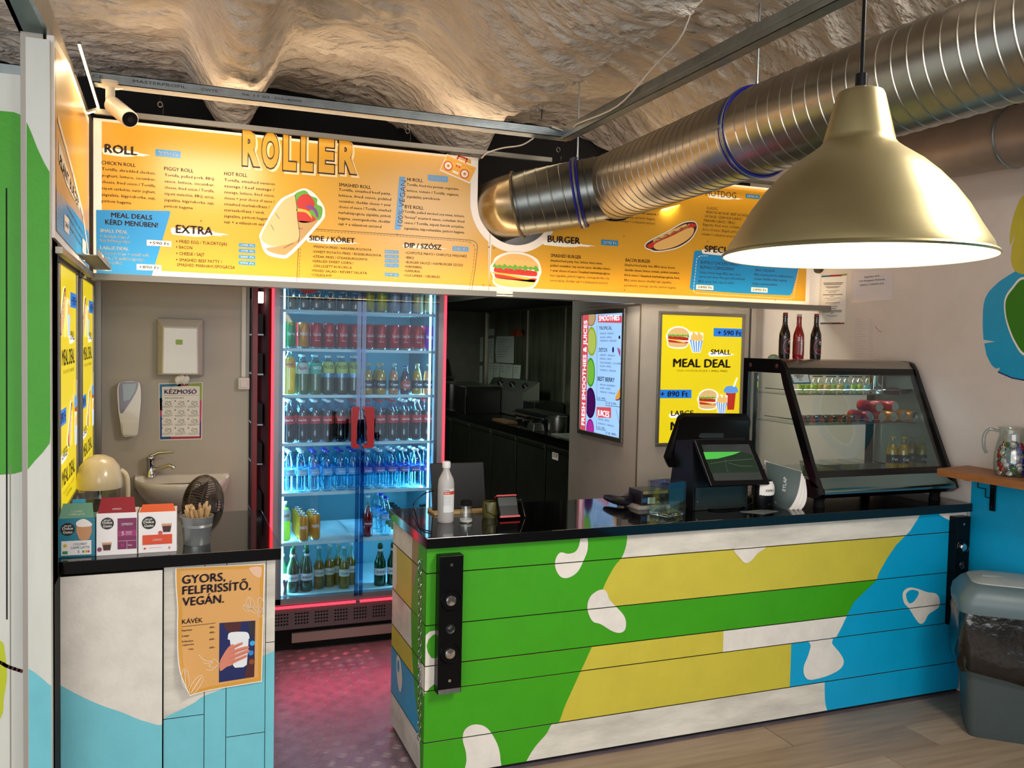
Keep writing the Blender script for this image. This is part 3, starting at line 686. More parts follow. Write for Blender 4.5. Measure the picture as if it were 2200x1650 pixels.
def f(b):
    fr = frB
    brush(b, fr, C3(686, 888), C3(1155, 970), m_wprint, 2); b.txp(fr, 'BURGER', C3(728, 907), C3(1013, 922), 14, K, 3, .046)
    b.txp(fr, 'SMASHED BURGER', C3(755, 1040), C3(1023, 1056), 7, K, 2, .02)
    b.para(fr, ['~Smashed beef patty, bun, lettuce, fried onion,', 'pickled cucumber, top secret sauce, cheddar cheese', '+ your choice of sauce / Smashed marhahúspogácsa,', '~buci, jégsaláta, pirított hagyma, csemegeuborka, top', '~secret szósz, cheddar sajt + a kiválasztott szószod'], C3(752, 1080), C3(1283, 1118), C3(727, 1255), 5.2, K, nb=3)
    b.txp(fr, 'BACON BURGER', C3(1418, 1080), C3(1636, 1092), 7, K, 2, .02)
    b.para(fr, ['~Smashed beef patty, bun, BBQ sauce, bacon,', 'cheddar cheese, lettuce, tomato, pickled cucumber,', 'fried onion / Smashed marhahúspogácsa, buci,', '~BBQ szósz, bacon, cheddar sajt, jégsaláta,', '~paradicsom, csemege uborka, pirított hagyma'], C3(1410, 1118), C3(1900, 1152), C3(1384, 1298), 5, K, nb=3)
    b.txp(fr, 'choice of sauce /', C3(1440, 650), C3(1712, 662), 5, K, 2, .008); b.txp(fr, 'jégsaláta, pirított bagett,', C3(1385, 690), C3(1683, 706), 5, K, 2, 0); b.txp(fr, 'coleslaw + a választott szószod', C3(1362, 728), C3(1677, 748), 5, K, 2, 0)
    brush(b, fr, C4(335, 155), C4(545, 200), m_wprint, 2); b.txp(fr, 'HOTDOG', C4(318, 166), C4(498, 179), 13, K, 3, .0)
    for s, a, c in (('CLASSIC', (322, 245), (390, 249)), ('VENISON SAUSAGE / BEEF SAUSAGE /', (318, 269), (577, 287)), ('SAUSAGE / SZARVASKOLBÁSZ /', (313, 294), (537, 308)), ('MARHAKOLBÁSZ / VIRSLI', (308, 319), (490, 331)), ('Baguette, fried onion, coleslaw + your', (303, 343), (570, 360)), ('choice of sauce / Bagett, pirított hagyma,', (297, 371), (572, 389)), ('coleslaw + a választott szószod', (292, 399), (488, 411))): b.txp(fr, s, C4(*a), C4(*c), 5.6, K, 2, .0, 1)
blk('lettering_burgers', f)
# ROLLER logo: light shadow, dark outline, yellow fill
def f(b):
    fr = frB
    for ch, a, c, hp in (('R', (519, 350), (560, 357), 66), ('O', (561, 354), (600, 362), 66), ('L', (606, 360), (638, 363), 66), ('L', (644, 362), (674, 368), 66), ('E', (682, 365), (720, 369), 64), ('R', (726, 366), (768, 375), 64)):
        (u, v), (u1, _) = fr.uv(*a), fr.uv(*c); h = abs(fr.uv(a[0], a[1]-hp)[1]-v)
        b.tx(fr, ch, u+.010, v-.010, h, mat('logo_shadow', 'f3cf9e', .5), w=u1-u, lay=2, bold=.085, res=4)
        b.tx(fr, ch, u, v, h, K, w=u1-u, lay=3, bold=.085, res=4)
        gx = [p[0] for p in glyphs(ch, .085, 4)[0]]; k_ = .035*(u1-u)/(max(gx)-min(gx))
        b.tx(fr, ch, u+k_, v, h, m_yel, w=u1-u-2*k_, lay=4, bold=.05, res=4)
blk('board_title', f)
def f(b):
    fr = frB
    o = [fr.uv(*C2(*p)) for p in ((375, 695), (430, 710), (480, 750), (545, 840), (555, 900), (545, 945), (430, 1080), (340, 1180), (240, 1275), (190, 1285), (80, 1262), (35, 1215), (10, 1130), (5, 1090), (60, 990), (120, 880), (190, 785), (290, 735))]
    b.poly(fr, offs(cat(o, 3), .008), m_bwhite, 3)
    P = lambda *xy: cat([fr.uv(*C2(xy[i], xy[i+1])) for i in range(0, len(xy), 2)], 3)
    b.poly(fr, P(300, 740, 350, 705, 400, 700, 440, 745, 500, 770, 500, 820, 545, 850, 535, 940, 470, 980, 330, 970, 305, 850), m_let, 4)
    b.poly(fr, P(320, 790, 370, 735, 430, 740, 475, 800, 470, 850, 420, 880, 340, 860), m_red, 5); b.poly(fr, P(320, 900, 380, 880, 440, 910, 490, 960, 400, 985, 330, 970), m_red, 5)
    b.poly(fr, P(395, 840, 440, 830, 495, 870, 510, 930, 495, 935, 470, 880, 420, 858), m_pur, 6); b.poly(fr, P(320, 860, 380, 865, 430, 890, 455, 950, 400, 895, 325, 885), m_chz, 6)
    b.poly(fr, P(300, 745, 320, 850, 325, 950, 345, 1090, 320, 1140, 220, 1180, 100, 1190, 20, 1150, 10, 1090, 90, 940, 190, 800, 250, 760), m_tor, 6)
    b.poly(fr, P(325, 970, 450, 975, 515, 955, 430, 1060, 340, 1160, 240, 1255, 190, 1270, 90, 1245, 50, 1210, 150, 1195, 260, 1165, 345, 1110, 340, 1030), m_tor2, 5)
    b.line(fr, P(300, 745, 320, 850, 325, 950, 345, 1090, 320, 1140)[:12], .002, K, 7)
    for a in ((130, 900, 165, 950), (90, 1000, 115, 1050), (200, 1210, 290, 1165), (330, 1030, 370, 1040)): b.line(fr, [fr.uv(*C2(a[0], a[1])), fr.uv(*C2(a[2], a[3]))], .0018, K, 7)
blk('wrap_picture', f)
def f(b):
    fr = frB; (u0, v1), (u1, v0) = fr.uv(*C3(228, 990)), fr.uv(*C3(660, 1325)); burger(b, fr, u0, v0, u1-u0, v1-v0)
blk('burger_picture', f)
def f(b):
    fr = frB; (u0, v1), (u1, v0) = fr.uv(*C3(1603, 700)), fr.uv(*C3(2040, 1005)); hotdog(b, fr, u0, v0, u1-u0, v1-v0)
blk('hotdog_picture', f)
def f(b):
    fr = frB; P = lambda *xy: [fr.uv(*C2(xy[i], xy[i+1])) for i in range(0, len(xy), 2)]
    b.poly(fr, offs(P(1652, 388, 1908, 498, 1850, 625, 1592, 512), .008), m_bwhite, 3); b.poly(fr, P(1652, 388, 1908, 498, 1850, 625, 1592, 512), m_chz, 4)
    b.line(fr, P(1740, 420, 1755, 392, 1828, 420, 1815, 450), .008, m_red, 5)
    for x, y in ((1660, 480), (1805, 552)):
        c = fr.uv(*C2(x, y)); b.disc(fr, *c, .024, m_red, 5); b.disc(fr, *c, .019, m_bwhite, 6); b.disc(fr, *c, .009, m_bun, 7); b.disc(fr, *c, .004, m_red, 8)
    for x, y in ((1735, 482), (1758, 492)): b.disc(fr, *fr.uv(*C2(x, y)), .005, m_red, 5, n=10)
    b.line(fr, P(1740, 458, 1775, 474), .007, m_bwhite, 5); b.line(fr, P(1705, 530, 1745, 548), .012, m_bwhite, 5); b.line(fr, P(1640, 408, 1880, 512), .0016, m_bun2, 5)
blk('radio_picture', f)
# rails, screws and strips of the board
m_rail = mat('board_rail', '8c867b', .4, .6); m_led = mat('warm_led', 'ffd89a', .5, emit=9); m_ledb = mat('warm_led_beads', 'ffe0a8', .5, emit=22)
b = B(); b.box(XL, XS, BY-.115, BY-.005, ZB-.022, ZB-.016, m_rail); b.box(XL, XS, BY-.118, BY-.113, ZB-.022, ZB+.006, m_rail); part('bottom_rail', b, board)
b = B(); b.box(XS, XR+.065, BY-.115, BY-.005, ZB-.022, ZB-.016, m_rail); b.box(XS+.09, XR+.065, BY-.119, BY-.113, ZB-.022, ZB+.008, m_rail); part('bottom_rail', b, board)
b = B(); b.box(XL+.01, XS+.3, BY-.100, BY-.012, ZT+.012, ZT+.016, m_rail); b.box(XL+.01, XS+.3, BY-.103, BY-.098, ZT-.004, ZT+.018, m_rail); b.box(nc+.3, XR, BY-.103, BY-.098, ZT-.004, ZT+.018, m_rail); part('top_rail', b, board)
b = B(); b.box(XL, XR, BY-.075, BY-.065, ZB-.015, ZB-.010, m_led); part('led_strip', b, board)
b = B(); b.box(XL+.02, nc-.25, BY-.075, BY-.065, ZT+.004, ZT+.009, m_led); b.box(nc+.3, XR, BY-.075, BY-.065, ZT+.004, ZT+.009, m_led); part('led_strip', b, board)
for px, py in ((1050, 531), (1061, 533), (1038, 612), (1053, 613), (1340, 508), (1341, 623), (640, 504), (432, 475), (191, 425), (1520, 519), (1665, 645), (853, 504)):
    b = B(); c = frB.uv(px, py); b.disc(frB, *c, .0035, m_tan, 5, n=10); part('screw', b, board)

# side board
SX = -.33; frS = Fr((SX, 0, 0), (0, 1, 0), (0, 0, 1), (1, 0, 0)); C0 = crop(3.667, 0, 0)
C9 = crop(2.659, 0, 0)
side = thing('side_menu_board', 'narrow yellow and blue menu board on the left return wall above the yellow posters', 'menu board', (SX, 3.6, 1.97))
sy0, sy1 = 2.985, 4.18
outl = [frS.uv(*p) for p in ((118, 504), (118, 80))]
SZ0, SZ1 = 1.995, 2.60
b = B(); b.prism([(sy0, SZ0), (sy1, 1.965), (sy1, 2.63), (3.42, 2.64), (sy0, 2.60)], SX-.02, SX, m_bwhite, 'x'); part('panel', b, side, bev=.001)
b = B(); fr = frS
b.poly(fr, [(sy0+.03, 2.02), (sy1-.02, 1.99), (sy1-.02, 2.60), (3.44, 2.61), (sy0+.03, 2.575)], m_yel, 1)
b.poly(fr, [(sy0+.03, 2.02), (sy1-.06, 1.99), (sy1-.06, 2.05), (sy1-.3, 2.17), (3.5, 2.27), (3.25, 2.32), (sy0+.03, 2.36)], mat('board_taupe', 'a5876a', .3), 2)
b.poly(fr, [(sy0+.03, 2.02), (sy1-.03, 1.99), (sy1-.03, 2.14), (3.6, 2.15), (sy0+.03, 2.15)], m_bblue, 3)
b.line(fr, [(sy0+.08, 2.37), (3.5, 2.28), (sy1-.3, 2.18), (sy1-.06, 2.05)], .022, m_wprint, 4)
b.poly(fr, [(3.08, 2.305), (3.4, 2.25), (3.75, 2.20), (3.72, 2.18), (3.3, 2.205), (3.07, 2.25)], m_wprint, 4)
b.tx(fr, 'PLANT BURGER', 3.1, 2.235, .035, K, w=.6, lay=5, bold=.02, ang=-.09)
for i in range(3): b.tx(fr, 'növényi húspogácsa', 3.3, 2.13-.028*i, .012, K, w=.55, lay=5, bold=0, ang=-.05)
for i in range(5):
    for j in range(9): b.disc(fr, 3.04+.03*i, 2.03+.0135*j, .004, m_wprint, 4, n=6)
b.rect(fr, 3.22, 2.045, 3.36, 2.098, m_wprint, 5); b.tx(fr, 'Shop', 3.29, 2.062, .016, m_bblue, w=.09, lay=6, al='c')
b.rect(fr, 3.85, 2.03, 4.0, 2.085, m_wprint, 5)
part('printed_face', b, side)
b = B(); b.box(SX+.02, SX+.085, 3.45, 4.2, 1.985, 1.989, m_rail); b.box(SX+.083, SX+.087, 3.45, 4.2, 1.985, 2.01, m_rail); b.box(SX, SX+.02, 3.0, 4.17, 1.95, 1.97, m_rail)
part('ledge', b, side)
b = B(); b.box(SX+.045, SX+.055, 3.5, 4.2, 1.99, 1.994, m_led); part('led_strip', b, side)
# bent led profile
t = thing('led_profile', 'glowing LED profile hanging crooked beside the side board and bent at the rail', 'light strip', (-.2, 3.6, 2.66))
p1 = atZ(170, 92, 2.72); p2 = atZ(212, 232, 2.69); p3 = atY(186, 240, 4.15)
b = B(); b.tube([p1, p2], .007, m_rail, 4); b.tube([p2, p3], .006, m_rail, 4); part('profile', b, t)
b = B()
d = V3((0, 0, -.007)); b.tube([p1+d, p2+d], .0045, m_ledb, 6); b.tube([p2+d, p3+d], .0045, m_ledb, 6); part('led_strip', b, t)

# security camera
t = thing('security_camera', 'white bullet security camera hanging from the ceiling rail at the left end', 'camera', atY(237, 178, 3.94))
m_cw = mat('camera_white', 'd9d2c8', .35)
a = atY(237, 178, 3.94)
b = B(); b.lathe([(0, .0), (.052, .0), (.052, -.012), (.046, -.016), (.018, -.018), (.018, -.075), (.012, -.085), (0, -.085)], m_cw, 24, c=a); part('mount', b, t, smooth=True)
c0 = atY(243, 226, 3.90); c1 = atY(279, 256, 3.74)
b = B(); dd = (c1-c0).normalized(); b.tube([c0-dd*.01, c0, c1-dd*.004, c1], [.020, .034, .034, .031], m_cw, 20); b.tube([c0, (a.x, a.y, a.z-.08)], .011, m_cw, 10)
part('camera_body', b, t, smooth=True)
b = B(); b.tube([c1+dd*.0005, c1+dd*.004], .029, m_black, 20); part('lens_face', b, t, smooth=True)
b = B(); b.tube([c1+dd*.003, c1+dd*.007], .012, mat('lens_glass', '101018', .05), 16); part('lens', b, t, smooth=True)
# ================================================================== DUCT
def ductmesh(path, R, pitch, mt, ribs=True, n=56, h=.0022):
    """spiral duct along a smooth path, raised helical seam"""
    P = cat([tuple(p) for p in path], 24, False); P = [V3(p) for p in P]
    S = [0]
    for a, c in zip(P, P[1:]): S.append(S[-1]+(c-a).length)
    L = S[-1]
    def at(s):
        s = min(max(s, 0), L); 
        import bisect
        i = min(max(bisect.bisect_right(S, s)-1, 0), len(P)-2); t = (s-S[i])/max(1e-9, S[i+1]-S[i])
        return P[i].lerp(P[i+1], t), (P[min(i+2, len(P)-1)]-P[max(i-1, 0)]).normalized()
    rows = []
    if ribs:
        k = -2
        while k*pitch < L+pitch:
            for o, r in ((0, 0), (.0025, h), (.0055, h), (.008, 0), (pitch*.5, 0)): rows.append((k*pitch+o, r))
            k += 1
    else: rows = [(L*i/30-pitch, 0) for i in range(0, 34)]
    vs = []
    ref = V3((0, 0, 1))
    for s0, r in rows:
        for j in range(n+1):
            s = s0+(pitch*j/n if ribs else pitch)
            c, t = at(s); rr = R+(r if 0 < s < L else 0)
            q = (ref-t*ref.dot(t)).normalized(); w_ = t.cross(q)
            a = 2*PI*j/n
            vs.append(c+q*cos(a)*rr+w_*sin(a)*rr)
    b = B(); m_ = n+1
    b.add(vs, [(i*m_+j, i*m_+j+1, (i+1)*m_+j+1, (i+1)*m_+j) for i in range(len(rows)-1) for j in range(n)], mt)
    return b
DR = .168
E0, E1, J = V3((1.63, 4.62, 2.40)), atD(1113, 440, 4.52), atD(1318, 401, 4.42)
M1 = V3((2.232, 2.8, 2.592)).lerp(EYE, .04); M2 = V3((2.394, 2.0, 2.649)).lerp(EYE, .04)
dm = (M2-M1).normalized(); M3 = M1+dm*2.6
duct = thing('ventilation_duct', 'large spiral steel duct running from the hole in the menu board towards the viewer', 'duct', (2.0, 3.6, 2.3))
part('spiral_tube', ductmesh([J, J.lerp(M1, .5), M1, M1+dm*1.0, M3], DR, .053, m_zinc), duct, smooth=.16)
part('spiral_tube', ductmesh([E1, E1.lerp(J, .5), J], DR-.004, .060, mat('dull_duct', '7d807c', .33, 1, grime=.4, gscale=8, gcol='53524d')), duct, smooth=.16)
part('elbow', ductmesh([E1+V3((.02, .62, -.04)), E1+V3((-.045, .42, -.035)), E1+V3((-.055, .22, -.02)), E1+V3((-.035, .08, -.008)), E1, E1+(J-E1)*.02], DR-.004, .05, mat('elbow_steel', 'b4a78f', .3, 1, grime=.6, gscale=7, gcol='7c6a4e'), ribs=False), duct, smooth=.9)
def ring(c, t, r, tw, mt, wob=0, n=48):
    t = t.normalized(); q = t.orthogonal().normalized(); w_ = t.cross(q)
    return [c+(q*cos(2*PI*i/n)+w_*sin(2*PI*i/n))*r*(1+wob*R_.uniform(-1, 1)) for i in range(n)]
m_seal = mat('old_sealant', '4b3a22', .7, grime=.6, gscale=30, gcol='8a7a55')
b = B(); b.tube(ring(E1, J-E1, DR+.002, 0, None, .006), .007, m_seal, 6, closed=True); part('sealant_bead', b, duct)
b = B(); b.tube(ring(J, M1-J, DR+.003, 0, None, .006), .006, m_matt, 6, closed=True); part('sealant_bead', b, duct)
m_bl = mat('blue_rubber', '12187e', .35)
def clamp(name, c, t, lab):
    th = thing(name, lab, 'clamp', c-V3((0, 0, DR)))
    b = B(); b.tube(ring(c, t, DR+.008, 0, None), .0055, m_bl, 6, closed=True); b.tube(ring(c+t.normalized()*.028, t, DR+.008, 0, None), .0055, m_bl, 6, closed=True); part('rubber_band', b, th, smooth=True)
    b = B(); b.tube(ring(c+t.normalized()*.014, t, DR+.007, 0, None), .009, m_galv, 6, closed=True); part('steel_band', b, th, smooth=True)
    b = B(); b.cyl(c+V3((0, 0, DR)), c+V3((0, 0, DR+.03)), .007, m_galv, 8); b.cyl(c+V3((0, 0, DR+.03)), c+V3((0, 0, 3.05-c.z)), .0042, m_galv, 6); part('hanger_rod', b, th)
    q = V3((-1, 0, 0)); b = B(); p = c+q*(DR+.012); b.box(p.x-.008, p.x+.008, p.y-.03, p.y+.03, p.z-.006, p.z+.006, m_galv); part('bolt', b, th)
clamp('duct_clamp', E1.lerp(J, .62), J-E1, 'blue rubber-edged clamp round the short first length of duct')
cc = V3((2.09, 3.5, 2.545)).lerp(EYE, .04)
dl = (M1-J); clamp('duct_clamp', J.lerp(M1, .86), dl, 'blue rubber-edged clamp round the long duct just behind the pendant lamp')
# second duct behind, upper right
t = thing('ventilation_duct', 'smooth second duct high on the right behind the brass lamp', 'duct', (3.5, 3.6, 2.4))
q0, q1 = atX(1700, 420, 3.50), atX(2230, 285, 3.50)
q0 = V3((3.50, 5.0, 0)); 
qa, qb = atX(1925, 345, 3.50), atX(2200, 290, 3.50)
dq = (qb-qa).normalized()
part('smooth_tube', ductmesh([qa-dq*.45, qa, qb, qb+dq*1.0], .135, .05, mat('second_duct_steel', 'a89c94', .5, .85, grime=.4, gscale=4), ribs=False), t, smooth=.9)
b = B(); cq = atX(2180, 292, 3.5); b.tube(ring(cq, dq, .139, 0, None), .006, m_galv, 6, closed=True); part('joint_band', b, t)

# white cable sagging along the beam
t = thing('cable', 'white cable looping from the beam end towards the board corner', 'cable', atY(1130, 320, 4.0))
P = [atY(1035, 340, 4.2), atY(1048, 328, 4.15), atY(1080, 318, 4.1), atY(1120, 312, 4.0), atY(1146, 297, 3.95)]
b = B(); b.tube(cat(P, 5, False), .0035, mat('cable_white', 'cfc8bd', .5), 6)
P = [atY(1185, 272, 3.88), atY(1225, 283, 3.86), (1.755, 3.7, 2.73), (1.752, 3.3, 2.715), (1.745, 3.0, 2.79), (1.72, 2.75, 2.84), (1.70, 2.6, ceil_z(1.70, 2.6)+.01)]
b.tube(cat([tuple(p) for p in P], 5, False), .0035, MATS['cable_white'], 6); part('cord', b, t, smooth=True)

# ================================================================== PENDANT LAMP
m_brass = mat('brushed_brass', 'bdb084', .36, 1, bump=.03, bscale=120, stretch=(.3, .3, 8))
lc = atY(1836, 549, 1.0); LR = .184
lamp = thing('pendant_lamp', 'large brushed brass pendant lamp with bell shade hanging on a black cord', 'lamp', lc)
prof = [(LR+.003, -.003), (LR+.0045, 0), (LR+.002, .003), (LR-.002, .004), (.179, .014), (.164, .038), (.148, .066), (.129, .092), (.110, .113), (.090, .131), (.063, .150), (.054, .157), (.0495, .163), (.048, .170), (.0335, .229), (.031, .234), (.024, .2375), (.012, .239), (0, .239)]
b = B(); b.lathe(prof, m_brass, 64, c=lc); part('shade', b, lamp, smooth=.6)
b = B(); m_in = mat('shade_enamel_glow', 'fff4dc', .5, emit=.55)  # enamel glows by itself, in place of bulb light falling on it
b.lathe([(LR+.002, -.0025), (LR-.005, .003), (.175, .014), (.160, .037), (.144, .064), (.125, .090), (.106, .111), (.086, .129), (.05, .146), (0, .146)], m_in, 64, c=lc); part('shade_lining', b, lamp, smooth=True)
b = B(); b.lathe([(0, .052), (.020, .058), (.030, .078), (.027, .098), (.016, .118), (.013, .14), (0, .14)], mat('lamp_bulb', 'fff0cf', .4, emit=14), 24, c=lc); part('bulb', b, lamp, smooth=True)
b = B(); b.cyl(lc+V3((0, 0, .236)), lc+V3((0, 0, .260)), .0085, m_black, 16); b.cyl(lc+V3((0, 0, .25)), lc+V3((0, 0, 1.3)), .0028, m_black, 8); part('cord', b, lamp)
point('pendant_lamp_light', lc+V3((0, 0, .030)), 9, (1, .88, .68), .018)
# ================================================================== MAIN COUNTER
CX0, CX1 = .915, 3.70; FY = CNT_Y
frC = Fr((0, FY, 0), (1, 0, 0), (0, 0, 1), (0, -1, 0))
frE = Fr((CX0, 0, 0), (0, -1, 0), (0, 0, 1), (-1, 0, 0))
counter = thing('serving_counter', 'long mural-painted plank counter in green, olive, white and blue with black worktop', 'counter', (2.3, 3.45, 0))
b = B(); b.box(CX0+.02, CX1-.01, FY+.02, 3.72, .012, .915, m_matt); part('carcass', b, counter)
b = B(); b.box(.902, RX-.004, 3.135, 3.745, .919, CNT_Z, m_gran); part('worktop', b, counter, bev=.002)
b = B(); b.box(CX0+.012, CX1, FY+.012, 3.70, 0.0, .016, m_dark); part('plinth', b, counter)
bands = [.016, .157, .361, .459, .617, .819, .918]
G1 = crop(3, 820, 1100); G2 = crop(2.75, 1300, 1050)
def cp(C, *xy, n=5, closed=True, s=True):
    q = [frC.uv(*C(xy[i], xy[i+1])) for i in range(0, len(xy), 2)]
    return cat(q, n, closed) if s else q
ZL = [0]+bands[1:-1]+[1]
gedge = [frC.uv(*G1(x, y)) for x, y in ((1583, 100), (1582, 145), (1575, 215), (1548, 290), (1500, 350), (1450, 440), (1425, 495))]
gedge2 = [frC.uv(*G1(x, y)) for x, y in ((1355, 865), (1300, 985), (1230, 1140), (1180, 1250), (1140, 1355), (1095, 1370), (1060, 1430), (990, 1510), (940, 1590), (925, 1640), (918, 1700))]
bl = [frC.uv(*G2(x, y)) for x, y in ((1870, 130), (1845, 180), (1800, 250), (1775, 275), (1720, 330), (1665, 410), (1615, 500), (1600, 545), (1530, 610), (1470, 670), (1430, 745), (1400, 810), (1360, 885))]
regions = {   # plank index from the floor up: list of (polygon, material)
}
X0, X1 = CX0-.01, CX1+.01
def Z(i): return bands[i]
base = [m_plank, m_olive, m_olive, m_green, m_olive, m_plank]
m_wb = mat('mural_white', 'e2dcd2', .5, grime=.25, gscale=12, gcol='a8a298', bump=.08, bscale=60)
def leftof(curve): return [(X0, curve[0][1])]+curve+[(X0, curve[-1][1])]
def rightof(curve): return [(X1, curve[0][1])]+curve+[(X1, curve[-1][1])]
G_up = leftof([(gedge[0][0], .99)]+cat(gedge, 4, False)+[(gedge[-1][0]-.02, .617)])
xg3 = frC.uv(*G1(1360, 850))[0]
G_dn = leftof([(xg3+.02, .47)]+cat(gedge2, 4, False)+[(gedge2[-1][0], -.02)])
regions = {5: [(G_up, m_green), (rightof([(bl[0][0]+.01, .99)]+bl), m_blue)], 4: [(G_up, m_green), (rightof([(bl[0][0]+.01, .99)]+bl), m_blue)],
    3: [(rightof(bl), m_blue)], 2: [(G_dn, m_green)], 1: [(G_dn, m_green)], 0: [(G_dn, m_green)]}
xw = frC.uv(*G2(697, 900))[0]
regions[2] = [([(xw, .3), (X1, .3), (X1, .5), (xw, .5)], m_wb), (rightof(bl+[(bl[-1][0]-.02, .30)]), m_blue), (G_dn, m_green)]
xb = frC.uv(*G2(1097, 1000))[0]
regions[1] = [([(xb, .1), (X1, .1), (X1, .4), (xb, .4)], m_blue), (G_dn, m_green)]
xb0 = cat([frC.uv(*G2(x, y)) for x, y in ((1297, 1130), (1297, 1200), (1300, 1260), (1312, 1310), (1335, 1345), (1360, 1390))], 4, False)
regions[0] = [(rightof(xb0), m_blue), (G_dn, m_green)]
blobs = [cp(G1, 1283, 165, 1322, 163, 1325, 240, 1300, 310, 1260, 385, 1200, 423, 1150, 415, 1118, 360, 1120, 300, 1150, 260, 1200, 268, 1245, 255, 1268, 220),
    cp(G1, 1405, 500, 1445, 510, 1465, 560, 1500, 600, 1555, 660, 1573, 710, 1565, 760, 1530, 778, 1480, 765, 1410, 722, 1360, 705, 1330, 650, 1325, 590, 1350, 535),
    cp(G1, 620, 1368, 670, 1385, 710, 1430, 750, 1510, 765, 1600, 762, 1720, 545, 1720, 545, 1600, 540, 1540, 522, 1470, 530, 1410, 570, 1375),
    cp(G2, 765, 352, 945, 340, 900, 380, 860, 425, 828, 438, 800, 415),
    cp(G2, 1207, 890, 1335, 880, 1340, 915, 1385, 970, 1408, 1020, 1385, 1065, 1310, 1105, 1210, 1128, 1175, 1100, 1172, 1050, 1195, 990, 1212, 930),
    cp(G2, 1755, 630, 1765, 600, 1800, 583, 1850, 592, 1900, 610, 1950, 618, 1973, 650, 1968, 700, 1910, 740, 1885, 785, 1858, 796, 1830, 765, 1795, 710, 1765, 675),
    cp(G2, 1970, 148, 2010, 175, 2070, 200, 2120, 205, 2160, 150, 2140, 120, 1980, 125)]
eye_b = cp(G2, 1775, 625, 1795, 600, 1825, 597, 1850, 610, 1840, 640, 1815, 670, 1790, 672)
wl_c = [frC.uv(*G1(x, y)) for x, y in ((360, 760), (310, 768), (285, 790), (262, 835), (240, 870), (200, 900), (200, 1100), (250, 1120), (280, 1170), (310, 1130), (345, 1100), (360, 1100))]
wl_h = [frC.uv(*G1(x, y)) for x, y in ((360, 780), (330, 790), (300, 820), (288, 860), (295, 900), (320, 940), (360, 945))]
for i in range(6):
    z0, z1 = bands[i], bands[i+1]-.0035; pr = R_.uniform(0, .0012)
    b = B(); b.box(CX0-.003, CX1, FY-pr, FY+.018, z0, z1, m_pe, taper=0)
    fr = Fr((0, FY-pr, 0), (1, 0, 0), (0, 0, 1), (0, -1, 0))
    def pc(poly, m, lay): b.poly(fr, clip(poly, CX0-.0029, CX1-.0005, z0+.0003, z1-.0003), m, lay)
    pc([(0, z0), (5, z0), (5, z1), (0, z1)], base[i], .5)
    for k, (poly, m) in enumerate(regions[i]): pc(poly, m, 1+k)
    for p in blobs: pc(p, m_wb, 4)
    pc(wl_c, m_wb, 4); pc(wl_h, m_green, 5); pc(eye_b, m_blue, 5)
    part('plank', b, counter)
# end planks (side facing the walkway)
ez = [.157, .361, .459, .617, .819, .918]
eb = [m_plank, m_blue, m_olive, m_plank, m_olive, m_plank]
for i in range(6):
    z0, z1 = bands[i], bands[i+1]-.0035
    b = B(); b.box(CX0-.002, CX0+.016, FY+.0005, 3.705, z0, z1, m_pe)
    fr = Fr((CX0-.002, 0, 0), (0, -1, 0), (0, 0, 1), (-1, 0, 0))
    def pc(poly, m, lay): b.poly(fr, clip(poly, -3.704, -FY-.001, z0+.0005, z1-.0005), m, lay)
    pc([(-4, z0), (-3, z0), (-3, z1), (-4, z1)], eb[i], .5)
    if i in (5, 4): pc([(-3.38, z0), (-3, z0), (-3, 1), (-3.38, 1)], mat('mural_brown', '9a8150', .5, grime=.2), 1)
    g_ = [(-3.27, .93), (-3.3, .8), (-3.36, .70), (-3.38, .6), (-3.36, .45), (-3.30, .30), (-3.22, .16), (-3.20, -.02), (-3, -.02), (-3, .93)]
    pc(g_, m_green, 2)
    if i == 4: pc([(-3.69, .9), (-3.63, .8), (-3.62, .66), (-3.65, .62), (-3.70, .63)], m_wb, 2)
    if i in (2, 1):
        pc(cat([(-3.26, .50), (-3.21, .52), (-3.165, .50), (-3.165, .40), (-3.165, .34), (-3.2, .36), (-3.25, .42)], 4), m_wb, 3)
        pc(cat([(-3.60, .345), (-3.56, .36), (-3.52, .33), (-3.50, .27), (-3.53, .215), (-3.57, .23), (-3.60, .28)], 4), m_wb, 3)
        pc(cat([(-3.585, .33), (-3.56, .34), (-3.55, .32), (-3.56, .29), (-3.585, .295)], 4), m_blue, 4)
    part('plank', b, counter)
# chain hanging at the corner
chain = thing('chain', 'thin steel chain hanging down the corner of the green counter', 'chain', (.908, 3.27, .1))
hk = atX(903, 1203, .905)
b = B(); b.cyl(hk, hk+V3((.01, 0, .0)), .004, m_galv, 8); b.tube([hk+V3((0, 0, 0)), hk+V3((-.008, 0, -.01)), hk+V3((-.006, 0, -.02))], .0022, m_galv, 6); part('hook', b, chain)
lk = None; n_l = 30
z_ = hk.z-.015; dz = (hk.z-.16)/n_l
for i in range(n_l):
    if lk is None or i == 1:
        b = B(); P = []
        for q in range(16):
            a = 2*PI*q/16; P.append(V3((.0, .0062*cos(a), .0105*sin(a)+(.004 if sin(a) > 0 else -.004))) if i % 2 == 0 else V3((.0062*cos(a), 0, .0105*sin(a)+(.004 if sin(a) > 0 else -.004))))
        b.tube(P, .0019, m_chrome, 5, closed=True)
        o = finish('chain_link', b, .9); o.parent = chain
        if i == 0: lk = o; lk0 = o
        else: lk1 = o
    else:
        o = (lk0 if i % 2 == 0 else lk1).copy(); COL.objects.link(o)
    o.location = V3((.904, hk.y-.028*sin(i/n_l*1.6), z_-dz*i))-chain.location
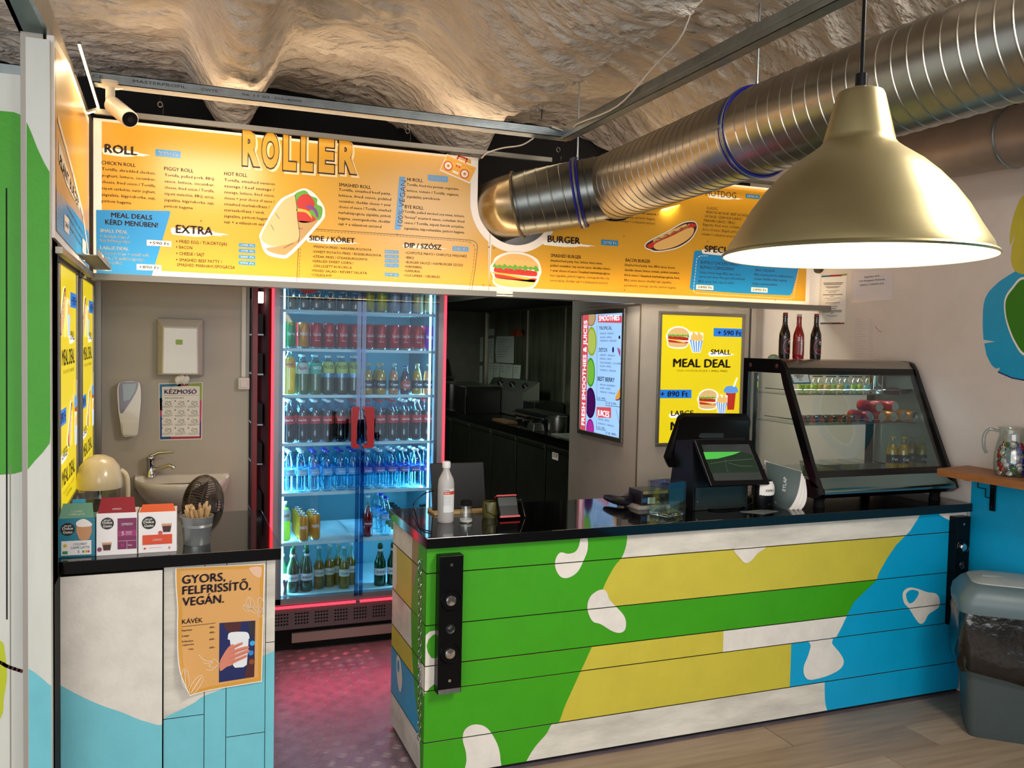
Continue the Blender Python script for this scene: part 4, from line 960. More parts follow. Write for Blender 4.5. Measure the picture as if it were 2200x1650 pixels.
# speakers on the counter front
def speaker(x0, x1, z0, z1, lab, disks):
    t = thing('speaker', lab, 'speaker', ((x0+x1)/2, 3.14, z0)); y0, y1 = 3.115, FY-.003
    b = B(); b.box(x0, x1, y0, y1, z0, z1, m_black); part('cabinet', b, t, bev=.002)
    fr = Fr(((x0+x1)/2, y0, 0), (1, 0, 0), (0, 0, 1), (0, -1, 0))
    b = B(); b.rect(fr, -(x1-x0)/2+.003, z0, (x1-x0)/2-.003, z0+.018, m_galv, 1); part('foot_strip', b, t)
    for z in disks[:2]:
        b = B(); c = V3(((x0+x1)/2, y0, z)); R = Matrix.Rotation(PI/2, 3, 'X')
        b.lathe([(.042, .001), (.039, .004), (.034, -.004), (.021, -.01), (.020, .006), (.017, .009), (0, .010)], [m_black, m_black, mat('cone_black', '141416', .3), m_chrome, m_chrome, m_chrome], 28, c=c, rot=R); part('speaker_cone', b, t, smooth=True)
    for z in disks[2:3]:
        b = B(); b.lathe([(.019, .001), (.017, .003), (.012, .001), (.006, .004), (0, .005)], mat('tweeter', '1d1d20', .3), 20, c=V3(((x0+x1)/2, y0, z)), rot=Matrix.Rotation(PI/2, 3, 'X')); part('tweeter', b, t, smooth=True)
    for z in (z0+.05, z1-.035):
        b = B(); b.disc(fr, 0, z, .006, m_chrome, 3, n=12); part('screw', b, t)
speaker(.949, 1.044, .36, .893, 'slim black column speaker on the green end of the counter', (.72, .515, .61))
speaker(3.585, 3.675, .36, .90, 'slim black column speaker on the blue end of the counter behind the bin', (.75, .52, .66))

# ================================================================== LEFT COUNTER
lcn = thing('side_counter', 'low counter at the left with white and pale blue panels and black worktop', 'counter', (0, 3.5, 0))
b = B(); b.box(LX+.03, .345, FY+.02, 3.85, .0, .915, m_matt); part('carcass', b, lcn)
b = B(); b.box(LX+.003, .368, 3.135, 3.875, .918, CNT_Z, m_gran); part('worktop', b, lcn, bev=.002)
C10 = crop(3.367, 0, 1160)
bc = [frC.uv(*C10(x, y)) for x, y in ((385, 1027), (440, 1042), (530, 1090), (640, 1145), (760, 1195), (880, 1235), (1000, 1285), (1080, 1310), (1165, 1328), (1200, 1280), (1300, 1232), (1400, 1180), (1480, 1125), (1640, 1060), (1800, 900), (1920, 830), (2030, 790))]
LB = cat(bc, 3, False); LB = LB+[(LB[-1][0], -.1), (LB[0][0], -.1)]
xs_ = [frC.uv(*C10(x, 600))[0] for x in (400, 1182, 1480, 1638, 1922, 2020)]
zj1 = frC.uv(*C10(1330, 1280))[1]; zj2 = frC.uv(*C10(1780, 1408))[1]; zj3 = frC.uv(*C10(1970, 738))[1]
def fp(x0, x1, z0, z1, y, nm='plank', m=m_plank):
    b = B(); b.box(x0+.0012, x1-.0012, y, FY+.018, z0+.0015, z1-.0015, m_pe); fr = Fr((0, y, 0), (1, 0, 0), (0, 0, 1), (0, -1, 0))
    b.rect(fr, x0+.0012, z0+.0015, x1-.0012, z1-.0015, m, .5); b.poly(fr, clip(LB, x0+.0012, x1-.0012, z0+.0015, z1-.0015), m_lblue, 1); part(nm, b, lcn)
fp(xs_[0]+.004, xs_[1]-.002, .0, .908, FY-.012, 'front_panel', m_wb)
fp(xs_[1], xs_[2], zj1, .917, FY); fp(xs_[1], xs_[2], 0, zj1, FY+.001)
fp(xs_[2], xs_[3], 0, .917, FY+.0005)
fp(xs_[3], xs_[4], zj2, .917, FY); fp(xs_[3], xs_[4], 0, zj2, FY+.001)
fp(xs_[4], .352, zj3, .917, FY); fp(xs_[4], .352, 0, zj3, FY+.001)
frW = Fr((0, FY-.012, 0), (1, 0, 0), (0, 0, 1), (0, -1, 0))
for px, py, r in ((831, 213, .006), (679, 205, .003), (1125, 200, .003)):
    b = B(); b.disc(frW, *frW.uv(*C10(px, py)), r, m_chrome if r > .004 else m_matt, 2, n=14); part('panel_screw', b, lcn)
# coffee poster, lower left corner curling off
t = thing('coffee_poster', 'orange coffee poster taped on the white planks, lower left corner curling', 'poster', (.23, 3.15, .35))
frK = Fr((0, 3.155, 0), (1, 0, 0), (0, 0, 1), (0, -1, 0))
def ku(x, y): return frK.uv(*C10(x, y))
cn = [ku(1268, 203), ku(1918, 170), ku(1895, 1025), ku(1372, 1112)]
def warp(p, n=0):
    u, v = p; d = max(0, 1-((u-cn[3][0]+.012)/.10)) * max(0, 1-((v-cn[3][1]+.02)/.22)); d = d**2
    return frK.P(u, v, n*LAY+.035*d)
b = B(); NX, NY = 14, 18; vs = []
lb = cat([ku(1268, 203), ku(1270, 330), ku(1282, 500), ku(1280, 650), ku(1285, 850), ku(1310, 980), ku(1372, 1112)], 3, False)
m_or = mat('poster_orange', 'dba45f', .4); m_or2 = mat('poster_border', 'd69a38', .4)
for j in range(NY+1):
    L_ = lb[int(j*(len(lb)-1)/NY)]; R2 = (cn[1][0]+(cn[2][0]-cn[1][0])*j/NY, cn[1][1]+(cn[2][1]-cn[1][1])*j/NY)
    for i in range(NX+1): vs.append((L_[0]+(R2[0]-L_[0])*i/NX, L_[1]+(R2[1]-L_[1])*i/NX))
F = [(j*(NX+1)+i, j*(NX+1)+i+1, (j+1)*(NX+1)+i+1, (j+1)*(NX+1)+i) for j in range(NY) for i in range(NX)]
def inner(m_, k, lay):
    q = []
    for j in range(NY+1):
        for i in range(NX+1):
            a, c_ = k+(1-2*k)*i/NX, k*.72+(1-1.44*k)*j/NY
            jj = c_*NY; j0 = min(int(jj), NY-1); fj = jj-j0; ii = a*NX; i0 = min(int(ii), NX-1); fi = ii-i0
            g_ = lambda I, J_: vs[J_*(NX+1)+I]
            e = [(g_(i0, j0)[d]*(1-fi)+g_(i0+1, j0)[d]*fi)*(1-fj)+(g_(i0, j0+1)[d]*(1-fi)+g_(i0+1, j0+1)[d]*fi)*fj for d in (0, 1)]
            q.append(warp(e, lay))
    return q
b.add([warp(p) for p in vs], F, m_wprint); part('sheet', b, t)
b = B(); b.add(inner(None, .012, 1), F, m_or2); b.add(inner(None, .055, 2), F, m_or)
b.poly(frK, cat([ku(1805, 200), ku(1890, 195), ku(1885, 268), ku(1850, 262), ku(1820, 235)], 3), mat('poster_peach', 'e6bda0', .4), 3); part('printed_ground', b, t)
b = B(); mkb = mat('poster_ink', '2a0d10', .5)
for s, a, c, h in (('GYORS,', (1318, 317), (1628, 303), 17.5), ('FELFRISSÍTŐ,', (1320, 395), (1812, 372), 17.5), ('VEGÁN.', (1320, 477), (1618, 460), 17.5)): b.txp(frK, s, C10(*a), C10(*c), h, mkb, 4, .045, 3)
b.txp(frK, 'KÁVÉK', C10(1318, 607), C10(1465, 592), 9.5, mkb, 4, .02)
b.linep(frK, [C10(1318, 627), C10(1557, 600)], .0016, mkb, 4)
for s, x, y, x2 in (('Espresso', 1318, 660, 1390), ('Lungo', 1318, 700, 1368), ('Kókuszos', 1318, 740, 1397), ('cappuccino', 1320, 765, 1403), ('Mandulás', 1320, 800, 1400), ('cappuccino', 1322, 826, 1403)): b.txp(frK, s, C10(x, y), C10(x2, y-10), 3.6, mkb, 4, .03)
for s, y in (('450.-', 638), ('450.-', 675), ('650.-', 724), ('650.-', 784)): b.txp(frK, s, C10(1515, y), C10(1558, y-4), 3.6, mkb, 4, .03)
part('lettering', b, t)
b = B(); mw = m_wprint
def bean(cx, cy, rx, ry, a):
    P = [ku(cx+rx*cos(q)*cos(a)-ry*sin(q)*sin(a), cy+rx*cos(q)*sin(a)+ry*sin(q)*cos(a)) for q in [2*PI*i/18 for i in range(18)]]
    b.line(frK, P, .0014, mw, 4, True); b.line(frK, [ku(cx+rx*.9*q*cos(a)-6*sin(q*3), cy+rx*.9*q*sin(a)+6*sin(q*3)) for q in (-1, -.6, -.2, .2, .6, 1)], .0012, mw, 4)
bean(1810, 455, 42, 28, 1.2); bean(1845, 505, 36, 22, .3); bean(1885, 455, 42, 20, 1.4); bean(1785, 490, 30, 22, .6); bean(1885, 525, 34, 22, 1.9)
for p in ((1440, 830, 1480, 870, 1540, 880, 1510, 910, 1560, 925), (1470, 930, 1530, 940, 1570, 905, 1590, 915), (1430, 860, 1500, 895, 1550, 860, 1590, 900)): b.line(frK, cat([ku(p[i], p[i+1]) for i in range(0, len(p), 2)], 3, False), .0014, mw, 4)
def beanw(cx, cy, rx, ry, a):
    P = [warp(ku(cx+rx*cos(q)*cos(a)-ry*sin(q)*sin(a), cy+rx*cos(q)*sin(a)+ry*sin(q)*cos(a)), 4) for q in [2*PI*i/20 for i in range(20)]]
    b.tube(P, .0008, mw, 4, closed=True); b.tube([warp(ku(cx+rx*.85*q*cos(a), cy+rx*.85*q*sin(a)), 4) for q in (-1, -.5, 0, .5, 1)], .0012, mw, 4)
beanw(1340, 990, 66, 27, 1.45); beanw(1418, 1040, 75, 30, 2.2)
part('bean_drawings', b, t)
b = B(); P = lambda *xy: [ku(xy[i], xy[i+1]) for i in range(0, len(xy), 2)]
b.poly(frK, P(1587, 600, 1847, 582, 1838, 990, 1583, 1030), mat('photo_navy', '16225c', .4), 3)
b.poly(frK, cat(P(1620, 605, 1690, 598, 1740, 594, 1735, 650, 1690, 668, 1640, 655), 3), mat('photo_hair', '4a1d1c', .5), 4)
b.poly(frK, P(1790, 592, 1845, 586, 1843, 720, 1810, 690, 1800, 640), mat('photo_dusk', '2c2430', .5), 4); b.poly(frK, P(1800, 850, 1842, 850, 1838, 985, 1765, 1000), MATS['photo_hair'], 4)
for x, y, c in ((1825, 745, '3aa8e0'), (1815, 815, '2e86c8'), (1820, 880, '8a4a30')): b.disc(frK, *ku(x, y), .009, mat('photo_blur_'+c, c, .4), 5)
b.poly(frK, cat(P(1660, 700, 1800, 690, 1785, 900, 1760, 918, 1700, 922, 1685, 905), 1), mat('photo_cup', 'e4e8ea', .4), 6)
b.poly(frK, cat(P(1648, 705, 1655, 672, 1700, 662, 1770, 662, 1795, 672, 1803, 700, 1790, 715, 1660, 720), 2), MATS['photo_cup'], 7)
sk = mat('photo_skin', 'd5826a', .5); sk2 = mat('photo_skin_shade', 'a85a48', .5)
b.poly(frK, cat(P(1590, 880, 1610, 835, 1650, 775, 1690, 755, 1700, 860, 1680, 900, 1640, 915, 1592, 945), 3), sk, 7)
for a in ((1645, 785, 1700, 755, 1750, 738, 1752, 752, 1700, 780, 1660, 800), (1650, 815, 1710, 785, 1790, 765, 1795, 785, 1730, 805, 1665, 835), (1650, 850, 1710, 820, 1795, 790, 1797, 810, 1730, 840, 1665, 865), (1660, 880, 1710, 855, 1780, 828, 1782, 846, 1730, 870, 1680, 892)):
    b.poly(frK, cat(P(*a), 3), sk, 8); b.line(frK, P(a[0]+10, a[1]+6, a[4], a[5]+10), .001, sk2, 9)
part('printed_photo', b, t)
# ================================================================== MEAL DEAL POSTERS (backlit)
for n, c, e in (('board_white', 'f6f4ea', 1.0), ('ink_bun', 'e0b878', .9), ('ink_red', 'c02a18', .8), ('ink_cheese', 'f2c458', .9), ('ink_bun_dark', 'b98a48', .8), ('ink_lettuce', '6cae30', .8), ('ink_dark_red', '7c1410', .8), ('fries_blue', '5c9ae0', .9), ('brown_ink', '2a0f05', .3), ('ink_tortilla', 'e6d2a8', .9)): mat(n+'_lit', c, .3, emit=e)
m_ylit = mat('backlit_yellow', 'eed512', .3, emit=.85); m_bllit = mat('backlit_blue', '1c7ee0', .3, emit=.8)
CM = crop(3.588, 1220, 640)
def meal_poster(fr, u0, v0, W, H, t, kind=0, fw=.022, lit=True):
    """snap frame with print; (u0, v0) inner lower-left, W x H inner size"""
    L_ = '_lit'; yb = m_ylit; ink = mat('poster_black', '22120c', .4)
    M = lambda x, y: (u0+(x-715)/590*W, v0+(1105-y)/980*H); sx, sy = W/590, H/980
    b = B()
    def bar(a0, b0, a1, b1): 
        vs = [fr.P(u, v, n) for n in (.0, .014) for u, v in ((a0, b0), (a1, b0), (a1, b1), (a0, b1))]
        b.add(vs, [(3, 2, 1, 0), (4, 5, 6, 7), (0, 1, 5, 4), (1, 2, 6, 5), (2, 3, 7, 6), (3, 0, 4, 7)], m_alu)
    U1, V1 = u0+W, v0+H
    bar(u0-fw, v0-fw, U1+fw, v0); bar(u0-fw, V1, U1+fw, V1+fw); bar(u0-fw, v0, u0, V1); bar(U1, v0, U1+fw, V1)
    part('frame', b, t, bev=.003)
    fr = Fr(fr.P(0, 0, .006), fr.U, fr.V, fr.N)
    b = B(); b.rect(fr, u0, v0, U1, V1, yb, 0); part('sheet', b, t)
    b = B()
    def T(s, x0, y, x1, h, m=ink, bold=.03): b.tx(fr, s, *M(x0, y), h*sy, m, w=(x1-x0)*sx, lay=4, bold=bold, res=3)
    def tg(x0, y0, x1, y1): b.rect(fr, *M(x0, y1), *M(x1, y0), m_bllit, 2)
    tg(1092, 215, 1305, 280); T('+ 590 Ft', 1122, 268, 1300, 36); tg(715, 697, 943, 762); T('+ 890 Ft', 720, 750, 917, 40)
    wl_ = MATS['board_white_lit']
    def br(x0, y0, x1, y1): 
        (a0, b1), (a1, b0) = M(x0, y0), M(x1, y1); w, h = a1-a0, b1-b0
        b.poly(fr, [(a0+x*w, b0+y*h) for x, y in [(0, .9), (.3, 1), (.7, .85), (.8, .7), (1, .5), (.8, .3), (.6, .1), (.05, 0), (-.02, .4)]], wl_, 2)
    br(1062, 400, 1260, 438); T('SMALL', 1077, 420, 1225, 38); T('MEAL DEAL', 805, 522, 1225, 62, bold=.045)
    gl_ = mat('poster_olive_ink', '8a7a10', .5); T('YOUR CHOSEN', 828, 557, 1055 if False else 960, 14, gl_, .0); T('BURGER' if not kind else 'HOTDOG', 966, 557, 1058, 14, gl_, 0); T('+ SMALL FRIES!', 1065, 557, 1203, 14, ink, .01)
    br(788, 880, 1010, 915); T('LARGE', 800, 897, 960, 38); T('MEAL DEAL', 800, 1008, 1225, 62, bold=.045)
    T('YOUR CHOSEN %s + LARGE FRIES' % ('BURGER' if not kind else 'HOTDOG'), 828, 1045, 1203, 14, gl_, .0); T('+ SOFT DRINK!', 920, 1070, 1120, 14, ink, .01)
    part('lettering', b, t)
    if kind: PC = [('hotdog_picture', hotdog, M(730, 400), 190, 190, 3), ('hotdog_picture', hotdog, M(985, 870), 150, 180, 3)]
    else: PC = [('burger_picture', burger, M(750, 375), 170, 160, 3), ('burger_picture', burger, M(990, 850), 155, 155, 3)]
    for nm, fn, o_, w_, h_, ly in PC+[('fries_picture', fries, M(908, 405), 110, 155, 12), ('cup_picture', cup, M(1180, 855), 108, 225, 8), ('fries_picture', fries, M(1115, 880), 95, 145, 20)]:
        b = B(); fn(b, fr, *o_, w_*sx, h_*sy, ly, L_); part(nm, b, t)
frY = Fr((0, WY-.001, 0), (1, 0, 0), (0, 0, 1), (0, -1, 0))
(u0, v1), (u1, v0) = frY.uv(*CM(722, 128)), frY.uv(*CM(1308, 1102))
t = thing('meal_deal_poster', 'yellow meal deal poster in a snap frame behind the cash register screen', 'poster', (3.2, WY-.02, v0))
meal_poster(frY, u0, v0, u1-u0, v1-v0, t)
frX = Fr((LX+.003, 0, 0), (0, 1, 0), (0, 0, 1), (1, 0, 0))
def yy(px, py): return frX.uv(px, py)
ya, yb_ = yy(121, 800)[0], yy(159.5, 800)[0]; yc, yd = yy(170.5, 800)[0], yy(196, 800)[0]
t = thing('meal_deal_poster', 'yellow hotdog meal deal poster on the left wall nearest the boxes', 'poster', (LX, 3.45, 1.05))
meal_poster(frX, ya, 1.085, yb_-ya, .855, t, 1, fw=.028)
t = thing('meal_deal_poster', 'yellow hotdog meal deal poster on the left wall nearer the washroom corner', 'poster', (LX, 4.2, 1.05))
meal_poster(frX, yc, 1.085, min(yd, 4.72)-yc, .855, t, 1, fw=.028)
b = B(); b.box(LX-.008, LX+.02, 3.08, 3.10, 1.0, 1.98, m_alu); b.box(LX-.008, LX+.02, 3.06, 3.075, .965, 1.99, mat('profile_pale', '9fb0b6', .3, .8)); solo('edge_profile', b, 'upright aluminium edge profile left of the first yellow poster', 'profile')

# smoothies screen on the return wall (X = 2.77)
SWX = 2.767; frQ = Fr((SWX, 0, 0), (0, -1, 0), (0, 0, 1), (-1, 0, 0))
t = thing('smoothie_screen', 'backlit smoothies and juices sign on the narrow wall beside the kitchen', 'sign', (SWX, 5.3, 1.06))
q = lambda x, y: frQ.uv(*CM(x, y))
ua, ub = q(112, 600)[0], q(423, 600)[0]; va, vb = 1.098, 1.922
def sm(x, y):
    u = q(x, y)[0] if 112 <= x <= 425 else q(x, y)[0]
    tp, bt = 152+(128-152)*(x-112)/311, 1032+(1090-1032)*(x-112)/311
    return (u, va+(vb-va)*(bt-y)/(bt-tp))
m_sb = mat('screen_skyblue', '9cc6f6', .3, emit=1.1); m_sr = mat('screen_red', 'd8545c', .3, emit=.9); m_sn = mat('screen_ink', '14285c', .4); m_sw = mat('screen_white', 'f2f4ff', .3, emit=1.1)
b = B()
for a0, b0, a1, b1 in ((ua-.03, va-.03, ub+.03, va), (ua-.03, vb, ub+.03, vb+.03), (ua-.03, va, ua, vb), (ub, va, ub+.03, vb)):
    vs = [frQ.P(u, v, n) for n in (0, .018) for u, v in ((a0, b0), (a1, b0), (a1, b1), (a0, b1))]; b.add(vs, [(3, 2, 1, 0), (4, 5, 6, 7), (0, 1, 5, 4), (1, 2, 6, 5), (2, 3, 7, 6), (3, 0, 4, 7)], m_alu)
part('frame', b, t, bev=.003)
frQ2 = Fr((SWX-.006, 0, 0), (0, -1, 0), (0, 0, 1), (-1, 0, 0))
b = B(); b.rect(frQ2, ua, va, ub, vb, m_sb, 0); b.poly(frQ2, [(ua, va), (sm(152, 600)[0], va), (sm(157, 600)[0], vb), (ua, vb)], m_sr, 1); part('lit_panel', b, t)
b = B()
for (cx, cy, rx, ry, c, c2) in ((185, 165, 38, 70, 'c99862', 'e8c48c'), (190, 352, 38, 112, 'b5d21a', 'd9ec70'), (182, 590, 34, 112, '4bb81a', '8fe04e'), (180, 825, 40, 118, '3a0a4a', '4e1266'), (178, 1030, 30, 82, 'a81a9a', 'd63ac0')):
    P_ = [sm(cx+rx*cos(a), cy+ry*sin(a)) for a in [2*PI*i/24 for i in range(24)]]; P_ = clip(P_, sm(157, 600)[0], ub, va, vb); b.poly(frQ2, P_, mat('fruit_rind_'+c, c, .3, emit=.55), 2)
    P_ = [sm(cx+rx*.8*cos(a), cy+ry*.86*sin(a)) for a in [2*PI*i/24 for i in range(24)]]; P_ = clip(P_, sm(157, 600)[0], ub, va, vb); b.poly(frQ2, P_, mat('fruit_flesh_'+c2, c2, .3, emit=.6), 3)
b.poly(frQ2, cat([sm(372, 790), sm(395, 730), sm(418, 700), sm(420, 750), sm(400, 785)], 3), mat('mango', 'f0a83c', .3, emit=.8), 3); b.poly(frQ2, cat([sm(372, 795), sm(400, 788), sm(421, 752), sm(418, 780), sm(395, 800)], 3), mat('mango_skin', '5a1a6a', .3, emit=.5), 4)
b.disc(frQ2, *sm(356, 412), .014, mat('berry', '2a2a90', .3, emit=.5), 3, rv=.02)
for i in range(5): b.line(frQ2, [sm(410, 460), sm(388+6*i, 395+4*abs(i-1))], .006, mat('petal', 'b04a86', .3, emit=.7), 3)
b.line(frQ2, [sm(378, 868), sm(395, 930), sm(412, 1010)], .003, m_sn, 3); b.disc(frQ2, *sm(405, 315), .012, m_sn, 3)
part('printed_fruit', b, t)
b = B()
u_, v_ = sm(142, 1000); b.tx(frQ2, 'FRESH SMOOTHIES & JUICES', u_-.012, va+.035, .050, m_sw, w=(vb-va)-.075, lay=5, bold=.03, ang=PI/2, res=3)
def sq(x0, y0, x1, y1): b.poly(frQ2, [sm(x0, y1), sm(x1, y1), sm(x1, y0), sm(x0, y0)], m_sr, 2)
sq(238, 150, 423, 205); sq(228, 855, 340, 935)
def S(s, x0, y, x1, h, m=m_sn, bold=.01):
    (a, c), (a2, _) = sm(x0, y), sm(x1, y); b.tx(frQ2, s, a, c, h/940*(vb-va), m, w=a2-a, lay=4, bold=bold, res=2)
S('SMOOTHIES', 247, 194, 405, 40, m_sw, .04); S('JUICES', 234, 918, 326, 44, m_sw, .04)
S('TROPICAL', 248, 262, 348, 26, mat('screen_gold', 'b8924a', .3), .02); S('DETOX', 247, 430, 312, 30, mat('screen_teal', '1c9a80', .3), .03); S('BEST BERRY', 238, 652, 368, 32, m_sn, .03)
for s, y, x1 in (('•MANGÓ / MANGO', 297, 362), ('•ALMA / APPLE', 326, 345), ('•NARANCS / ORANGE', 352, 382), ('•SPENÓT / SPINACH', 462, 370), ('•MENTA / MINT', 490, 345), ('•KÍGYÓUBORKA / CUCUMBER', 520, 421), ('•ALMA / APPLE', 546, 342), ('•NARANCS / ORANGE', 576, 377), ('•MÁLNA / RASPBERRY', 688, 375), ('•ALMA / APPLE', 714, 337), ('•NARANCS / ORANGE', 743, 372), ('•ALMA / APPLE', 953, 328), ('•NARANCS / ORANGE', 985, 362)): S(s, 254 if y < 900 else 240, y, x1, 14, m_sn, .0)
for s, x, y, x1 in (('3 dl 1490.-', 233, 792, 305), ('5 dl 2190.-', 306, 828, 388), ('3 dl 1190.-', 230, 1016, 298), ('5 dl 1890.-', 304, 1058, 388)): S(s, x, y, x1, 17)
for P_ in (((232, 230), (230, 800), (300, 806), (300, 840), (418, 850)), ((228, 960), (227, 1024), (298, 1032), (298, 1062))): b.line(frQ2, [sm(*p) for p in P_], .003, m_sn, 3)
part('lettering', b, t)
# trunking above the signs and hanging loops of wire
b = B(); p0, p1 = atX(1262, 667, 2.765), V3((2.765, 4.84, 1.99)); b.box(2.745, 2.768, 4.84, p0.y, 1.975, 1.995, m_panel); b.box(2.745, 3.02, WY-.022, WY-.002, 1.985, 2.005, m_panel); solo('cable_trunking', b, 'thin cable trunking running above the smoothies sign round the corner', 'trunking')
b = B()
for x0, x1 in ((1470, 1530), (1565, 1625)):
    P_ = [atY(x0+(x1-x0)*i/8, 656+9*sin(PI*i/8), 4.81) for i in range(9)]; b.tube(P_, .002, MATS['cable_white'], 5)
solo('cable', b, 'loops of thin cable sagging above the meal deal poster', 'cable')

# ================================================================== WASHROOM WALL
frH = Fr((0, 4.843, 0), (1, 0, 0), (0, 0, 1), (0, -1, 0)); C7 = crop(3.056, 100, 600)
def hu(x, y): return frH.uv(*C7(x, y))
m_pw = mat('dispenser_white', 'ccc6bd', .22, coat=.3)
(a0, z1), (a1, z0) = hu(725, 255), hu(1027, 648)
t = thing('towel_dispenser', 'white paper towel dispenser with a green label on the washroom wall', 'dispenser', ((a0+a1)/2, 4.84, z0))
b = B(); yb0 = 4.843; W_ = a1-a0
pr_ = [(a0, z0+.01), (a0, z1-.012), (a0+.012, z1), (a1-.012, z1), (a1, z1-.012), (a1, z0+.01), (a1-.02, z0+.012), ((a0+a1)/2+.06, z0+.035), ((a0+a1)/2-.06, z0+.035), (a0+.02, z0+.012)]
b.prism(pr_, 4.80, yb0, mat('dispenser_edge', '6e6a66', .4)); part('back_shell', b, t, bev=.004)
b = B(); i0, i1 = a0+.004, a1-.004
fv = [(i0, 4.80, z0+.014), (i1, 4.80, z0+.014), (i1, 4.80, z1-.004), (i0, 4.80, z1-.004), (i0+.022, 4.745, z0+.022), (i1-.022, 4.745, z0+.022), (i1-.026, 4.745, z1-.045), (i0+.026, 4.745, z1-.045)]
b.add(fv, [(0, 1, 5, 4), (1, 2, 6, 5), (2, 3, 7, 6), (3, 0, 4, 7), (4, 5, 6, 7)], m_pw); part('cover', b, t, bev=.006)
fD = Fr((0, 4.745, 0), (1, 0, 0), (0, 0, 1), (0, -1, 0)); b = B(); b.rectp(fD, C7(848, 396), C7(893, 430), mat('label_green', '8fae3a', .5), 2); b.txp(fD, 'Tork', C7(856, 420), C7(884, 421), 4, m_wprint, 3, .02); part('label', b, t)
b = B(); cx, cz = hu(890, 665)
for i in range(5): b.lathe([(0, .02), (.012, .012), (.016, 0), (.01, -.02), (0, -.028)], m_pap, 8, c=(cx+(i-2)*.011, 4.79+.006*(i % 2), cz+.008+.004*(i % 3)))
part('paper_tuft', b, t, smooth=True)
(a0, z1), (a1, z0) = hu(468, 665), hu(625, 1022)
t = thing('soap_dispenser', 'white soap dispenser with smoky window on the washroom wall', 'dispenser', ((a0+a1)/2, 4.84, z0))
P_ = cat([hu(*p) for p in ((490, 672), (540, 664), (600, 668), (620, 700), (622, 800), (612, 900), (600, 1010), (560, 1022), (505, 1018), (490, 940), (478, 860), (470, 760), (472, 700))], 3)
b = B(); b.prism(P_, 4.775, 4.843, m_pw); part('housing', b, t, bev=.01)
fS = Fr((0, 4.775, 0), (1, 0, 0), (0, 0, 1), (0, -1, 0)); b = B(); b.polyp(fS, cat([C7(*p) for p in ((490, 676), (540, 672), (600, 674), (592, 730), (560, 790), (520, 850), (500, 878), (482, 872), (476, 800), (474, 710))], 3), mat('smoky_purple', '5d5464', .15), 2); b.polyp(fS, [C7(*p) for p in ((500, 688), (590, 686), (580, 735), (545, 790), (505, 800))], mat('smoky_window', '6a7a80', .1), 3); part('window', b, t)
b = B(); P2 = [hu(*p) for p in ((500, 932), (600, 932), (596, 1012), (508, 1012))]; b.prism(P2, 4.765, 4.775, m_pw); part('push_bar', b, t, bev=.004)
(a0, z1), (a1, z0) = hu(738, 682), hu(1024, 1052)
t = thing('handwash_poster', 'hand washing instruction sheet with coloured border below the towel dispenser', 'poster', ((a0+a1)/2, 4.84, z0))
b = B(); b.polyp(frH, [C7(736, 684), C7(1026, 676), C7(1020, 1050), C7(742, 1058)], m_pap, 1); part('sheet', b, t)
b = B()
for col, pp in (('0c6a9a', ((742, 690), (880, 686), (880, 702), (758, 706), (760, 860), (745, 860))), ('8aa02a', ((930, 684), (1020, 680), (1019, 795), (1006, 795), (1006, 702), (930, 700))), ('c02a6a', ((1006, 795), (1019, 795), (1016, 935), (1005, 935))), ('a01838', ((815, 1050), (1015, 1045), (1015, 1030), (815, 1034))), ('16407a', ((744, 900), (757, 900), (758, 1034), (815, 1032), (815, 1050), (745, 1052))), ('8a1a2a', ((860, 690), (930, 686), (930, 700), (860, 702))), ('b02a5a', ((742, 780), (756, 780), (757, 900), (744, 900))), ('5a2a7a', ((1005, 935), (1016, 935), (1015, 1030), (1004, 1030)))): b.polyp(frH, [C7(*p) for p in pp], mat('border_'+col, col, .5), 2)
b.txp(frH, 'KÉZMOSÓ', C7(775, 752), C7(985, 750), 9, mat('purple_ink', '4a1a5a', .5), 3, .045)
b.linep(frH, [C7(770, 762), C7(1000, 760)], .001, m_ink, 3)
for r_i in range(4):
    for c_i in range(3):
        x, y = 755+86*c_i, 795+59*r_i; w_ = MATS['purple_ink']
        b.rectp(frH, C7(x, y), C7(x+7, y+8), w_, 3)
        b.linep(frH, [C7(*p) for p in cat([(x+22, y+22), (x+34, y+4), (x+44, y+14), (x+58, y+6), (x+60, y+26), (x+44, y+32), (x+36, y+22)], 2)], .0013, m_ink, 3, True)
        b.linep(frH, [C7(*p) for p in ((x+26, y+30), (x+50, y+8), (x+66, y+30))], .0009, m_ink, 3)
        for k in range(3): b.linep(frH, [C7(x+2, y+37+5*k), C7(x+(74 if k < 2 else 52), y+37+5*k)], .0008, m_ink, 3)
b.txp(frH, 'Hogyan mossunk kezet helyesen', C7(775, 782), C7(900, 780), 2.6, m_ink, 3, 0); part('printed_instructions', b, t)
# socket with conduit
(a0, z1), (a1, z0) = hu(1254, 643), hu(1333, 722)
t = thing('wall_switch', 'white switch box with conduit on the washroom wall edge', 'switch', ((a0+a1)/2, 4.84, z0))
b = B(); b.box(a0, a1-.003, 4.80, 4.844, z0, z1, m_pw); part('housing', b, t, bev=.006); b = B(); b.box(a0+.012, a1-.016, 4.793, 4.80, z0+.012, z1-.014, m_pw); part('rocker', b, t, bev=.002)
cx = hu(1294, 400)[0]; b = B(); b.box(cx-.012, cx+.012, 4.828, 4.844, z1, 1.99, m_pw); part('conduit', b, t, bev=.003)
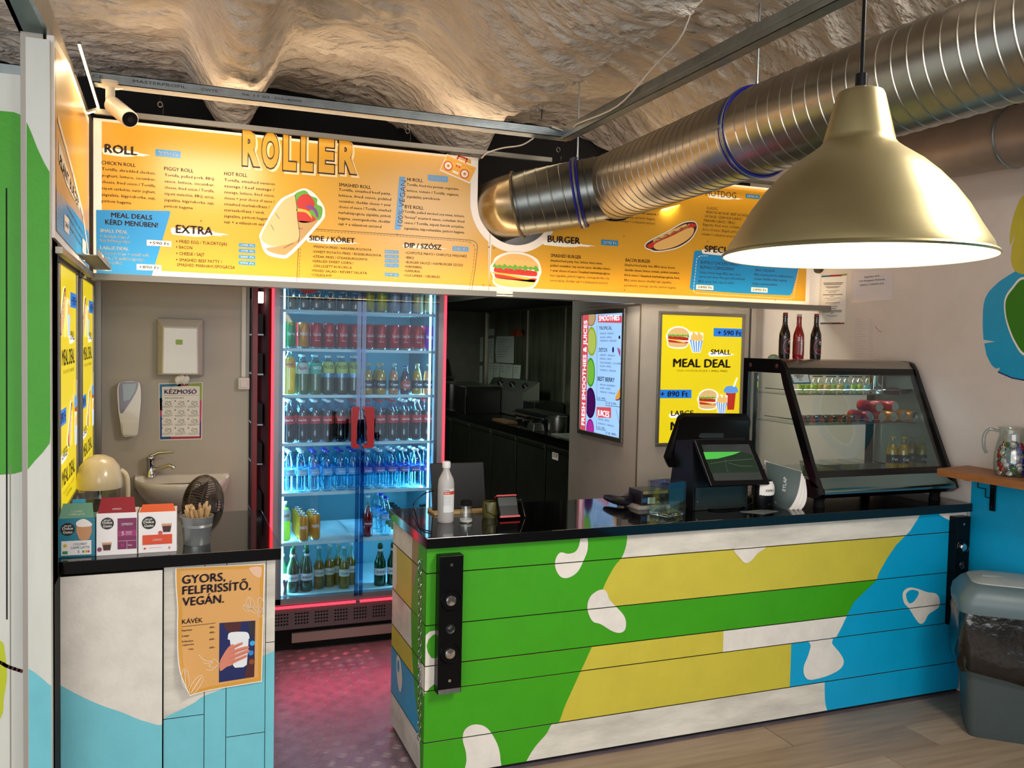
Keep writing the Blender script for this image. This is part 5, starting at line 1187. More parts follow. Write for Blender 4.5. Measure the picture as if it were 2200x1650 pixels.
# wash basin with tap
bx0, bz = atY(279, 1030, 4.55).x, atY(300, 1028, 4.55).z
t = thing('wash_basin', 'small white wall-hung wash basin with blue brand sticker at its corner', 'sink', (.02, 4.66, .80))
b = B(); m_cer = mat('ceramic', 'd2c9be', .12, coat=.5)
N_ = 28; rings = []
cxb, W2, D2 = .06, .235, .30; yb0 = 4.843
def bring(sc, z, yo=0, flat=1): 
    o = []
    for i in range(N_+1):
        a = PI*i/N_; x = cxb-W2*sc*cos(a)*1.0; y = yb0-yo-(D2*sc*flat)*(sin(a)**.75)
        o.append((x, y, z))
    return o
zt_ = .975
prof = [(.30, .80, .75), (.55, .815, .9), (.80, .86, .95), (.93, .905, 1), (.985, .945, 1), (1.0, zt_-.008, 1), (.985, zt_, 1), (.92, zt_, .95), (.88, zt_-.01, .9), (.80, .93, .8), (.62, .89, .8), (.35, .875, .8)]
vs = []
for k, (sc, z, fl_) in enumerate(prof): vs += bring(sc, z, .0 if k < 7 else .055, fl_ if k < 7 else fl_*.86)
m_ = N_+1; F = [(j*m_+i, j*m_+i+1, (j+1)*m_+i+1, (j+1)*m_+i) for j in range(len(prof)-1) for i in range(N_)]
F.append(tuple((len(prof)-1)*m_+i for i in range(m_)))
b.add(vs, F, m_cer); b.box(cxb-W2*.97, cxb+W2*.97, yb0-.06, yb0, zt_-.03, zt_+.012, m_cer); part('bowl', b, t, smooth=.9)
b = B(); fB_ = Fr((0, 4.545, 0), (1, 0, 0), (0, 0, 1), (0, -1, 0)); b.add([(bx0+.01, 4.70, .945), (bx0+.025, 4.64, .945), (bx0+.05, 4.62, .90), (bx0+.035, 4.66, .91)], [(0, 1, 2, 3)], m_bl); part('sticker', b, t, label='blue sticker')
b = B(); b.disc(Fr((cxb+.03, 4.79, .95), (1, 0, 0), (0, 0, 1), (0, -1, 0)), 0, 0, .011, m_matt, 0, n=16); part('overflow_hole', b, t)
b = B(); b.cyl((.0, 4.75, .82), (-.02, 4.80, .55), .012, m_matt, 8); b.cyl((.06, 4.72, .82), (.06, 4.72, .6), .02, m_pw, 12); part('waste_pipe', b, t, smooth=.9)
tc = V3((atY(324, 1028, 4.77).x, 4.77, zt_+.012))
t = thing('basin_tap', 'chrome single-lever tap on the wash basin', 'tap', tc)
b = B(); b.lathe([(0, 0), (.028, 0), (.026, .01), (.021, .018), (.021, .075), (.024, .085), (.022, .10), (.012, .108), (0, .109)], m_chrome, 20, c=tc); part('tap_body', b, t, smooth=True)
b = B(); b.tube(cat([tuple(tc+V3((.01, 0, .03))), tuple(tc+V3((.05, -.02, .045))), tuple(tc+V3((.09, -.04, .058))), tuple(tc+V3((.112, -.05, .045)))], 4, False), .011, m_chrome, 10); part('spout', b, t, smooth=True)
b = B(); b.tube([tc+V3((-.005, 0, .10)), tc+V3((.04, -.01, .122)), tc+V3((.11, -.03, .126))], [.012, .009, .005], m_chrome, 10); part('lever', b, t, smooth=True)
# table fan seen from the back
fc = V3((atY(437, 1085, 4.05).x, 4.05, atY(437, 1085, 4.05).z)); FR = .115
t = thing('desk_fan', 'dusty black wire-guard desk fan behind the bucket of stirrers', 'fan', fc-V3((0, 0, .13)))
m_fan = mat('fan_dusty', '4a3c30', .6, grime=.5, gscale=30); Rf = Matrix.Rotation(1.05, 3, 'Z')
def fpnt(a, th): # dome point
    return fc + Rf @ V3((FR*1.15*cos(a)*sin(th), FR*.62*cos(th)*(1), FR*1.15*sin(a)*sin(th)))
b = B()
for i in range(64):
    a = 2*PI*i/64; b.tube([fpnt(a, .15+1.42*k/6) for k in range(7)], .0019, m_fan, 4, caps=False); b.tube([fpnt(a, PI-.2-1.37*k/4) for k in range(5)], .0019, m_fan, 4, caps=False)
for th in (.5, .9, 1.57, 2.2, 2.6): b.tube([fpnt(2*PI*i/30, th) for i in range(30)], .003 if th == 1.57 else .0018, m_fan, 5, closed=True)
part('wire_guard', b, t, kind='stuff')
b = B(); p = fc; q = Rf @ V3((0, FR*.62, 0)); b.tube([p+q*1.05, p+q*.9, p+q*.2, p], [.03, .045, .05, .02], m_fan, 16); part('motor_housing', b, t, smooth=True)
b = B()
for k in range(3):
    a = k*2*PI/3; vs = [p+Rf @ V3((cos(a+d)*r, z, sin(a+d)*r)) for d, r, z in ((-.35, .02, -.01), (-.6, .11, -.022), (.35, .115, .012), (.35, .02, .01))]; b.add(vs, [(0, 1, 2, 3)], m_fan)
part('fan_blades', b, t)
b = B(); b.cyl(fc-V3((0, 0, .12)), (fc.x, fc.y, .62), .012, m_fan, 10); b.lathe([(0, 0), (.09, 0), (.085, .012), (.02, .03), (0, .03)], m_fan, 20, c=(fc.x, fc.y, .60)); part('stand', b, t)
b = B(); b.box(.0, .36, 3.92, 4.25, .0, .60, m_pw); b.box(-.02, .37, 3.91, 4.26, .575, .60, mat('cream_top', 'c9b99a', .4)); o = solo('low_cupboard', b, 'low cream-topped cupboard under the wash basin by the fan', 'cupboard', bev=.003)
# washroom doorway: red post, dark shelving behind
b = B(); m_redp = mat('red_post', '6a0c12', .35, grime=.3, gscale=20)
b.box(.404, .432, 4.80, 4.86, 0, 2.1, m_redp); o = solo('red_door_post', b, 'dark red steel post at the end of the washroom wall', 'post', bev=.002)
t = thing('storage_rack', 'dark storage rack with white-edged trays in the gap left of the fridge', 'rack', (.45, 5.12, 0))
b = B(); b.box(.436, .446, 4.985, 5.0, 0, 1.93, mat('rack_grey', '4c4844', .6)); b.box(.43, .44, 5.25, 5.26, 0, 1.93, MATS['rack_grey']); part('upright', b, t)
for i, z in enumerate((.35, .72, 1.0, 1.22, 1.5, 1.72)):
    b = B(); b.box(.425, .478, 4.98, 5.27, z, z+.009, m_galv); part('shelf', b, t)
    b = B(); b.box(.448, .476, 4.99, 5.26, z+.012, z+.12, mat('tray_dark', '231d18', .5)); part('tray', b, t)
b = B(); b.box(.44, .475, 4.97, 5.02, 1.90, 1.96, mat('tube_light', 'fff4e0', .5, emit=5)); part('lamp', b, t)
b = B(); b.box(.40, .482, 5.32, 5.34, 0, 2.2, m_dark); solo('dark_backing', b, 'black sheet standing in for the darkness behind the storage rack', 'sheet')  # near-black sheet in place of the shade behind the rack
# ================================================================== DRINKS FRIDGE
FX0, FX1, FRY = .497, 1.462, 4.75
t = fridge = thing('drinks_fridge', 'tall double-door drinks fridge glowing blue with red light lines round it', 'fridge', (.98, 5.1, 0))
m_fg = mat('fridge_grey', '8c8c92', .35, .5); m_fr = mat('fridge_side_red', '4a0508', .8, spec=.1); m_fi = mat('fridge_liner', '5d8b98', .5)
m_gl = glass('door_glass', 'eef8ff', .05)
zb_, zt2 = .262, 2.06
ix0, ix1 = atY(607, 900, FRY).x, atY(932, 900, FRY).x
b = B(); b.box(FX0-.012, FX0, FRY+.02, 5.42, .12, 2.1, m_fr); b.box(FX1-.005, FX1+.01, FRY+.03, 5.42, .12, 2.1, m_black); b.box(FX0, FX1, 5.38, 5.42, .12, 2.1, m_fi); b.box(FX0, FX1, FRY+.03, 5.42, 2.03, 2.1, m_fr); b.box(FX0, FX1, FRY+.03, 5.42, .14, zb_, m_fi)
b.box(FX0, FX0+.045, FRY+.04, 5.4, zb_, 2.03, m_fi); b.box(FX1-.05, FX1-.006, FRY+.04, 5.4, zb_, 2.03, m_fi); part('cabinet', b, t)
b = B(); b.box(FX0+.012, ix0, FRY, FRY+.04, zb_, 2.05, m_fg); b.box(ix1, FX1-.012, FRY, FRY+.04, zb_, 2.05, m_fg); b.box(FX0+.012, FX1-.012, FRY, FRY+.04, .265, .30, m_fg); part('front_frame', b, t, bev=.002)
m_rled = mat('red_led', 'ff2a3a', .5, emit=4.2)
for x in (FX0+.006, FX1-.006):
    b = B(); b.box(x-.006, x+.006, FRY-.006, FRY+.004, .255, 2.05, m_rled); part('red_led_line', b, t)
xm = atY(772, 1100, FRY-.01).x
for x0, x1 in ((FX0, xm-.012), (xm+.012, FX1)):
    b = B(); b.box(x0, x1, FRY-.006, FRY+.004, .245, .257, m_rled); part('red_led_line', b, t)
# ventilation grille
b = B(); b.box(FX0, FX1, FRY+.01, FRY+.03, .125, .243, mat('grille_panel', '6f6468', .45, .4))
frG = Fr((0, FRY+.01, 0), (1, 0, 0), (0, 0, 1), (0, -1, 0))
for g_ in range(9):
    for i in range(5):
        for j in range(4): b.disc(frG, FX0+.035+g_*.107+i*.0155, .155+j*.018, .0058, m_dark, 1, n=8)
part('grille', b, t)
b = B(); b.box(FX0+.01, FX1, FRY+.05, FRY+.09, 0, .125, m_dark); part('base', b, t)
b = B(); b.box(.62, 1.30, FRY+.02, FRY+.04, .045, .098, mat('loose_board', 'a08a84', .6)); solo('loose_board', b, 'pale loose board lying on edge under the fridge grille', 'board')
for i, (x, a) in enumerate(((ix0+.012, 1), (ix1-.012, -1))):
    b = B(); b.box(x-.005, x+.005, FRY+.055, FRY+.065, .30, 2.0, mat('cold_led', '9fe4ff', .5, emit=5)); part('cold_led_strip', b, t)
shz = [atY(607, y, 4.80).z for y in (664, 748, 848.5, 953, 1061, 1168)]
m_sh = mat('shelf_white', 'c8e2ea', .35)
for z in shz:
    b = B(); b.box(ix0-.01, ix1+.01, 4.80, 4.806, z-.016, z, m_sh)
    for k in range(0, 23): b.box(ix0, ix1, 4.81+.025*k, 4.814+.025*k, z-.008, z-.003, m_sh)
    for x in (ix0, (ix0+ix1)/2, ix1): b.box(x-.003, x+.003, 4.80, 5.37, z-.012, z-.006, m_sh)
    part('shelf', b, t)
zf = zb_+.04
b = B(); b.box(ix0-.01, ix1+.01, 4.79, 5.37, zb_, zf, m_sh); part('floor_tray', b, t)
m_mul = glass('door_edge', '9fc8ee', .25)
for x0, x1, nm in ((ix0-.02, xm-.002, 'left'), (xm+.002, ix1+.02, 'right')):
    b = B(); b.box(x0, x1, FRY-.004, FRY+.000, .30, 2.045, m_gl); d = part('door', b, t)
    e = x1 if nm == 'left' else x0; s_ = -1 if nm == 'left' else 1
    b = B(); b.box(min(e, e+s_*.022), max(e, e+s_*.022), FRY-.010, FRY-.004, .285, 2.045, m_mul); part('door_edge', b, d)
    b = B(); h0, h1 = atY(770, 962, FRY-.03).z, atY(770, 874, FRY-.03).z; hx = (atY(755.5, 900, FRY-.03).x if nm == 'left' else atY(803, 900, FRY-.03).x)
    ed = xm+s_*.012; H_ = h1-h0
    f_ = lambda a, z: (hx+(ed-hx)*a, h0+H_*z)
    P_ = [f_(0, .04), f_(.1, 0), f_(1, 0), f_(1, .07), f_(.62, .085), f_(.60, .14), f_(.66, .3), f_(.64, .45), f_(.70, .62), f_(.86, .78), f_(.9, .9), f_(1, .915), f_(1, 1), f_(.1, 1), f_(0, .96)]
    b.prism(P_, FRY-.045, FRY-.012, mat('handle_red', 'a3101a', .35)); part('handle', b, d, bev=.004)
# round red sticker at the top of the left door
b = B(); c = atY(663, 597, FRY-.006); frD = Fr((0, FRY-.006, 0), (1, 0, 0), (0, 0, 1), (0, -1, 0)); b.disc(frD, c.x, c.z, .083, mat('sticker_red', 'a3100c', .4), 1, n=36); b.tx(frD, 'Coca-Cola', c.x, c.z-.01, .022, m_wprint, w=.13, lay=2, al='c'); part('door_sticker', b, t)

# ---- drink prototypes (origin at base centre)
def wrap(R, z0=0):
    return lambda u, v: V3(((R+.0006)*sin(u/R), -(R+.0006)*cos(u/R), v))
HID = (0, 0, -50)
PROTOS = []
def can(col, txt, tcol, R=.029, H=.142, t2=None):
    t = thing('soda_can', 'proto', 'can', HID); m_ = mat('can_'+col, col, .3, .25); ma = mat('can_end', 'c9ccd0', .25, 1)
    b = B(); b.lathe([(0, .004), (R*.75, .004), (R*.8, 0), (R, .010), (R, H-.012), (R*.86, H), (R*.83, H-.003), (0, H-.003)], [ma, ma, ma, m_, m_, ma, ma], 20); part('body', b, t, smooth=.8, local=True)
    b = B(); b.tx(None, txt, 0, H*.5, .017, mat('canprint_'+tcol, tcol, .4), w=R*1.5, bold=.02, al='c', warp=wrap(R))
    if t2: b.tx(None, t2, 0, H*.3, .006, MATS['canprint_'+tcol], w=R*.9, al='c', warp=wrap(R))
    part('printed_name', b, t, local=True); return t
def bottle(kind, body, liq, cap, lab, ltxt=None, lcol='ffffff', H=.225, R=.032, lz=(.42, .68), fill=.8, neck=.011, glassy=False, name='bottle', shape=None, lfull=True):
    t = thing(name, 'proto', 'bottle', HID)
    sh = shape or [(0, 0), (.82, 0), (.95, .03), (1, .07), (.97, .20), (.93, .30), (1, .42), (1, .66), (.93, .74), (.70, .83), (.44, .90), (.38, .93), (.38, .96)]
    b = B(); b.lathe([(r*R, z*H) for r, z in sh], body, 18); part('bottle_body', b, t, smooth=.9, local=True)
    if liq:
        b = B(); P = [(max(0, r*R-.0012), max(z*H, .001)) for r, z in sh if z <= fill]; P.append((0, P[-1][1])); b.lathe(P, liq, 14); part('drink', b, t, smooth=.9, local=True)
    b = B(); cr = (.014 if not glassy else .012)*(neck/.011)
    b.lathe([(cr*.95, .945*H), (cr, .95*H), (cr, .995*H), (cr*.85, H), (0, H)], cap, 14); part('cap', b, t, smooth=.7, local=True)
    if lab:
        def rad(z):
            z /= H
            for (r0, a), (r1, c) in zip(sh, sh[1:]):
                if a <= z <= c and c > a: return R*(r0+(r1-r0)*(z-a)/(c-a))
            return R
        z0, z1 = lz[0]*H, lz[1]*H; k = 5
        b = B(); a0, a1 = (0, None) if lfull else (-PI*.95, -PI*.05)
        b.lathe([(rad(z0+(z1-z0)*i/k)+.0007, z0+(z1-z0)*i/k) for i in range(k+1)], lab, 18, a0=a0, a1=a1); part('label', b, t, smooth=.9, local=True)
        if ltxt:
            rr = max(rad(z0), rad(z1))+.0006; b = B(); b.tx(None, ltxt, 0, (z0+z1)/2-.006, (z1-z0)*.28, mat('canprint_'+lcol, lcol, .4), w=rr*1.45, bold=.02, al='c', warp=wrap(rr)); part('printed_name', b, t, local=True)
    return t
g_clear = glass('pet_clear', 'd8f2fa', .10); g_green = glass('beer_green', '1d6a34', .12); g_brown = glass('beer_clear', 'e8f0e0', .1)
L = lambda n, c, a=.85: liquid('drink_'+n, c, a)
lab = lambda c, r=.4: mat('label_'+c, c, r)
P_cola = bottle('cola', g_clear, L('cola', '160604', .96), lab('e8e8ea'), lab('c21a20'), 'Coca-Cola', 'ffffff', H=.232, fill=.74, lz=(.44, .63))
P_colar = bottle('cola', g_clear, L('cola', '160604', .96), lab('b81a20'), lab('c21a20'), 'Coca-Cola', 'ffffff', H=.232, fill=.74, lz=(.44, .63))
P_water = bottle('water', g_clear, None, lab('1a2cb0'), lab('7fb6e6'), 'NaturAqua', 'd8ecff', H=.225, R=.031, lz=(.40, .56))
P_waterw = bottle('water', g_clear, None, lab('e4ecf0'), lab('9cd2ee'), 'NaturAqua', 'ffffff', H=.225, R=.031, lz=(.40, .56))
P_waterp = bottle('water', g_clear, None, lab('dfe6ea'), lab('7f78c4'), 'aqua', 'ffffff', H=.222, R=.031, lz=(.42, .56))
P_fanta = bottle('orange', g_clear, L('orange', 'f5b400', .93), lab('e8f0f0'), lab('e8962a'), 'Fanta', '1a2a8a', H=.245, R=.034, lz=(.60, .76), fill=.84)
P_app = bottle('juice', g_clear, L('pale', 'a9a64a', .5), lab('cfe8e4'), lab('b8c8c0'), 'Apple', 'b02a1a', H=.218, R=.033, lz=(.52, .80), fill=.86)
P_mint = bottle('juice', g_clear, L('pale', 'a9a64a', .5), lab('bfe6e0'), lab('3cae9a'), 'NATUR', 'ffffff', H=.218, R=.033, lz=(.52, .80), fill=.86)
P_tea = bottle('tea', g_clear, L('tea', '6a5a28', .55), lab('d8ecea'), lab('b8c86a'), 'FUZE', '1a5a2a', H=.215, R=.033, lz=(.55, .84), fill=.5)
oj = [(0, 0), (.9, 0), (1, .03), (1, .18), (.95, .3), (.98, .42), (.9, .6), (.6, .78), (.42, .86), (.38, .9), (.38, .96)]
P_oj = bottle('juice', glass('glass_clear', 'f0f6f4', .1), L('oj', 'd8a21c', .95), lab('c9a832'), lab('1c2a3c'), 'Cappy', 'ffffff', H=.175, R=.030, lz=(.2, .46), fill=.8, shape=oj)
P_pink = bottle('juice', MATS['glass_clear'], L('peach', 'e39a6a', .95), lab('d8c0b0'), lab('24323c'), 'Cappy', 'ffffff', H=.175, R=.030, lz=(.2, .46), fill=.8, shape=oj)
P_dark = bottle('juice', MATS['glass_clear'], L('berry', '5a3450', .9), lab('3c4a8a'), lab('c2553a'), 'Cappy', 'ffffff', H=.165, R=.030, lz=(.2, .46), fill=.8, shape=oj)
gb = [(0, 0), (.92, 0), (1, .02), (1, .48), (.96, .55), (.72, .64), (.47, .74), (.42, .88), (.46, .90), (.46, .935), (.42, .95)]
P_beer = bottle('beer', mat('beer_dark_green', '0c3a1c', .08, coat=.5), None, lab('1d5a2a'), lab('d8dce0'), 'BORSODI', '141414', H=.245, R=.034, lz=(.26, .42), glassy=True, shape=gb)
b = B(); b.lathe([(.0155, .71*.245), (.0150, .86*.245)], lab('e0e2e6'), 16); [setattr(part('neck_label', b, P_beer, smooth=.9, local=True), 'hide_render', False)]
P_cor = bottle('beer', g_brown, L('lager', 'b98a1c', .8), lab('c8ccd0'), lab('d8d8c8'), 'Corona', '14286a', H=.240, R=.029, lz=(.30, .46), glassy=True, fill=.66, shape=gb)
P_red = bottle('red', MATS['glass_clear'], L('redsoda', '8a0610', .95), lab('d8dce0'), lab('7a0a12'), 'MANGO', 'ffffff', H=.235, R=.028, lz=(.25, .4), glassy=True, fill=.82, shape=gb)
P_jar = bottle('jar', MATS['glass_clear'], L('oj', 'd8a21c', .95), m_black, None, H=.13, R=.030, fill=.8, neck=.02, shape=[(0, 0), (1, 0), (1, .7), (.8, .86), (.66, .9), (.66, .96)])
P_jar2 = bottle('jar', MATS['glass_clear'], L('darkred', '7a1a20', .95), m_black, lab('b02a30'), H=.165, R=.032, fill=.8, neck=.022, shape=[(0, 0), (1, 0), (1, .7), (.8, .86), (.66, .9), (.66, .96)])
C_spr = can('0f8a4a', 'Sprite', 'e8f0e8'); C_fan = can('d8861a', 'FANTA', 'f4f4ff'); C_col = can('b3141c', 'Coca-Cola', 'f0f0f0', t2='330 ml'); C_vio = can('7a1aa8', 'Energy', 'e8e0ff')
C_clt = can('b8b030', 'CLUB-MATE', '14280a', R=.030, H=.19); C_clg = can('9aa6b8', 'CLUB-MATE', '101830', R=.030, H=.19); C_clw = can('d0c49a', 'CLUB-MATE', '14202a', R=.030, H=.19)
P_clr = bottle('soft', g_clear, L('amber', '7a5a38', .4), lab('c0c8d0'), lab('9aa8c8'), None, H=.235, R=.033, lz=(.6, .9), fill=.4)
used = set()
def place(proto, loc, label, group, rz=0, rot=None, root_name=None):
    if proto.name not in used and rot is None:
        used.add(proto.name); proto.location = loc; proto.rotation_euler = (0, 0, rz); proto['label'] = label; proto['group'] = group; return proto
    return dup(proto, loc, rz, label, group, rot)
ROW = {0: 'front row', 1: 'second row', 2: 'third row'}
def slot(px_, z, Y): return atY(px_, 900, Y).x
def row(protos, pxs, z, Y, shelfname, group, rown=0, jit=.004, dx=0):
    for i, (p, px_) in enumerate(zip(protos, pxs)):
        if p is None: continue
        desc, pr = p
        x = atY(px_, 900, 4.84).x + dx
        place(pr, (x+R_.uniform(-jit, jit)*.5, Y+R_.uniform(-jit, jit), z), '%s %s from the left in the %s of the %s' % (desc, ORD[i], ROW[rown], shelfname), group, R_.uniform(-.25, .25))
cx12 = [622, 650, 677.5, 706, 734, 762, 791, 818, 846, 871, 896, 920]
z1, z2, z3, z4, z5, z6 = shz
cl = ('clear amber bottle', P_clr); A = ('olive yerba can', C_clt); G_ = ('grey yerba can', C_clg); Wc = ('cream yerba can', C_clw)
row([cl]*6+[A, A, G_, G_, Wc, Wc], cx12, z1, 4.85, 'top fridge shelf', 'drinks on the top fridge shelf')
rc = ('red cola can', C_col)
row([('green soda can', C_spr), ('orange soda can', C_fan)]+[rc]*9+[('violet energy can', C_vio)], cx12, z2, 4.85, 'can shelf', 'cans on the can shelf')
row([rc]*12, cx12, z2, 4.925, 'can shelf', 'cans on the can shelf', 1)
te = ('yellow-labelled tea bottle', P_tea)
row([('yellow orange-soda bottle', P_fanta), ('apple juice bottle', P_app), ('mint-labelled juice bottle', P_mint), te, te, te, ('orange juice bottle', P_oj), ('orange juice bottle', P_oj), ('peach juice bottle', P_pink), ('berry juice bottle', P_dark), ('orange juice bottle', P_oj), ('peach juice bottle', P_pink)], cx12, z3, 4.855, 'juice shelf', 'bottles on the juice shelf')
row([None, ('apple juice bottle', P_app), ('mint-labelled juice bottle', P_mint), te, te, te, None, ('orange juice bottle', P_oj), None, None, None, None], cx12, z3, 4.935, 'juice shelf', 'bottles on the juice shelf', 1)
co_ = ('white-capped cola bottle', P_cola); cr_ = ('red-capped cola bottle', P_colar)
for k in (0, 1, 2):
    row([co_]*5+[cr_]*3+[cr_, co_, co_, cr_], cx12, z4, 4.855+.075*k, 'cola shelf', 'cola bottles on the cola shelf', k)
    ww = ('white-capped water bottle', P_waterw); wb_ = ('blue-capped water bottle', P_water); wv = ('violet-labelled water bottle', P_waterp)
    row([ww, ww, wb_, wb_, wb_, wb_, wv, wv, wv, wv, wv, wv], cx12, z5, 4.855+.075*k, 'water shelf', 'water bottles on the water shelf', k)
# shelf six
def lp(p, px_, Y, z, label, group): place(p, (atY(px_, 1100, 4.86).x, Y, z), label, group)
g6 = 'drinks on the sparse shelf'; S6 = 'on the sparse fridge shelf'
lp(P_app, 612, 4.87, z6, 'pale juice bottle at the left end of the sparse fridge shelf', g6)
for k in range(5): lp(C_fan, 650, 4.83+.062*k, z6, 'orange soda can %s in the left file on the sparse shelf' % ORD[k], g6)
for k in range(3): lp(C_fan, 677, 4.86+.062*k, z6, 'orange soda can %s in the right file on the sparse shelf' % ORD[k], g6)
lp(P_red, 790, 4.86, z6, 'red soda bottle standing right of the door gap on the sparse shelf', g6)
lp(P_water, 828, 4.86, z6, 'blue-capped water bottle front one beside the red soda bottle', g6); lp(P_water, 826, 4.95, z6, 'blue-capped water bottle standing second behind the front one, sparse shelf', g6); lp(P_water, 824, 5.04, z6, 'blue-capped water bottle at the back of the sparse shelf', g6)
for k in range(5): lp(P_jar, 864, 4.86+.072*k, z6, 'small black-lidded juice jar %s in the file on the sparse shelf' % ORD[k], g6)
lp(P_jar2, 910, 4.86, z6, 'dark red black-lidded bottle at the right end of the sparse shelf', g6)
g7 = 'beer bottles on the fridge floor'
for px_, Y, w_ in ((608, 4.90, 'leftmost, half hidden by the jigger'), (630, 4.87, 'second from the left in front'), (636, 4.96, 'behind the second green bottle'), (660, 4.87, 'third from the left in front'), (664, 4.96, 'behind the third green bottle'), (818, 4.86, 'alone behind the right door'), (846, 4.86, 'right of the lone one behind the right door')): lp(P_beer, px_, Y, zf, 'green beer bottle '+w_, g7)
for px_, Y, w_ in ((689, 4.90, 'nearest the green bottles'), (713, 4.92, 'second after the green bottles'), (741, 4.86, 'standing most forward'), (734, 4.95, 'behind the most forward one'), (760, 4.93, 'rightmost before the door gap')): lp(P_cor, px_, Y, zf, 'clear lager bottle with navy-on-cream label '+w_, g7)
tt = thing('jigger', 'steel double-cone jigger at the left end of the fridge floor', 'measure', (atY(612, 1265, 4.815).x, 4.815, zf))
b = B(); b.lathe([(.015, 0), (.0155, .002), (.009, .036), (.018, .078), (.0185, .08), (.0165, .078), (.006, .04)], m_chrome, 20); part('cup', b, tt, smooth=.8, local=True)
for p in (P_clr, C_spr, C_vio): pass
# ================================================================== ON THE LEFT COUNTER
C8 = crop(4.231, 100, 960)
def onc(px_, py_, z=CNT_Z): return atZ(px_, py_, z)
def podbox(lab_, A_, B_, Cc_, H, mbody, draw, flap, tz=.012):
    """box standing on the worktop: A_ front-left base pixel, B_ front-right base pixel"""
    a, c = onc(*A_), onc(*B_); U = (c-a); W = U.length; U.normalize(); N = V3((U.y, -U.x, 0)); D = Cc_
    t = thing('coffee_capsule_box', lab_, 'box', (a+c)/2-N*D/2)
    b = B(); q = [a, c, c-N*D, a-N*D]
    slab(b, q, CNT_Z+.0005, CNT_Z+H, mbody); part('carton', b, t, bev=.001)
    fr = Fr(V3((a.x, a.y, CNT_Z)), U, (0, 0, 1), N); b = B(); draw(b, fr, W, H); part('printed_front', b, t)
    b = B(); 
    p = [fr.P(.004, H, -.002), fr.P(W-.004, H, -.002), fr.P(W-.012, H+flap[0], -.03), fr.P(.012, H+flap[0], -.03)]; th = V3((0, 0, .001)); ba = N*-.0012
    b.add(p+[x+ba for x in p], [(0, 1, 2, 3), (7, 6, 5, 4), (0, 4, 5, 1), (1, 5, 6, 2), (2, 6, 7, 3), (3, 7, 4, 0)], flap[1]); f = part('opened_flap', b, t)
    return t, fr, W
m_cb = mat('brand_disc', '1d1416', .4); m_bw = mat('box_white', 'ece6e4', .4)
def disc_logo(b, fr, u, v, r):
    b.disc(fr, u, v, r, m_cb, 2, n=28); b.tx(fr, 'NESCAFÉ', u, v+r*.42, r*.24, m_wprint, w=r*1.0, lay=3, al='c', bold=.03); b.tx(fr, 'Dolce', u, v-r*.05, r*.42, m_wprint, w=r*1.45, lay=3, al='c', bold=.03); b.tx(fr, 'Gusto', u, v-r*.62, r*.42, m_wprint, w=r*1.3, lay=3, al='c', bold=.03)
def cup_pic(b, fr, u, v, s, c1='3c1608'):
    b.poly(fr, [(u-s*.5, v+s), (u+s*.5, v+s), (u+s*.36, v), (u-s*.36, v)], mat('print_glass', 'd8c8c0', .4), 2); b.poly(fr, [(u-s*.46, v+s*.85), (u+s*.46, v+s*.85), (u+s*.34, v+.002), (u-s*.34, v+.002)], mat('print_coffee'+c1, c1, .4), 3); b.poly(fr, [(u-s*.48, v+s*.9), (u+s*.48, v+s*.9), (u+s*.45, v+s*.7), (u-s*.45, v+s*.7)], mat('print_crema', 'c98a5a', .4), 4)
def d1(b, fr, W, H):
    disc_logo(b, fr, W*.27, H*.72, W*.19); b.poly(fr, cat([(W*.5, H*.82), (W*.9, H*.82), (W*.84, H*.45), (W*.58, H*.45)], 2), mat('print_latte', 'c98f62', .4), 2); b.poly(fr, cat([(W*.5, H*.9), (W*.7, H*.98), (W*.9, H*.86), (W*.88, H*.78), (W*.55, H*.78)], 3), m_wprint, 3)
    b.rect(fr, W*.1, H*.05, W*.9, H*.42, m_bw, 3); b.tx(fr, 'COCONUT', W*.6, H*.3, H*.06, mat('teal_ink', '3f6a70', .5), w=W*.36, lay=4, al='c'); b.tx(fr, 'CAFFÈ LATTE', W*.6, H*.21, H*.06, MATS['teal_ink'], w=W*.5, lay=4, al='c')
    b.tx(fr, '5', W*.56, H*.1, H*.07, MATS['teal_ink'], lay=4, al='c'); b.disc(fr, W*.2, H*.3, W*.05, mat('print_yellow', 'd8b82a', .5), 4); b.rect(fr, W*.13, H*.08, W*.27, H*.16, mat('print_green', '3c8a4a', .5), 4)
    for i, c in enumerate(('3c8a4a', 'd8b82a', 'd8862a', 'b83a2a')): b.rect(fr, W*(.66+.05*i), H*.1, W*(.70+.05*i), H*.16, mat('scale_'+c, c, .5), 4)
def d2(b, fr, W, H):
    disc_logo(b, fr, W*.27, H*.76, W*.16); m1, m2 = mat('print_magenta', '7a1450', .4), mat('print_magenta_light', '9a2a6c', .4)
    b.rect(fr, W*.52, H*.13, W*.99, H*.87, m1, 2); b.rect(fr, W*.52, H*.44, W*.99, H*.58, m2, 3); b.tx(fr, 'ESPRESSO', W*.76, H*.70, H*.055, m_wprint, w=W*.28, lay=4, al='c'); b.tx(fr, '5', W*.65, H*.465, H*.09, m_wprint, lay=4, al='c'); b.tx(fr, 'DENSE', W*.8, H*.52, H*.03, m_wprint, w=W*.15, lay=4, al='c'); b.tx(fr, '& FULL', W*.8, H*.475, H*.03, m_wprint, w=W*.15, lay=4, al='c')
    b.tx(fr, '16x', W*.83, H*.2, H*.05, m_wprint, w=W*.1, lay=4, al='c'); b.line(fr, [(W*.54, H*.33), (W*.98, H*.33)], .0008, m_wprint, 4); b.line(fr, [(W*.75, H*.13), (W*.75, H*.33)], .0008, m_wprint, 4); b.disc(fr, W*.64, H*.23, W*.04, m2, 4)
    cup_pic(b, fr, W*.26, H*.11, W*.24); b.disc(fr, W*.08, H*.15, W*.055, mat('print_pod', '8a2a5a', .4), 3, rv=W*.06)
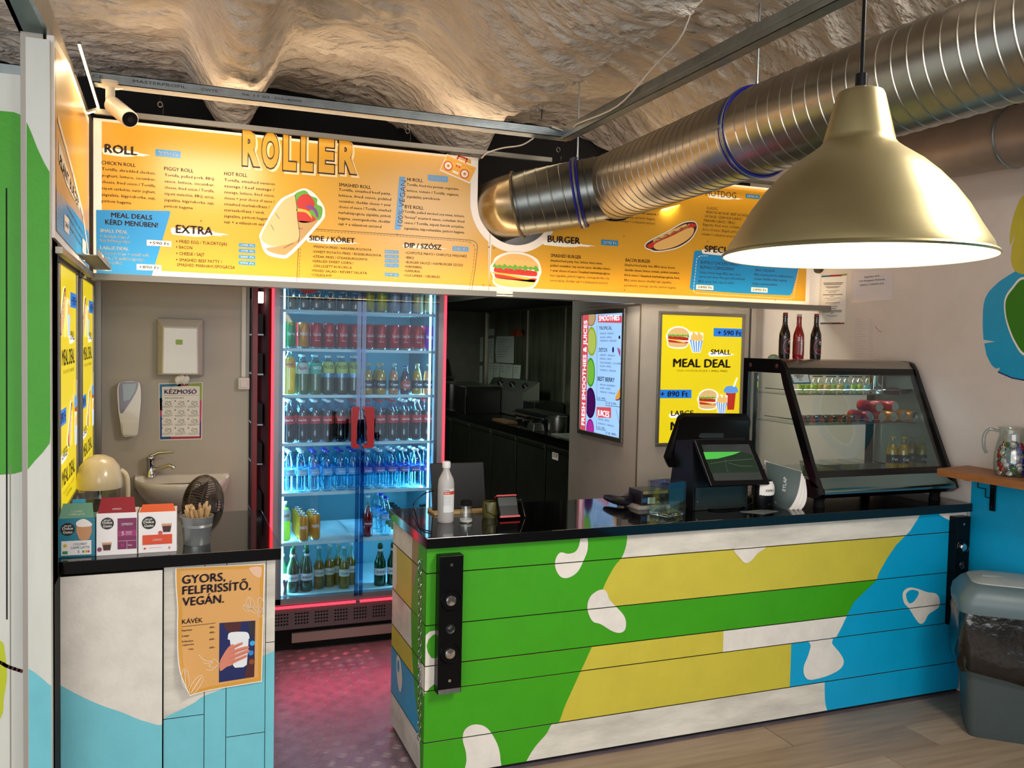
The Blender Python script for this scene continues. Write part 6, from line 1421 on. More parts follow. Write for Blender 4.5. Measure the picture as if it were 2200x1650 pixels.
def d3(b, fr, W, H):
    disc_logo(b, fr, W*.27, H*.74, W*.18); cup_pic(b, fr, W*.74, H*.48, W*.27); b.disc(fr, W*.57, H*.48, W*.06, mat('print_pod2', 'c8505a', .4), 2); mo = mat('print_vermilion', 'd8471c', .4)
    b.rect(fr, W*.11, H*.20, W*.88, H*.44, mo, 3); b.tx(fr, 'LUNGO', W*.5, H*.29, H*.05, m_bw, w=W*.24, lay=4, al='c'); b.tx(fr, '6', W*.81, H*.07, H*.08, mo, lay=4, al='c', bold=0); b.line(fr, [(W*.28, H*.12), (W*.6, H*.12)], .0008, mo, 4); b.disc(fr, W*.17, H*.11, W*.03, mo, 4)
t1, f1, W1 = podbox('teal coffee capsule box, leftmost on the side counter', C8(100, 1008), C8(442, 990), .10, .130, mat('box_teal', '1c7a92', .4), d1, (.045, mat('flap_green', '6a9a80', .5)))
b = B(); b.tx(f1, 'COCONUT', W1*.5, .148, .006, m_wprint, w=W1*.3, al='c', lay=-14); b.tx(f1, 'CAFFÈ LATTE', W1*.5, .139, .006, m_wprint, w=W1*.42, al='c', lay=-8); part('flap_lettering', b, t1)
b = B(); q0 = f1.P(W1*.35, .165, -.035); b.box(q0.x, q0.x+.04, q0.y, q0.y+.003, q0.z+.004, q0.z+.022, mat('tab_cyan', '1e9ab8', .4)); part('tab', b, t1)
t2, f2, W2_ = podbox('white and magenta espresso capsule box with dark red flap, middle one', C8(452, 992), C8(822, 972), .10, .143, m_bw, d2, (.048, mat('flap_red', '94202a', .5)))
b = B(); b.tx(f2, 'ESPRESSO', W2_*.5, .153, .005, m_wprint, w=W2_*.22, al='c', lay=-12); part('flap_lettering', b, t2)
t3, f3, W3 = podbox('white and orange lungo capsule box, right one by the bucket', C8(834, 968), C8(1182, 948), .10, .140, m_bw, d3, (.022, mat('flap_orange', 'd8521c', .5)))
bk = onc(*C8(1370, 905)); bk.y += .05
t = thing('bucket', 'small galvanised bucket full of wooden stirrers on the side counter', 'bucket', bk)
bk = V3((bk.x, bk.y-.0, CNT_Z)); m_bkt = mat('bucket_zinc', 'b4b8b8', .34, .7, grime=.3, gscale=20)
bs = .86
b = B(); b.lathe([(r*bs, z*.84) for r, z in [(0, .002), (.050, .002), (.052, 0), (.053, .003), (.0595, .075), (.0615, .077), (.060, .080), (.0620, .083), (.0605, .086), (.0625, .089), (.066, .117), (.0675, .12), (.066, .122), (.0645, .119), (.058, .07), (.05, .006), (0, .006)]], m_bkt, 36, c=bk); part('pail', b, t, smooth=.8)
st = None
m_st = mat('birch', 'cda877', .6, grime=.2, gscale=30)
for i in range(34):
    a = R_.uniform(0, 2*PI); r0 = R_.uniform(0, .026); r1 = R_.uniform(.018, .052); h = R_.uniform(.122, .147)
    if i < 9: a = -PI/2+R_.uniform(-1, 1.2); r1 = .048
    p0 = bk+V3((r0*cos(a+.8), r0*sin(a+.8), .008)); p1 = bk+V3((r1*cos(a), r1*sin(a), h)); d = (p1-p0).normalized()
    if st is None:
        b = B(); pr = cat([(-.0032, 0), (-.0032, .07), (-.0032, .135), (0, .14), (.0032, .135), (.0032, .07), (.0032, 0)], 2); b.prism(pr, -.0007, .0007, m_st); st = finish('wooden_stirrer', b); o = st
        o['category'] = 'stirrer'; o['label'] = 'flat wooden coffee stirrer standing in the galvanised bucket'; o['group'] = 'wooden stirrers in the bucket'
    else: o = st.copy(); COL.objects.link(o)
    o.location = p0; o.rotation_euler = (d.to_track_quat('Z', 'Y').to_matrix() @ Matrix.Rotation(R_.uniform(0, 6), 3, 'Z')).to_euler()
    L_ = (p1-p0).length/.14; o.scale = (1.6, 1, L_)
# juice container with cream dome lid
jc = atZ(217, 1100, CNT_Z); jc = V3((atY(214, 1000, 3.72).x, 3.72, CNT_Z))
t = thing('drink_dispenser', 'clear drink container with cream domed lid standing behind the boxes', 'container', jc)
b = B(); b.lathe([(0, 0), (.066, 0), (.072, .01), (.075, .14), (.078, .155)], glass('container_clear', 'd4d8d2', .12), 28, c=jc); part('container', b, t, smooth=.8)
b = B(); b.lathe([(0, .003), (.068, .003), (.070, .09), (0, .09)], liquid('cloudy_water', 'a3a296', .45), 24, c=jc); part('drink', b, t, smooth=.8)
b = B(); jl = jc+V3((0, 0, .155)); b.lathe([(.081, -.008), (.083, .004), (.082, .03), (.072, .075), (.05, .105), (.02, .12), (0, .122)], mat('cream_lid', 'd6c3a0', .22, coat=.3), 32, c=jl); part('domed_lid', b, t, smooth=.8)
b = B(); b.tube(cat([tuple(jl+V3((.075, .0, .06))), tuple(jl+V3((.098, .0, .03))), tuple(jl+V3((.10, 0, -.06))), tuple(jl+V3((.088, 0, -.13)))], 4, False), .009, mat('cream_lid'), 8); part('handle', b, t, smooth=True)

# ================================================================== ON THE MAIN COUNTER
Z0 = CNT_Z
sb = onc(957, 1121); 
t = thing('sanitiser_bottle', 'tall translucent sanitiser bottle with white label near the counter corner', 'bottle', sb)
m_hd = liquid('hdpe', 'c9c6c4', .75, .3)
b = B(); b.lathe([(0, 0), (.030, 0), (.034, .006), (.034, .155), (.031, .178), (.018, .205), (.0135, .215), (.0135, .225), (.017, .226), (.017, .248), (.014, .252), (0, .252)], [m_hd]*7+[mat('cap_white', 'd8d8d8', .4)]*4, 28, c=sb); part('bottle_body', b, t, smooth=.7)
def wr(R, c): return lambda u, v: V3((c.x+(R+.0008)*sin(u/R-.15), c.y-(R+.0008)*cos(u/R-.15), v))
b = B(); b.lathe([(.0345, .045), (.0345, .142)], mat('label_paper', 'd9dad8', .5), 16, c=sb, a0=-PI*.68, a1=-PI*.16); b.lathe([(.0348, .118), (.0348, .132)], mat('label_red_band', 'c8462a', .5), 16, c=sb, a0=-PI*.68, a1=-PI*.16); part('label', b, t, smooth=.8)
b = B(); b.tx(None, 'Diversey', .0, Z0+.135, .006, m_bl, w=.022, al='c', bold=.03, warp=wr(.0345, sb)); b.tx(None, 'Suma', .0, Z0+.122, .006, m_wprint, w=.022, al='c', warp=wr(.035, sb))
for k in range(5): b.tx(None, 'desinfectant alcohol', .0, Z0+.108-.008*k, .003, mat('grey_ink', '5a6070', .5), w=.034, al='c', bold=0, warp=wr(.0345, sb))
part('lettering', b, t)
ss = onc(1001, 1122)
t = thing('salt_shaker', 'small glass shaker with black lid and a little salt beside the sanitiser', 'shaker', ss)
b = B(); b.lathe([(0, .003), (.024, .003), (.026, 0), (.028, .01), (.027, .035), (.022, .062), (.020, .072)], glass('shaker_glass', 'e8eeee', .14), 24, c=ss); part('glass_body', b, t, smooth=.8)
b = B(); b.lathe([(0, .004), (.025, .004), (.026, .014), (0, .014)], m_wprint, 20, c=ss); part('salt', b, t, smooth=.8)
b = B(); b.lathe([(.021, .070), (.024, .072), (.0235, .088), (.020, .092), (0, .093)], m_matt, 24, c=ss); part('lid', b, t, smooth=.8)
# tablet stand behind
tb = onc(985, 1095); tbY = 3.60
t = thing('tablet', 'black tablet on a pale bamboo stand with cable, behind the sanitiser bottle', 'tablet', (1.25, tbY, Z0))
pa_, pb2 = atY(930, 1020, tbY), atY(1044, 1092, tbY)
b = B(); M_ = Matrix.Translation((pa_.x, tbY, Z0+.012)) @ Matrix.Rotation(-.22, 4, 'X'); b.M = M_; w_ = (pb2.x-pa_.x); b.box(0, w_, -.004, .004, 0, .205, m_black); part('screen_body', b, t, bev=.003)
b = B(); b.M = M_; b.box(.0, w_, .0041, .0055, .200, .205, m_alu); part('bright_edge', b, t)
b = B(); b.box(pa_.x-.005, pa_.x+w_+.02, tbY-.05, tbY+.06, Z0, Z0+.012, mat('bamboo', 'b79a68', .5)); part('stand', b, t, bev=.002)
cb = [atZ(928, 1055, Z0+.08), atZ(905, 1060, Z0+.06), atZ(888, 1085, Z0+.004), atZ(893, 1115, Z0+.004), atZ(905, 1135, Z0+.004), atZ(925, 1142, Z0+.004)]
cb[0] = V3((pa_.x+.002, tbY-.006, Z0+.10)); cb[1] = V3((pa_.x-.05, tbY-.03, Z0+.09))
b = B(); b.tube(cat([tuple(p) for p in cb], 6, False), .0025, m_black, 6); part('cable', b, t, smooth=True)
# payment terminal on a stand
pt = onc(1092, 1120); pY = 3.40; 
t = thing('card_terminal', 'black card terminal with red edge leaning in a wire cradle', 'card terminal', V3((atY(1092, 1100, pY).x, pY, Z0)))
px0, px1 = atY(1073, 1085, pY).x, atY(1115, 1085, pY).x; zt3 = atY(1095, 1070, pY).z
b = B(); M_ = Matrix.Translation((px0, pY, Z0+.006)) @ Matrix.Rotation(-.5, 4, 'X'); b.M = M_; hh = (zt3-Z0)/cos(.5)-.01; b.box(0, px1-px0, -.012, .012, 0, hh, m_black); part('terminal_body', b, t, bev=.004)
b = B(); b.M = M_; b.box(.002, px1-px0-.002, -.013, -.0121, hh*.52, hh*.92, mat('lcd_grey', '141e20', .3, spec=.3)); part('screen', b, t)
b = B(); b.M = M_; b.box(-.001, px1-px0+.001, -.012, .013, hh, hh+.006, mat('terminal_red', 'b8202c', .4)); b.box(-.001, px1-px0+.001, -.015, -.012, -.004, .004, MATS['terminal_red']); part('red_edge', b, t)
b = B(); xa = px1-px0; b.tube([V3((px0-.045, pY+.05, Z0+.07)), V3((px0+xa+.03, pY+.05, Z0+.07)), V3((px0+xa+.03, pY+.0, Z0+.004))], .0015, m_chrome, 6); b.tube([V3((px0-.045, pY+.05, Z0+.07)), V3((px0-.05, pY+.02, Z0+.03)), V3((px0-.01, pY-.02, Z0+.012)), V3((px0-.005, pY-.02, Z0+.006))], .0015, m_black, 6); part('cradle_wire', b, t)
b = B(); b.lathe([(0, 0), (.03, 0), (.034, .02), (.032, .065), (.030, .068)], mat('olive_cup', '4c4a22', .4), 20, c=(px0-.02, pY+.06, Z0)); solo('olive_cup', b, 'small olive green cup behind the card terminal', 'cup', smooth=.8)
# paper roll box and scanner
vs_ = onc(1452, 1118); 
sc0 = V3((atZ(1330, 1100, Z0).x, 3.45, Z0))
t = thing('handheld_scanner', 'dark purple-black handheld scanner lying on the worktop', 'scanner', sc0)
def PZ(x, y, z): return atZ(x, y, z)
b = B(); A0, A1, A2, A3 = PZ(1300, 1068, Z0+.028), PZ(1340, 1075, Z0+.032), PZ(1365, 1062, Z0+.042), PZ(1420, 1055, Z0+.05)
b.tube(cat([tuple(A0), tuple(A1), tuple(A2), tuple(A3)], 4, False), [.012, .017, .021, .024, .027, .028, .027, .024, .022, .023, .024, .026, .020], mat('scanner_body', '17131c', .35), 14); part('body', b, t, smooth=.9)
b = B(); b.tube([A0-(A1-A0).normalized()*.004, A0+(A1-A0).normalized()*.004], [.008, .013], mat('scanner_window', '20203a', .1), 12); part('window', b, t, smooth=True)
bx = onc(1405, 1095); bX0, bX1 = atY(1372, 1080, 3.42).x, atY(1428, 1080, 3.42).x+.03
t = thing('roll_box', 'small dark box of labels with white stickers beside the glass vase', 'box', ((bX0+bX1)/2, 3.5, Z0))
b = B(); b.box(bX0, bX1, 3.42, 3.56, Z0, Z0+.018, mat('tray_pale', 'b0a49c', .5)); part('tray', b, t, bev=.002); b = B(); b.box(bX0+.02, bX1, 3.43, 3.55, Z0+.018, Z0+.085, mat('box_dark', '1c1418', .4)); part('carton', b, t, bev=.003)
fb = Fr((bX0+.02, 3.43, Z0+.018), (1, 0, 0), (0, 0, 1), (0, -1, 0)); b = B(); w_ = bX1-bX0-.02; b.rect(fb, w_*.22, .008, w_*.48, .036, m_pap, 2); b.rect(fb, .003, .014, w_*.2, .034, mat('label_navy', '1c4a7a', .5), 2); b.rect(fb, w_*.52, .006, w_*.8, .034, m_matt, 2); b.tx(fb, 'PK', w_*.55, .01, .008, m_pap, lay=3)
for i in range(5): b.line(fb, [(w_*.25, .012+.005*i), (w_*.45, .012+.005*i)], .001, m_ink, 3)
b.rect(fb, w_*.05, .052, w_*.95, .066, mat('box_gold', 'a88a5a', .4), 2); part('printed_labels', b, t)
# square glass vase
va = [onc(1417, 1112), onc(1447, 1122), onc(1483, 1112)]; vY = 3.215; vx0, vx1 = atY(1419, 1110, vY).x, atY(1482, 1110, vY).x; vw = vx1-vx0; vh = .155
t = thing('glass_block_vase', 'thick square clear glass vase with blue sheen at its rim', 'vase', (vx0+vw/2, vY+vw/2, Z0))
R4 = Matrix.Translation((vx0+vw/2, vY+vw/2, Z0)) @ Matrix.Rotation(.35, 4, 'Z'); hw = vw*.40
mg = glass('vase_glass', 'eef7f4', .12)
b = B(R4); i_ = hw-.007
vs = [(x*hw, y*hw, z) for z in (0.0005, vh) for x, y in ((-1, -1), (1, -1), (1, 1), (-1, 1))]+[(x*i_, y*i_, z) for z in (.022, vh) for x, y in ((-1, -1), (1, -1), (1, 1), (-1, 1))]
b.add(vs, [(3, 2, 1, 0), (0, 1, 5, 4), (1, 2, 6, 5), (2, 3, 7, 6), (3, 0, 4, 7), (8, 9, 10, 11), (9, 8, 12, 13), (10, 9, 13, 14), (11, 10, 14, 15), (8, 11, 15, 12), (4, 5, 13, 12), (5, 6, 14, 13), (6, 7, 15, 14), (7, 4, 12, 15)], mg); part('glass_body', b, t)
b = B(R4); m2g = bpy.data.materials.new('vase_base'); m2g.use_nodes = True; p_ = m2g.node_tree.nodes['Principled BSDF']; p_.inputs['Transmission Weight'].default_value = 1; p_.inputs['Roughness'].default_value = .02; p_.inputs['Base Color'].default_value = (.9, .98, .96, 1); b.box(-i_, i_, -i_, i_, .002, .020, m2g); part('thick_base', b, t, bev=.003)
b = B(R4); 
for q in range(4):
    b2 = Matrix.Rotation(q*PI/2, 4, 'Z'); b.add([b2 @ V3(p) for p in ((-i_, -i_-.001, vh-.03), (i_, -i_-.001, vh-.03), (i_, -i_-.001, vh-.004), (-i_, -i_-.001, vh-.004))], [(0, 1, 2, 3)], glass('blue_sheen', 'b8b8ff', .1))
part('blue_glint_band', b, t)  # tinted panes inside the rim, standing in for blue glints on the glass
# POS terminal: twin screens on a stand
pY = 3.40
pc_ = V3((atY(1560, 1100, 3.36).x, 3.36, Z0))
t = thing('cash_register', 'black point-of-sale terminal with a customer screen facing us', 'cash register', pc_)
X_ = lambda px_, Y: atY(px_, 1000, Y).x
b = B(); x0, x1 = X_(1492, 3.34), X_(1605, 3.34); zt4 = atY(1490, 945, 3.34).z
b.prism([(3.34, Z0), (3.56, Z0), (3.50, zt4-.02), (3.36, zt4)], x0, x1, mat('pos_plastic', '0c0d11', .4, spec=.3), 'x'); part('stand', b, t, bev=.004)
b = B(); fb = Fr((0, 3.339, 0), (1, 0, 0), (0, 0, 1), (0, -1, 0)); b.rectp(fb, (1494, 1048), (1605, 1090), mat('pos_plate', '18211f', .3), 2); b.disc(fb, *fb.uv(1498, 1078), .003, m_chrome, 3, n=8); b.disc(fb, *fb.uv(1601, 1075), .003, m_chrome, 3, n=8); part('front_plate', b, t)
# operator screen seen from behind (leaning back to the left)
def quadbox(b, P, th, m):
    n = (P[1]-P[0]).cross(P[3]-P[0]).normalized()*th
    b.add(list(P)+[p+n for p in P], [(0, 1, 2, 3), (7, 6, 5, 4), (0, 4, 5, 1), (1, 5, 6, 2), (2, 6, 7, 3), (3, 7, 4, 0)], m)
b = B(); Pk = [atY(1430, 1003, 3.50), atY(1600, 1003, 3.50), atY(1612, 898, 3.64), atY(1468, 896, 3.64)]; Pk[0].y -= 0
P6 = [atY(1430, 990, 3.50), atY(1436, 1005, 3.49), atY(1600, 1008, 3.49), atY(1614, 905, 3.63), atY(1610, 896, 3.64), atY(1472, 895, 3.64), atY(1460, 903, 3.63)]
n_ = V3((0, .8, .6)).normalized()*.03; k = len(P6)
b.add(P6+[p+n_ for p in P6], [tuple(range(k)), tuple(range(2*k-1, k-1, -1))]+[(i, k+i, k+(i+1) % k, (i+1) % k) for i in range(k)], m_black); part('operator_screen', b, t, bev=.004)
b = B(); b.add([atY(1497, 938, 3.55), atY(1503, 930, 3.56), atY(1551, 930, 3.56), atY(1552, 940, 3.55), atY(1506, 941, 3.55)], [(0, 1, 2, 3, 4)], mat('vent_slot', '1e2c30', .2))
for v in b.v: v.y -= .012; v.z -= .0
part('cable_opening', b, t)
# customer screen
Cc = [atY(1505, 940, 3.33), atY(1535, 1046, 3.24), atY(1650, 1035, 3.24), atY(1612, 945, 3.33)]
Cc = [atY(1492, 945, 3.335), atY(1528, 1045, 3.245), atY(1655, 1040, 3.245), atY(1615, 945, 3.335)]
b = B(); nb = (Cc[1]-Cc[0]).cross(Cc[3]-Cc[0]).normalized()
if nb.y < 0: nb = -nb
quadbox(b, [Cc[0], Cc[3], Cc[2], Cc[1]], .018 if (Cc[3]-Cc[0]).cross(Cc[1]-Cc[0]).y > 0 else -.018, m_black); part('customer_screen', b, t, bev=.004)
frZ = Fr(Cc[0]-nb*.0006, Cc[2]-Cc[1], Cc[0]-Cc[1], -nb)
# skewed corners need true plane coordinates
frZ = Fr(Cc[1]-nb*.0008, (Cc[2]-Cc[1]), ((Cc[0]-Cc[1])-(Cc[2]-Cc[1]).normalized()*(Cc[0]-Cc[1]).dot((Cc[2]-Cc[1]).normalized())), -nb)
S2 = crop(5.5, 1400, 860)
b = B(); b.polyp(frZ, [S2(*p) for p in ((585, 525), (1145, 520), (1312, 938), (742, 952))], mat('lcd_off', '26302f', .06, coat=.6), 1); part('screen_glass', b, t)
b = B(); b.polyp(frZ, [S2(*p) for p in ((610, 612), (1052, 610), (960, 645), (780, 690), (640, 700))], mat('lcd_green', '4fc24a', .3, emit=.7), 2); b.polyp(frZ, [S2(*p) for p in ((640, 700), (780, 690), (960, 645), (1052, 610), (1180, 640), (1270, 850), (700, 860))], mat('lcd_darkgreen', '20442c', .3, emit=.12), 1.5)
for P_ in (((690, 750), (900, 715), (1190, 695)), ((900, 740), (1050, 780), (1190, 780)), ((870, 700), (880, 800), (900, 850))): b.linep(frZ, [S2(*p) for p in P_], .0012, mat('lcd_line', '6a7a5a', .4), 2)
part('lit_picture', b, t)
# barcode scanner with a printed sleeve
qc = V3((atY(1640, 1070, 3.30).x, 3.30, Z0)); t = thing('desk_scanner', 'round black desk scanner wrapped in torn white paper beside the register', 'scanner', qc)
b = B(); b.lathe([(0, 0), (.045, 0), (.05, .01), (.052, .06), (.05, .11), (.036, .135), (0, .14)], m_black, 24, c=qc, sy=.8); part('body', b, t, smooth=.9)
b = B(); b.lathe([(.0505, .065), (.0528, .085), (.051, .11), (.040, .132)], m_pap, 12, c=qc, sy=.81, a0=-PI*.8, a1=-PI*.12); part('paper_sleeve', b, t, smooth=.9)
b = B(); fz = Fr((0, 3.2985-.043, 0), (1, 0, 0), (0, 0, 1), (0, -1, 0)); b.tx(fz, 'KÖSZÖNJÜK', qc.x, Z0+.088, .009, m_ink, w=.045, al='c', lay=2, bold=.02); b.tx(fz, '91.2', qc.x-.0, Z0+.025, .009, m_alu, w=.02, al='c', lay=2); part('lettering', b, t)
# standing menu booklets
mk_ = mat('booklet_slate', '4a5654', .55)
def booklet(i, lab_, col_, w0, th):
    base_ = atZ(1722, 1096, Z0)+V3((.012*i, .012*i, 0)); t = thing('menu_booklet', lab_, 'booklet', base_, 0, 'menu booklets by the display case')
    p0 = atZ(1658, 1086, Z0)+V3((.004*i, .020*i, 0)); p1 = atZ(1690, 1097, Z0)+V3((.012*i, .012*i, 0))
    n = 10; h = .20; b = B(); V_ = []
    T0, T1 = atY(1645, 992, 3.30)+V3((.010*i, .016*i, 0)), atY(1722+5*i, 1013+6*i, 3.25)+V3((0, .008*i, 0))
    B0, B1 = p0, atZ(1692+11*i, 1096, Z0)+V3((0, .004*i, 0))
    off = V3((.02+.006*i, .03, 0))
    for j in range(n+1):
        for a in range(n+1):
            f_, g_ = a/n, j/n
            p = (B0.lerp(B1, f_)).lerp(T0.lerp(T1, f_), g_); cur = sin(PI*f_)*.0+ (f_**3)*.03
            p = p+V3((-.030*f_*sin(g_*PI)*.4+.0, .0, 0))+V3((.034*sin(PI*(g_**.8))*f_**2, 0, 0)); V_.append(p)
    F_ = [(j*(n+1)+a, j*(n+1)+a+1, (j+1)*(n+1)+a+1, (j+1)*(n+1)+a) for j in range(n) for a in range(n)]
    b.add(V_, F_, col_); ba = V3((th, th*.6, 0)); b.add([p+ba for p in V_], F_, m_pap)
    N_ = n+1; e = [j*N_+n for j in range(N_)]; k = len(V_); b.add([V_[q] for q in e]+[V_[q]+ba for q in e], [(j, j+1, N_+j+1, N_+j) for j in range(n)], m_pap); part('pages', b, t, smooth=.9)
    return t, V_, n
for i in (3, 2, 1): booklet(i, ['', 'cream booklet directly behind the slate one, corner curled', 'second cream booklet in the stack behind the slate one', 'rearmost cream booklet leaning against the display case'][i], m_pap, 0, .004)
t, V_, n = booklet(0, 'slate grey menu booklet standing in front of the display case', mk_, 0, .005)
b = B(); N_ = n+1
def bw_(f_, g_):
    j, a = min(int(g_*n), n-1), min(int(f_*n), n-1); u, v = f_*n-a, g_*n-j; q = V_[j*N_+a]*(1-u)*(1-v)+V_[j*N_+a+1]*u*(1-v)+V_[(j+1)*N_+a]*(1-u)*v+V_[(j+1)*N_+a+1]*u*v; return q+V3((-.0006, -.0016, 0))
b.tx(None, 'ÉTLAP', 0, 0, .06, mat('pale_print', 'c8cdc8', .5), w=.34, al='l', bold=.02, warp=lambda u, v: bw_(.62-v*1.6, .42+u)); b.tx(None, 'Roller', 0, 0, .05, MATS['pale_print'], w=.2, al='l', warp=lambda u, v: bw_(.2+u*.5, .08+v)); part('lettering', b, t)
b = B(); q = [onc(1590, 1100), onc(1640, 1095), onc(1672, 1099), onc(1640, 1105)]
slab(b, q, Z0+.0005, Z0+.002, mat('note_grey', '6c7472', .5)); solo('receipt_slip', b, 'grey slip of paper lying on the worktop before the register', 'paper')
b = B(); b.tube(cat([tuple(onc(x, y)+V3((0, 0, .004))) for x, y in ((1500, 1092), (1540, 1098), (1590, 1094), (1620, 1078), (1612, 1062))], 5, False), .003, m_black, 6); solo('power_cable', b, 'thin black cable curling in front of the register', 'cable', smooth=.9)
# ================================================================== REFRIGERATED DISPLAY CASE
DX0, DX1 = 2.82, 3.685
t = case = thing('display_case', 'black and steel glass-fronted refrigerated display case on the right end of the counter', 'display case', (3.25, 3.5, Z0))
m_dc = mat('case_black', '08080a', .25); m_cg = glass('case_glass', 'e8f0f0', .06)
prof_o = cat([(3.82, 1.01), (3.82, 1.655), (3.62, 1.655)], 1, False)+cat([(3.62, 1.655), (3.53, 1.65), (3.49, 1.61), (3.455, 1.54)], 4, False)[1:]+cat([(3.27, 1.16), (3.215, 1.06), (3.20, 1.03), (3.235, 1.005), (3.3, 1.0)], 4, False)
prof_i = [(3.78, 1.07), (3.78, 1.585), (3.545, 1.585), (3.51, 1.555), (3.29, 1.10), (3.275, 1.07)]
def frame_end(x0, x1, nm):
    b = B(); k = len(prof_o)
    # ring between outer and inner outline via four convex bars
    b.prism([(3.78, 1.01), (3.82, 1.01), (3.82, 1.655), (3.78, 1.655)], x0, x1, m_dc, 'x')
    b.prism([(3.78, 1.585), (3.78, 1.655)]+[p for p in prof_o if p[1] > 1.6 and p[0] < 3.75]+[(3.52, 1.585)], x0, x1, m_dc, 'x')
    b.prism([(3.52, 1.585), (3.488, 1.61), (3.455, 1.54), (3.27, 1.16), (3.215, 1.06), (3.27, 1.06), (3.31, 1.13), (3.50, 1.53)], x0, x1, m_dc, 'x')
    b.prism([(3.78, 1.01), (3.78, 1.09), (3.28, 1.09), (3.215, 1.06), (3.20, 1.03), (3.235, 1.005)], x0, x1, m_dc, 'x'); return b
part('end_frame', frame_end(DX0, DX0+.022, ''), t, bev=.002); part('end_frame', frame_end(DX1-.022, DX1, ''), t, bev=.002)
for x in (DX0+.010, DX1-.012):
    b = B(); b.prism([(3.78, 1.09), (3.78, 1.585), (3.53, 1.585), (3.31, 1.10)], x, x+.003, m_cg, 'x'); part('side_glass', b, t)
b = B(); b.box(DX0+.022, DX1-.022, 3.60, 3.82, 1.632, 1.655, m_steel); b.prism([(3.60, 1.632), (3.60, 1.655), (3.53, 1.65), (3.498, 1.615), (3.505, 1.60), (3.545, 1.63)], DX0+.022, DX1-.022, m_steel, 'x'); part('top', b, t, smooth=.8)
b = B(); b.prism([(3.497, 1.612), (3.490, 1.600), (3.483, 1.582), (3.500, 1.578)], DX0+.022, DX1-.022, m_dc, 'x'); part('glass_trim', b, t)
b = B(); b.prism([(3.262, 1.100), (3.272, 1.105), (3.282, 1.125), (3.272, 1.130)], DX0+.022, DX1-.022, m_dc, 'x'); part('glass_trim', b, t)
b = B(); gp_ = [(3.272, 1.125), (3.484, 1.585), (3.488, 1.583), (3.276, 1.123)]; b.prism(gp_, DX0+.022, DX1-.022, m_cg, 'x'); part('front_glass', b, t)
m_tl = mat('case_front_steel', '7f9a9c', .16, 1, bump=.03, bscale=20, stretch=(1, 6, 6))
b = B(); b.prism(cat([(3.262, 1.10), (3.235, 1.075), (3.205, 1.05), (3.20, 1.03)], 4, False)+[(3.26, 1.03), (3.29, 1.10)], DX0+.022, DX1-.022, m_tl, 'x'); part('front_panel', b, t, smooth=.8)
b = B(); b.prism([(3.20, 1.03), (3.235, 1.005), (3.82, 1.0), (3.82, 1.07), (3.29, 1.07)], DX0+.022, DX1-.022, m_dc, 'x'); b.box(DX0+.03, DX1-.03, 3.28, 3.78, 1.07, 1.085, m_steel); part('base', b, t)
for x, y in ((2.87, 3.27), (3.6, 3.27), (2.87, 3.74), (3.6, 3.74)):
    b = B(); b.lathe([(0, 0), (.028, 0), (.024, .03), (.03, .045), (0, .045)], m_matt, 14, c=(x, y, Z0)); part('foot', b, t)
for y in (3.76, 3.55):
    b = B(); b.lathe([(.011, 0), (.012, .004), (.006, .007), (0, .007)], mat('bolt_cap', '5c3a36', .3, .6), 14, c=(DX0, y, 1.62), rot=Matrix.Rotation(-PI/2, 3, 'Y')); part('bolt', b, t)
b = B(); b.box(DX0+.03, DX0+.036, 3.74, 3.77, 1.1, 1.58, m_chrome); b.box(DX1-.04, DX1-.034, 3.74, 3.77, 1.1, 1.58, m_chrome); part('shelf_upright', b, t)
b = B(); b.box(DX0+.04, DX1-.04, 3.54, 3.56, 1.60, 1.612, mat('case_lamp', 'e8f4ff', .5, emit=1.2)); part('lamp', b, t)
zs1 = atY(1840, 847, 3.52).z; zs2 = atY(1850, 909, 3.45).z
for z, y0, x0, x1 in ((zs1, 3.52, DX0+.05, 3.60), (zs2, 3.42, DX0+.05, 3.62)):
    b = B(); b.box(x0, x1, y0, 3.77, z-.005, z, m_cg); part('shelf', b, t)
    b = B(); b.tube([(x0, 3.7, z+.022), (x0, y0-.004, z+.022), (x1, y0-.004, z+.022), (x1, 3.7, z+.022)], .0022, m_chrome, 6); b.tube([(x0, y0-.004, z), (x1, y0-.004, z)], .0018, m_chrome, 6)
    for k in range(4): xx = x0+(x1-x0)*k/3; b.tube([(xx, y0-.004, z), (xx, y0-.004, z+.022)], .002, m_chrome, 6)
    part('shelf_rail', b, t)
fg = Fr((0, 3.487, 1.585), (1, 0, 0), (0, .418, .908), (0, -.908, .418)); g5 = crop(6.347, 1580, 640)
b = B(); b.polyp(fg, [g5(*p) for p in ((735, 1040), (1000, 1042), (1030, 1172), (778, 1175))], mat('tag_teal', '1c6a8a', .4), 2); b.polyp(fg, [g5(*p) for p in ((752, 1044), (985, 1046), (1010, 1152), (795, 1155))], m_pap, 3); b.txp(fg, 'ENERGY', g5(805, 1076), g5(935, 1078), 4, m_ink, 4, .03); b.txp(fg, 'SHOT', g5(835, 1102), g5(915, 1103), 4, m_ink, 4, .03); b.txp(fg, '990.-', g5(865, 1132), g5(915, 1133), 3, m_ink, 4, .02); solo('shot_price_card', b, 'white card with teal border stuck inside the top left of the case glass', 'card')
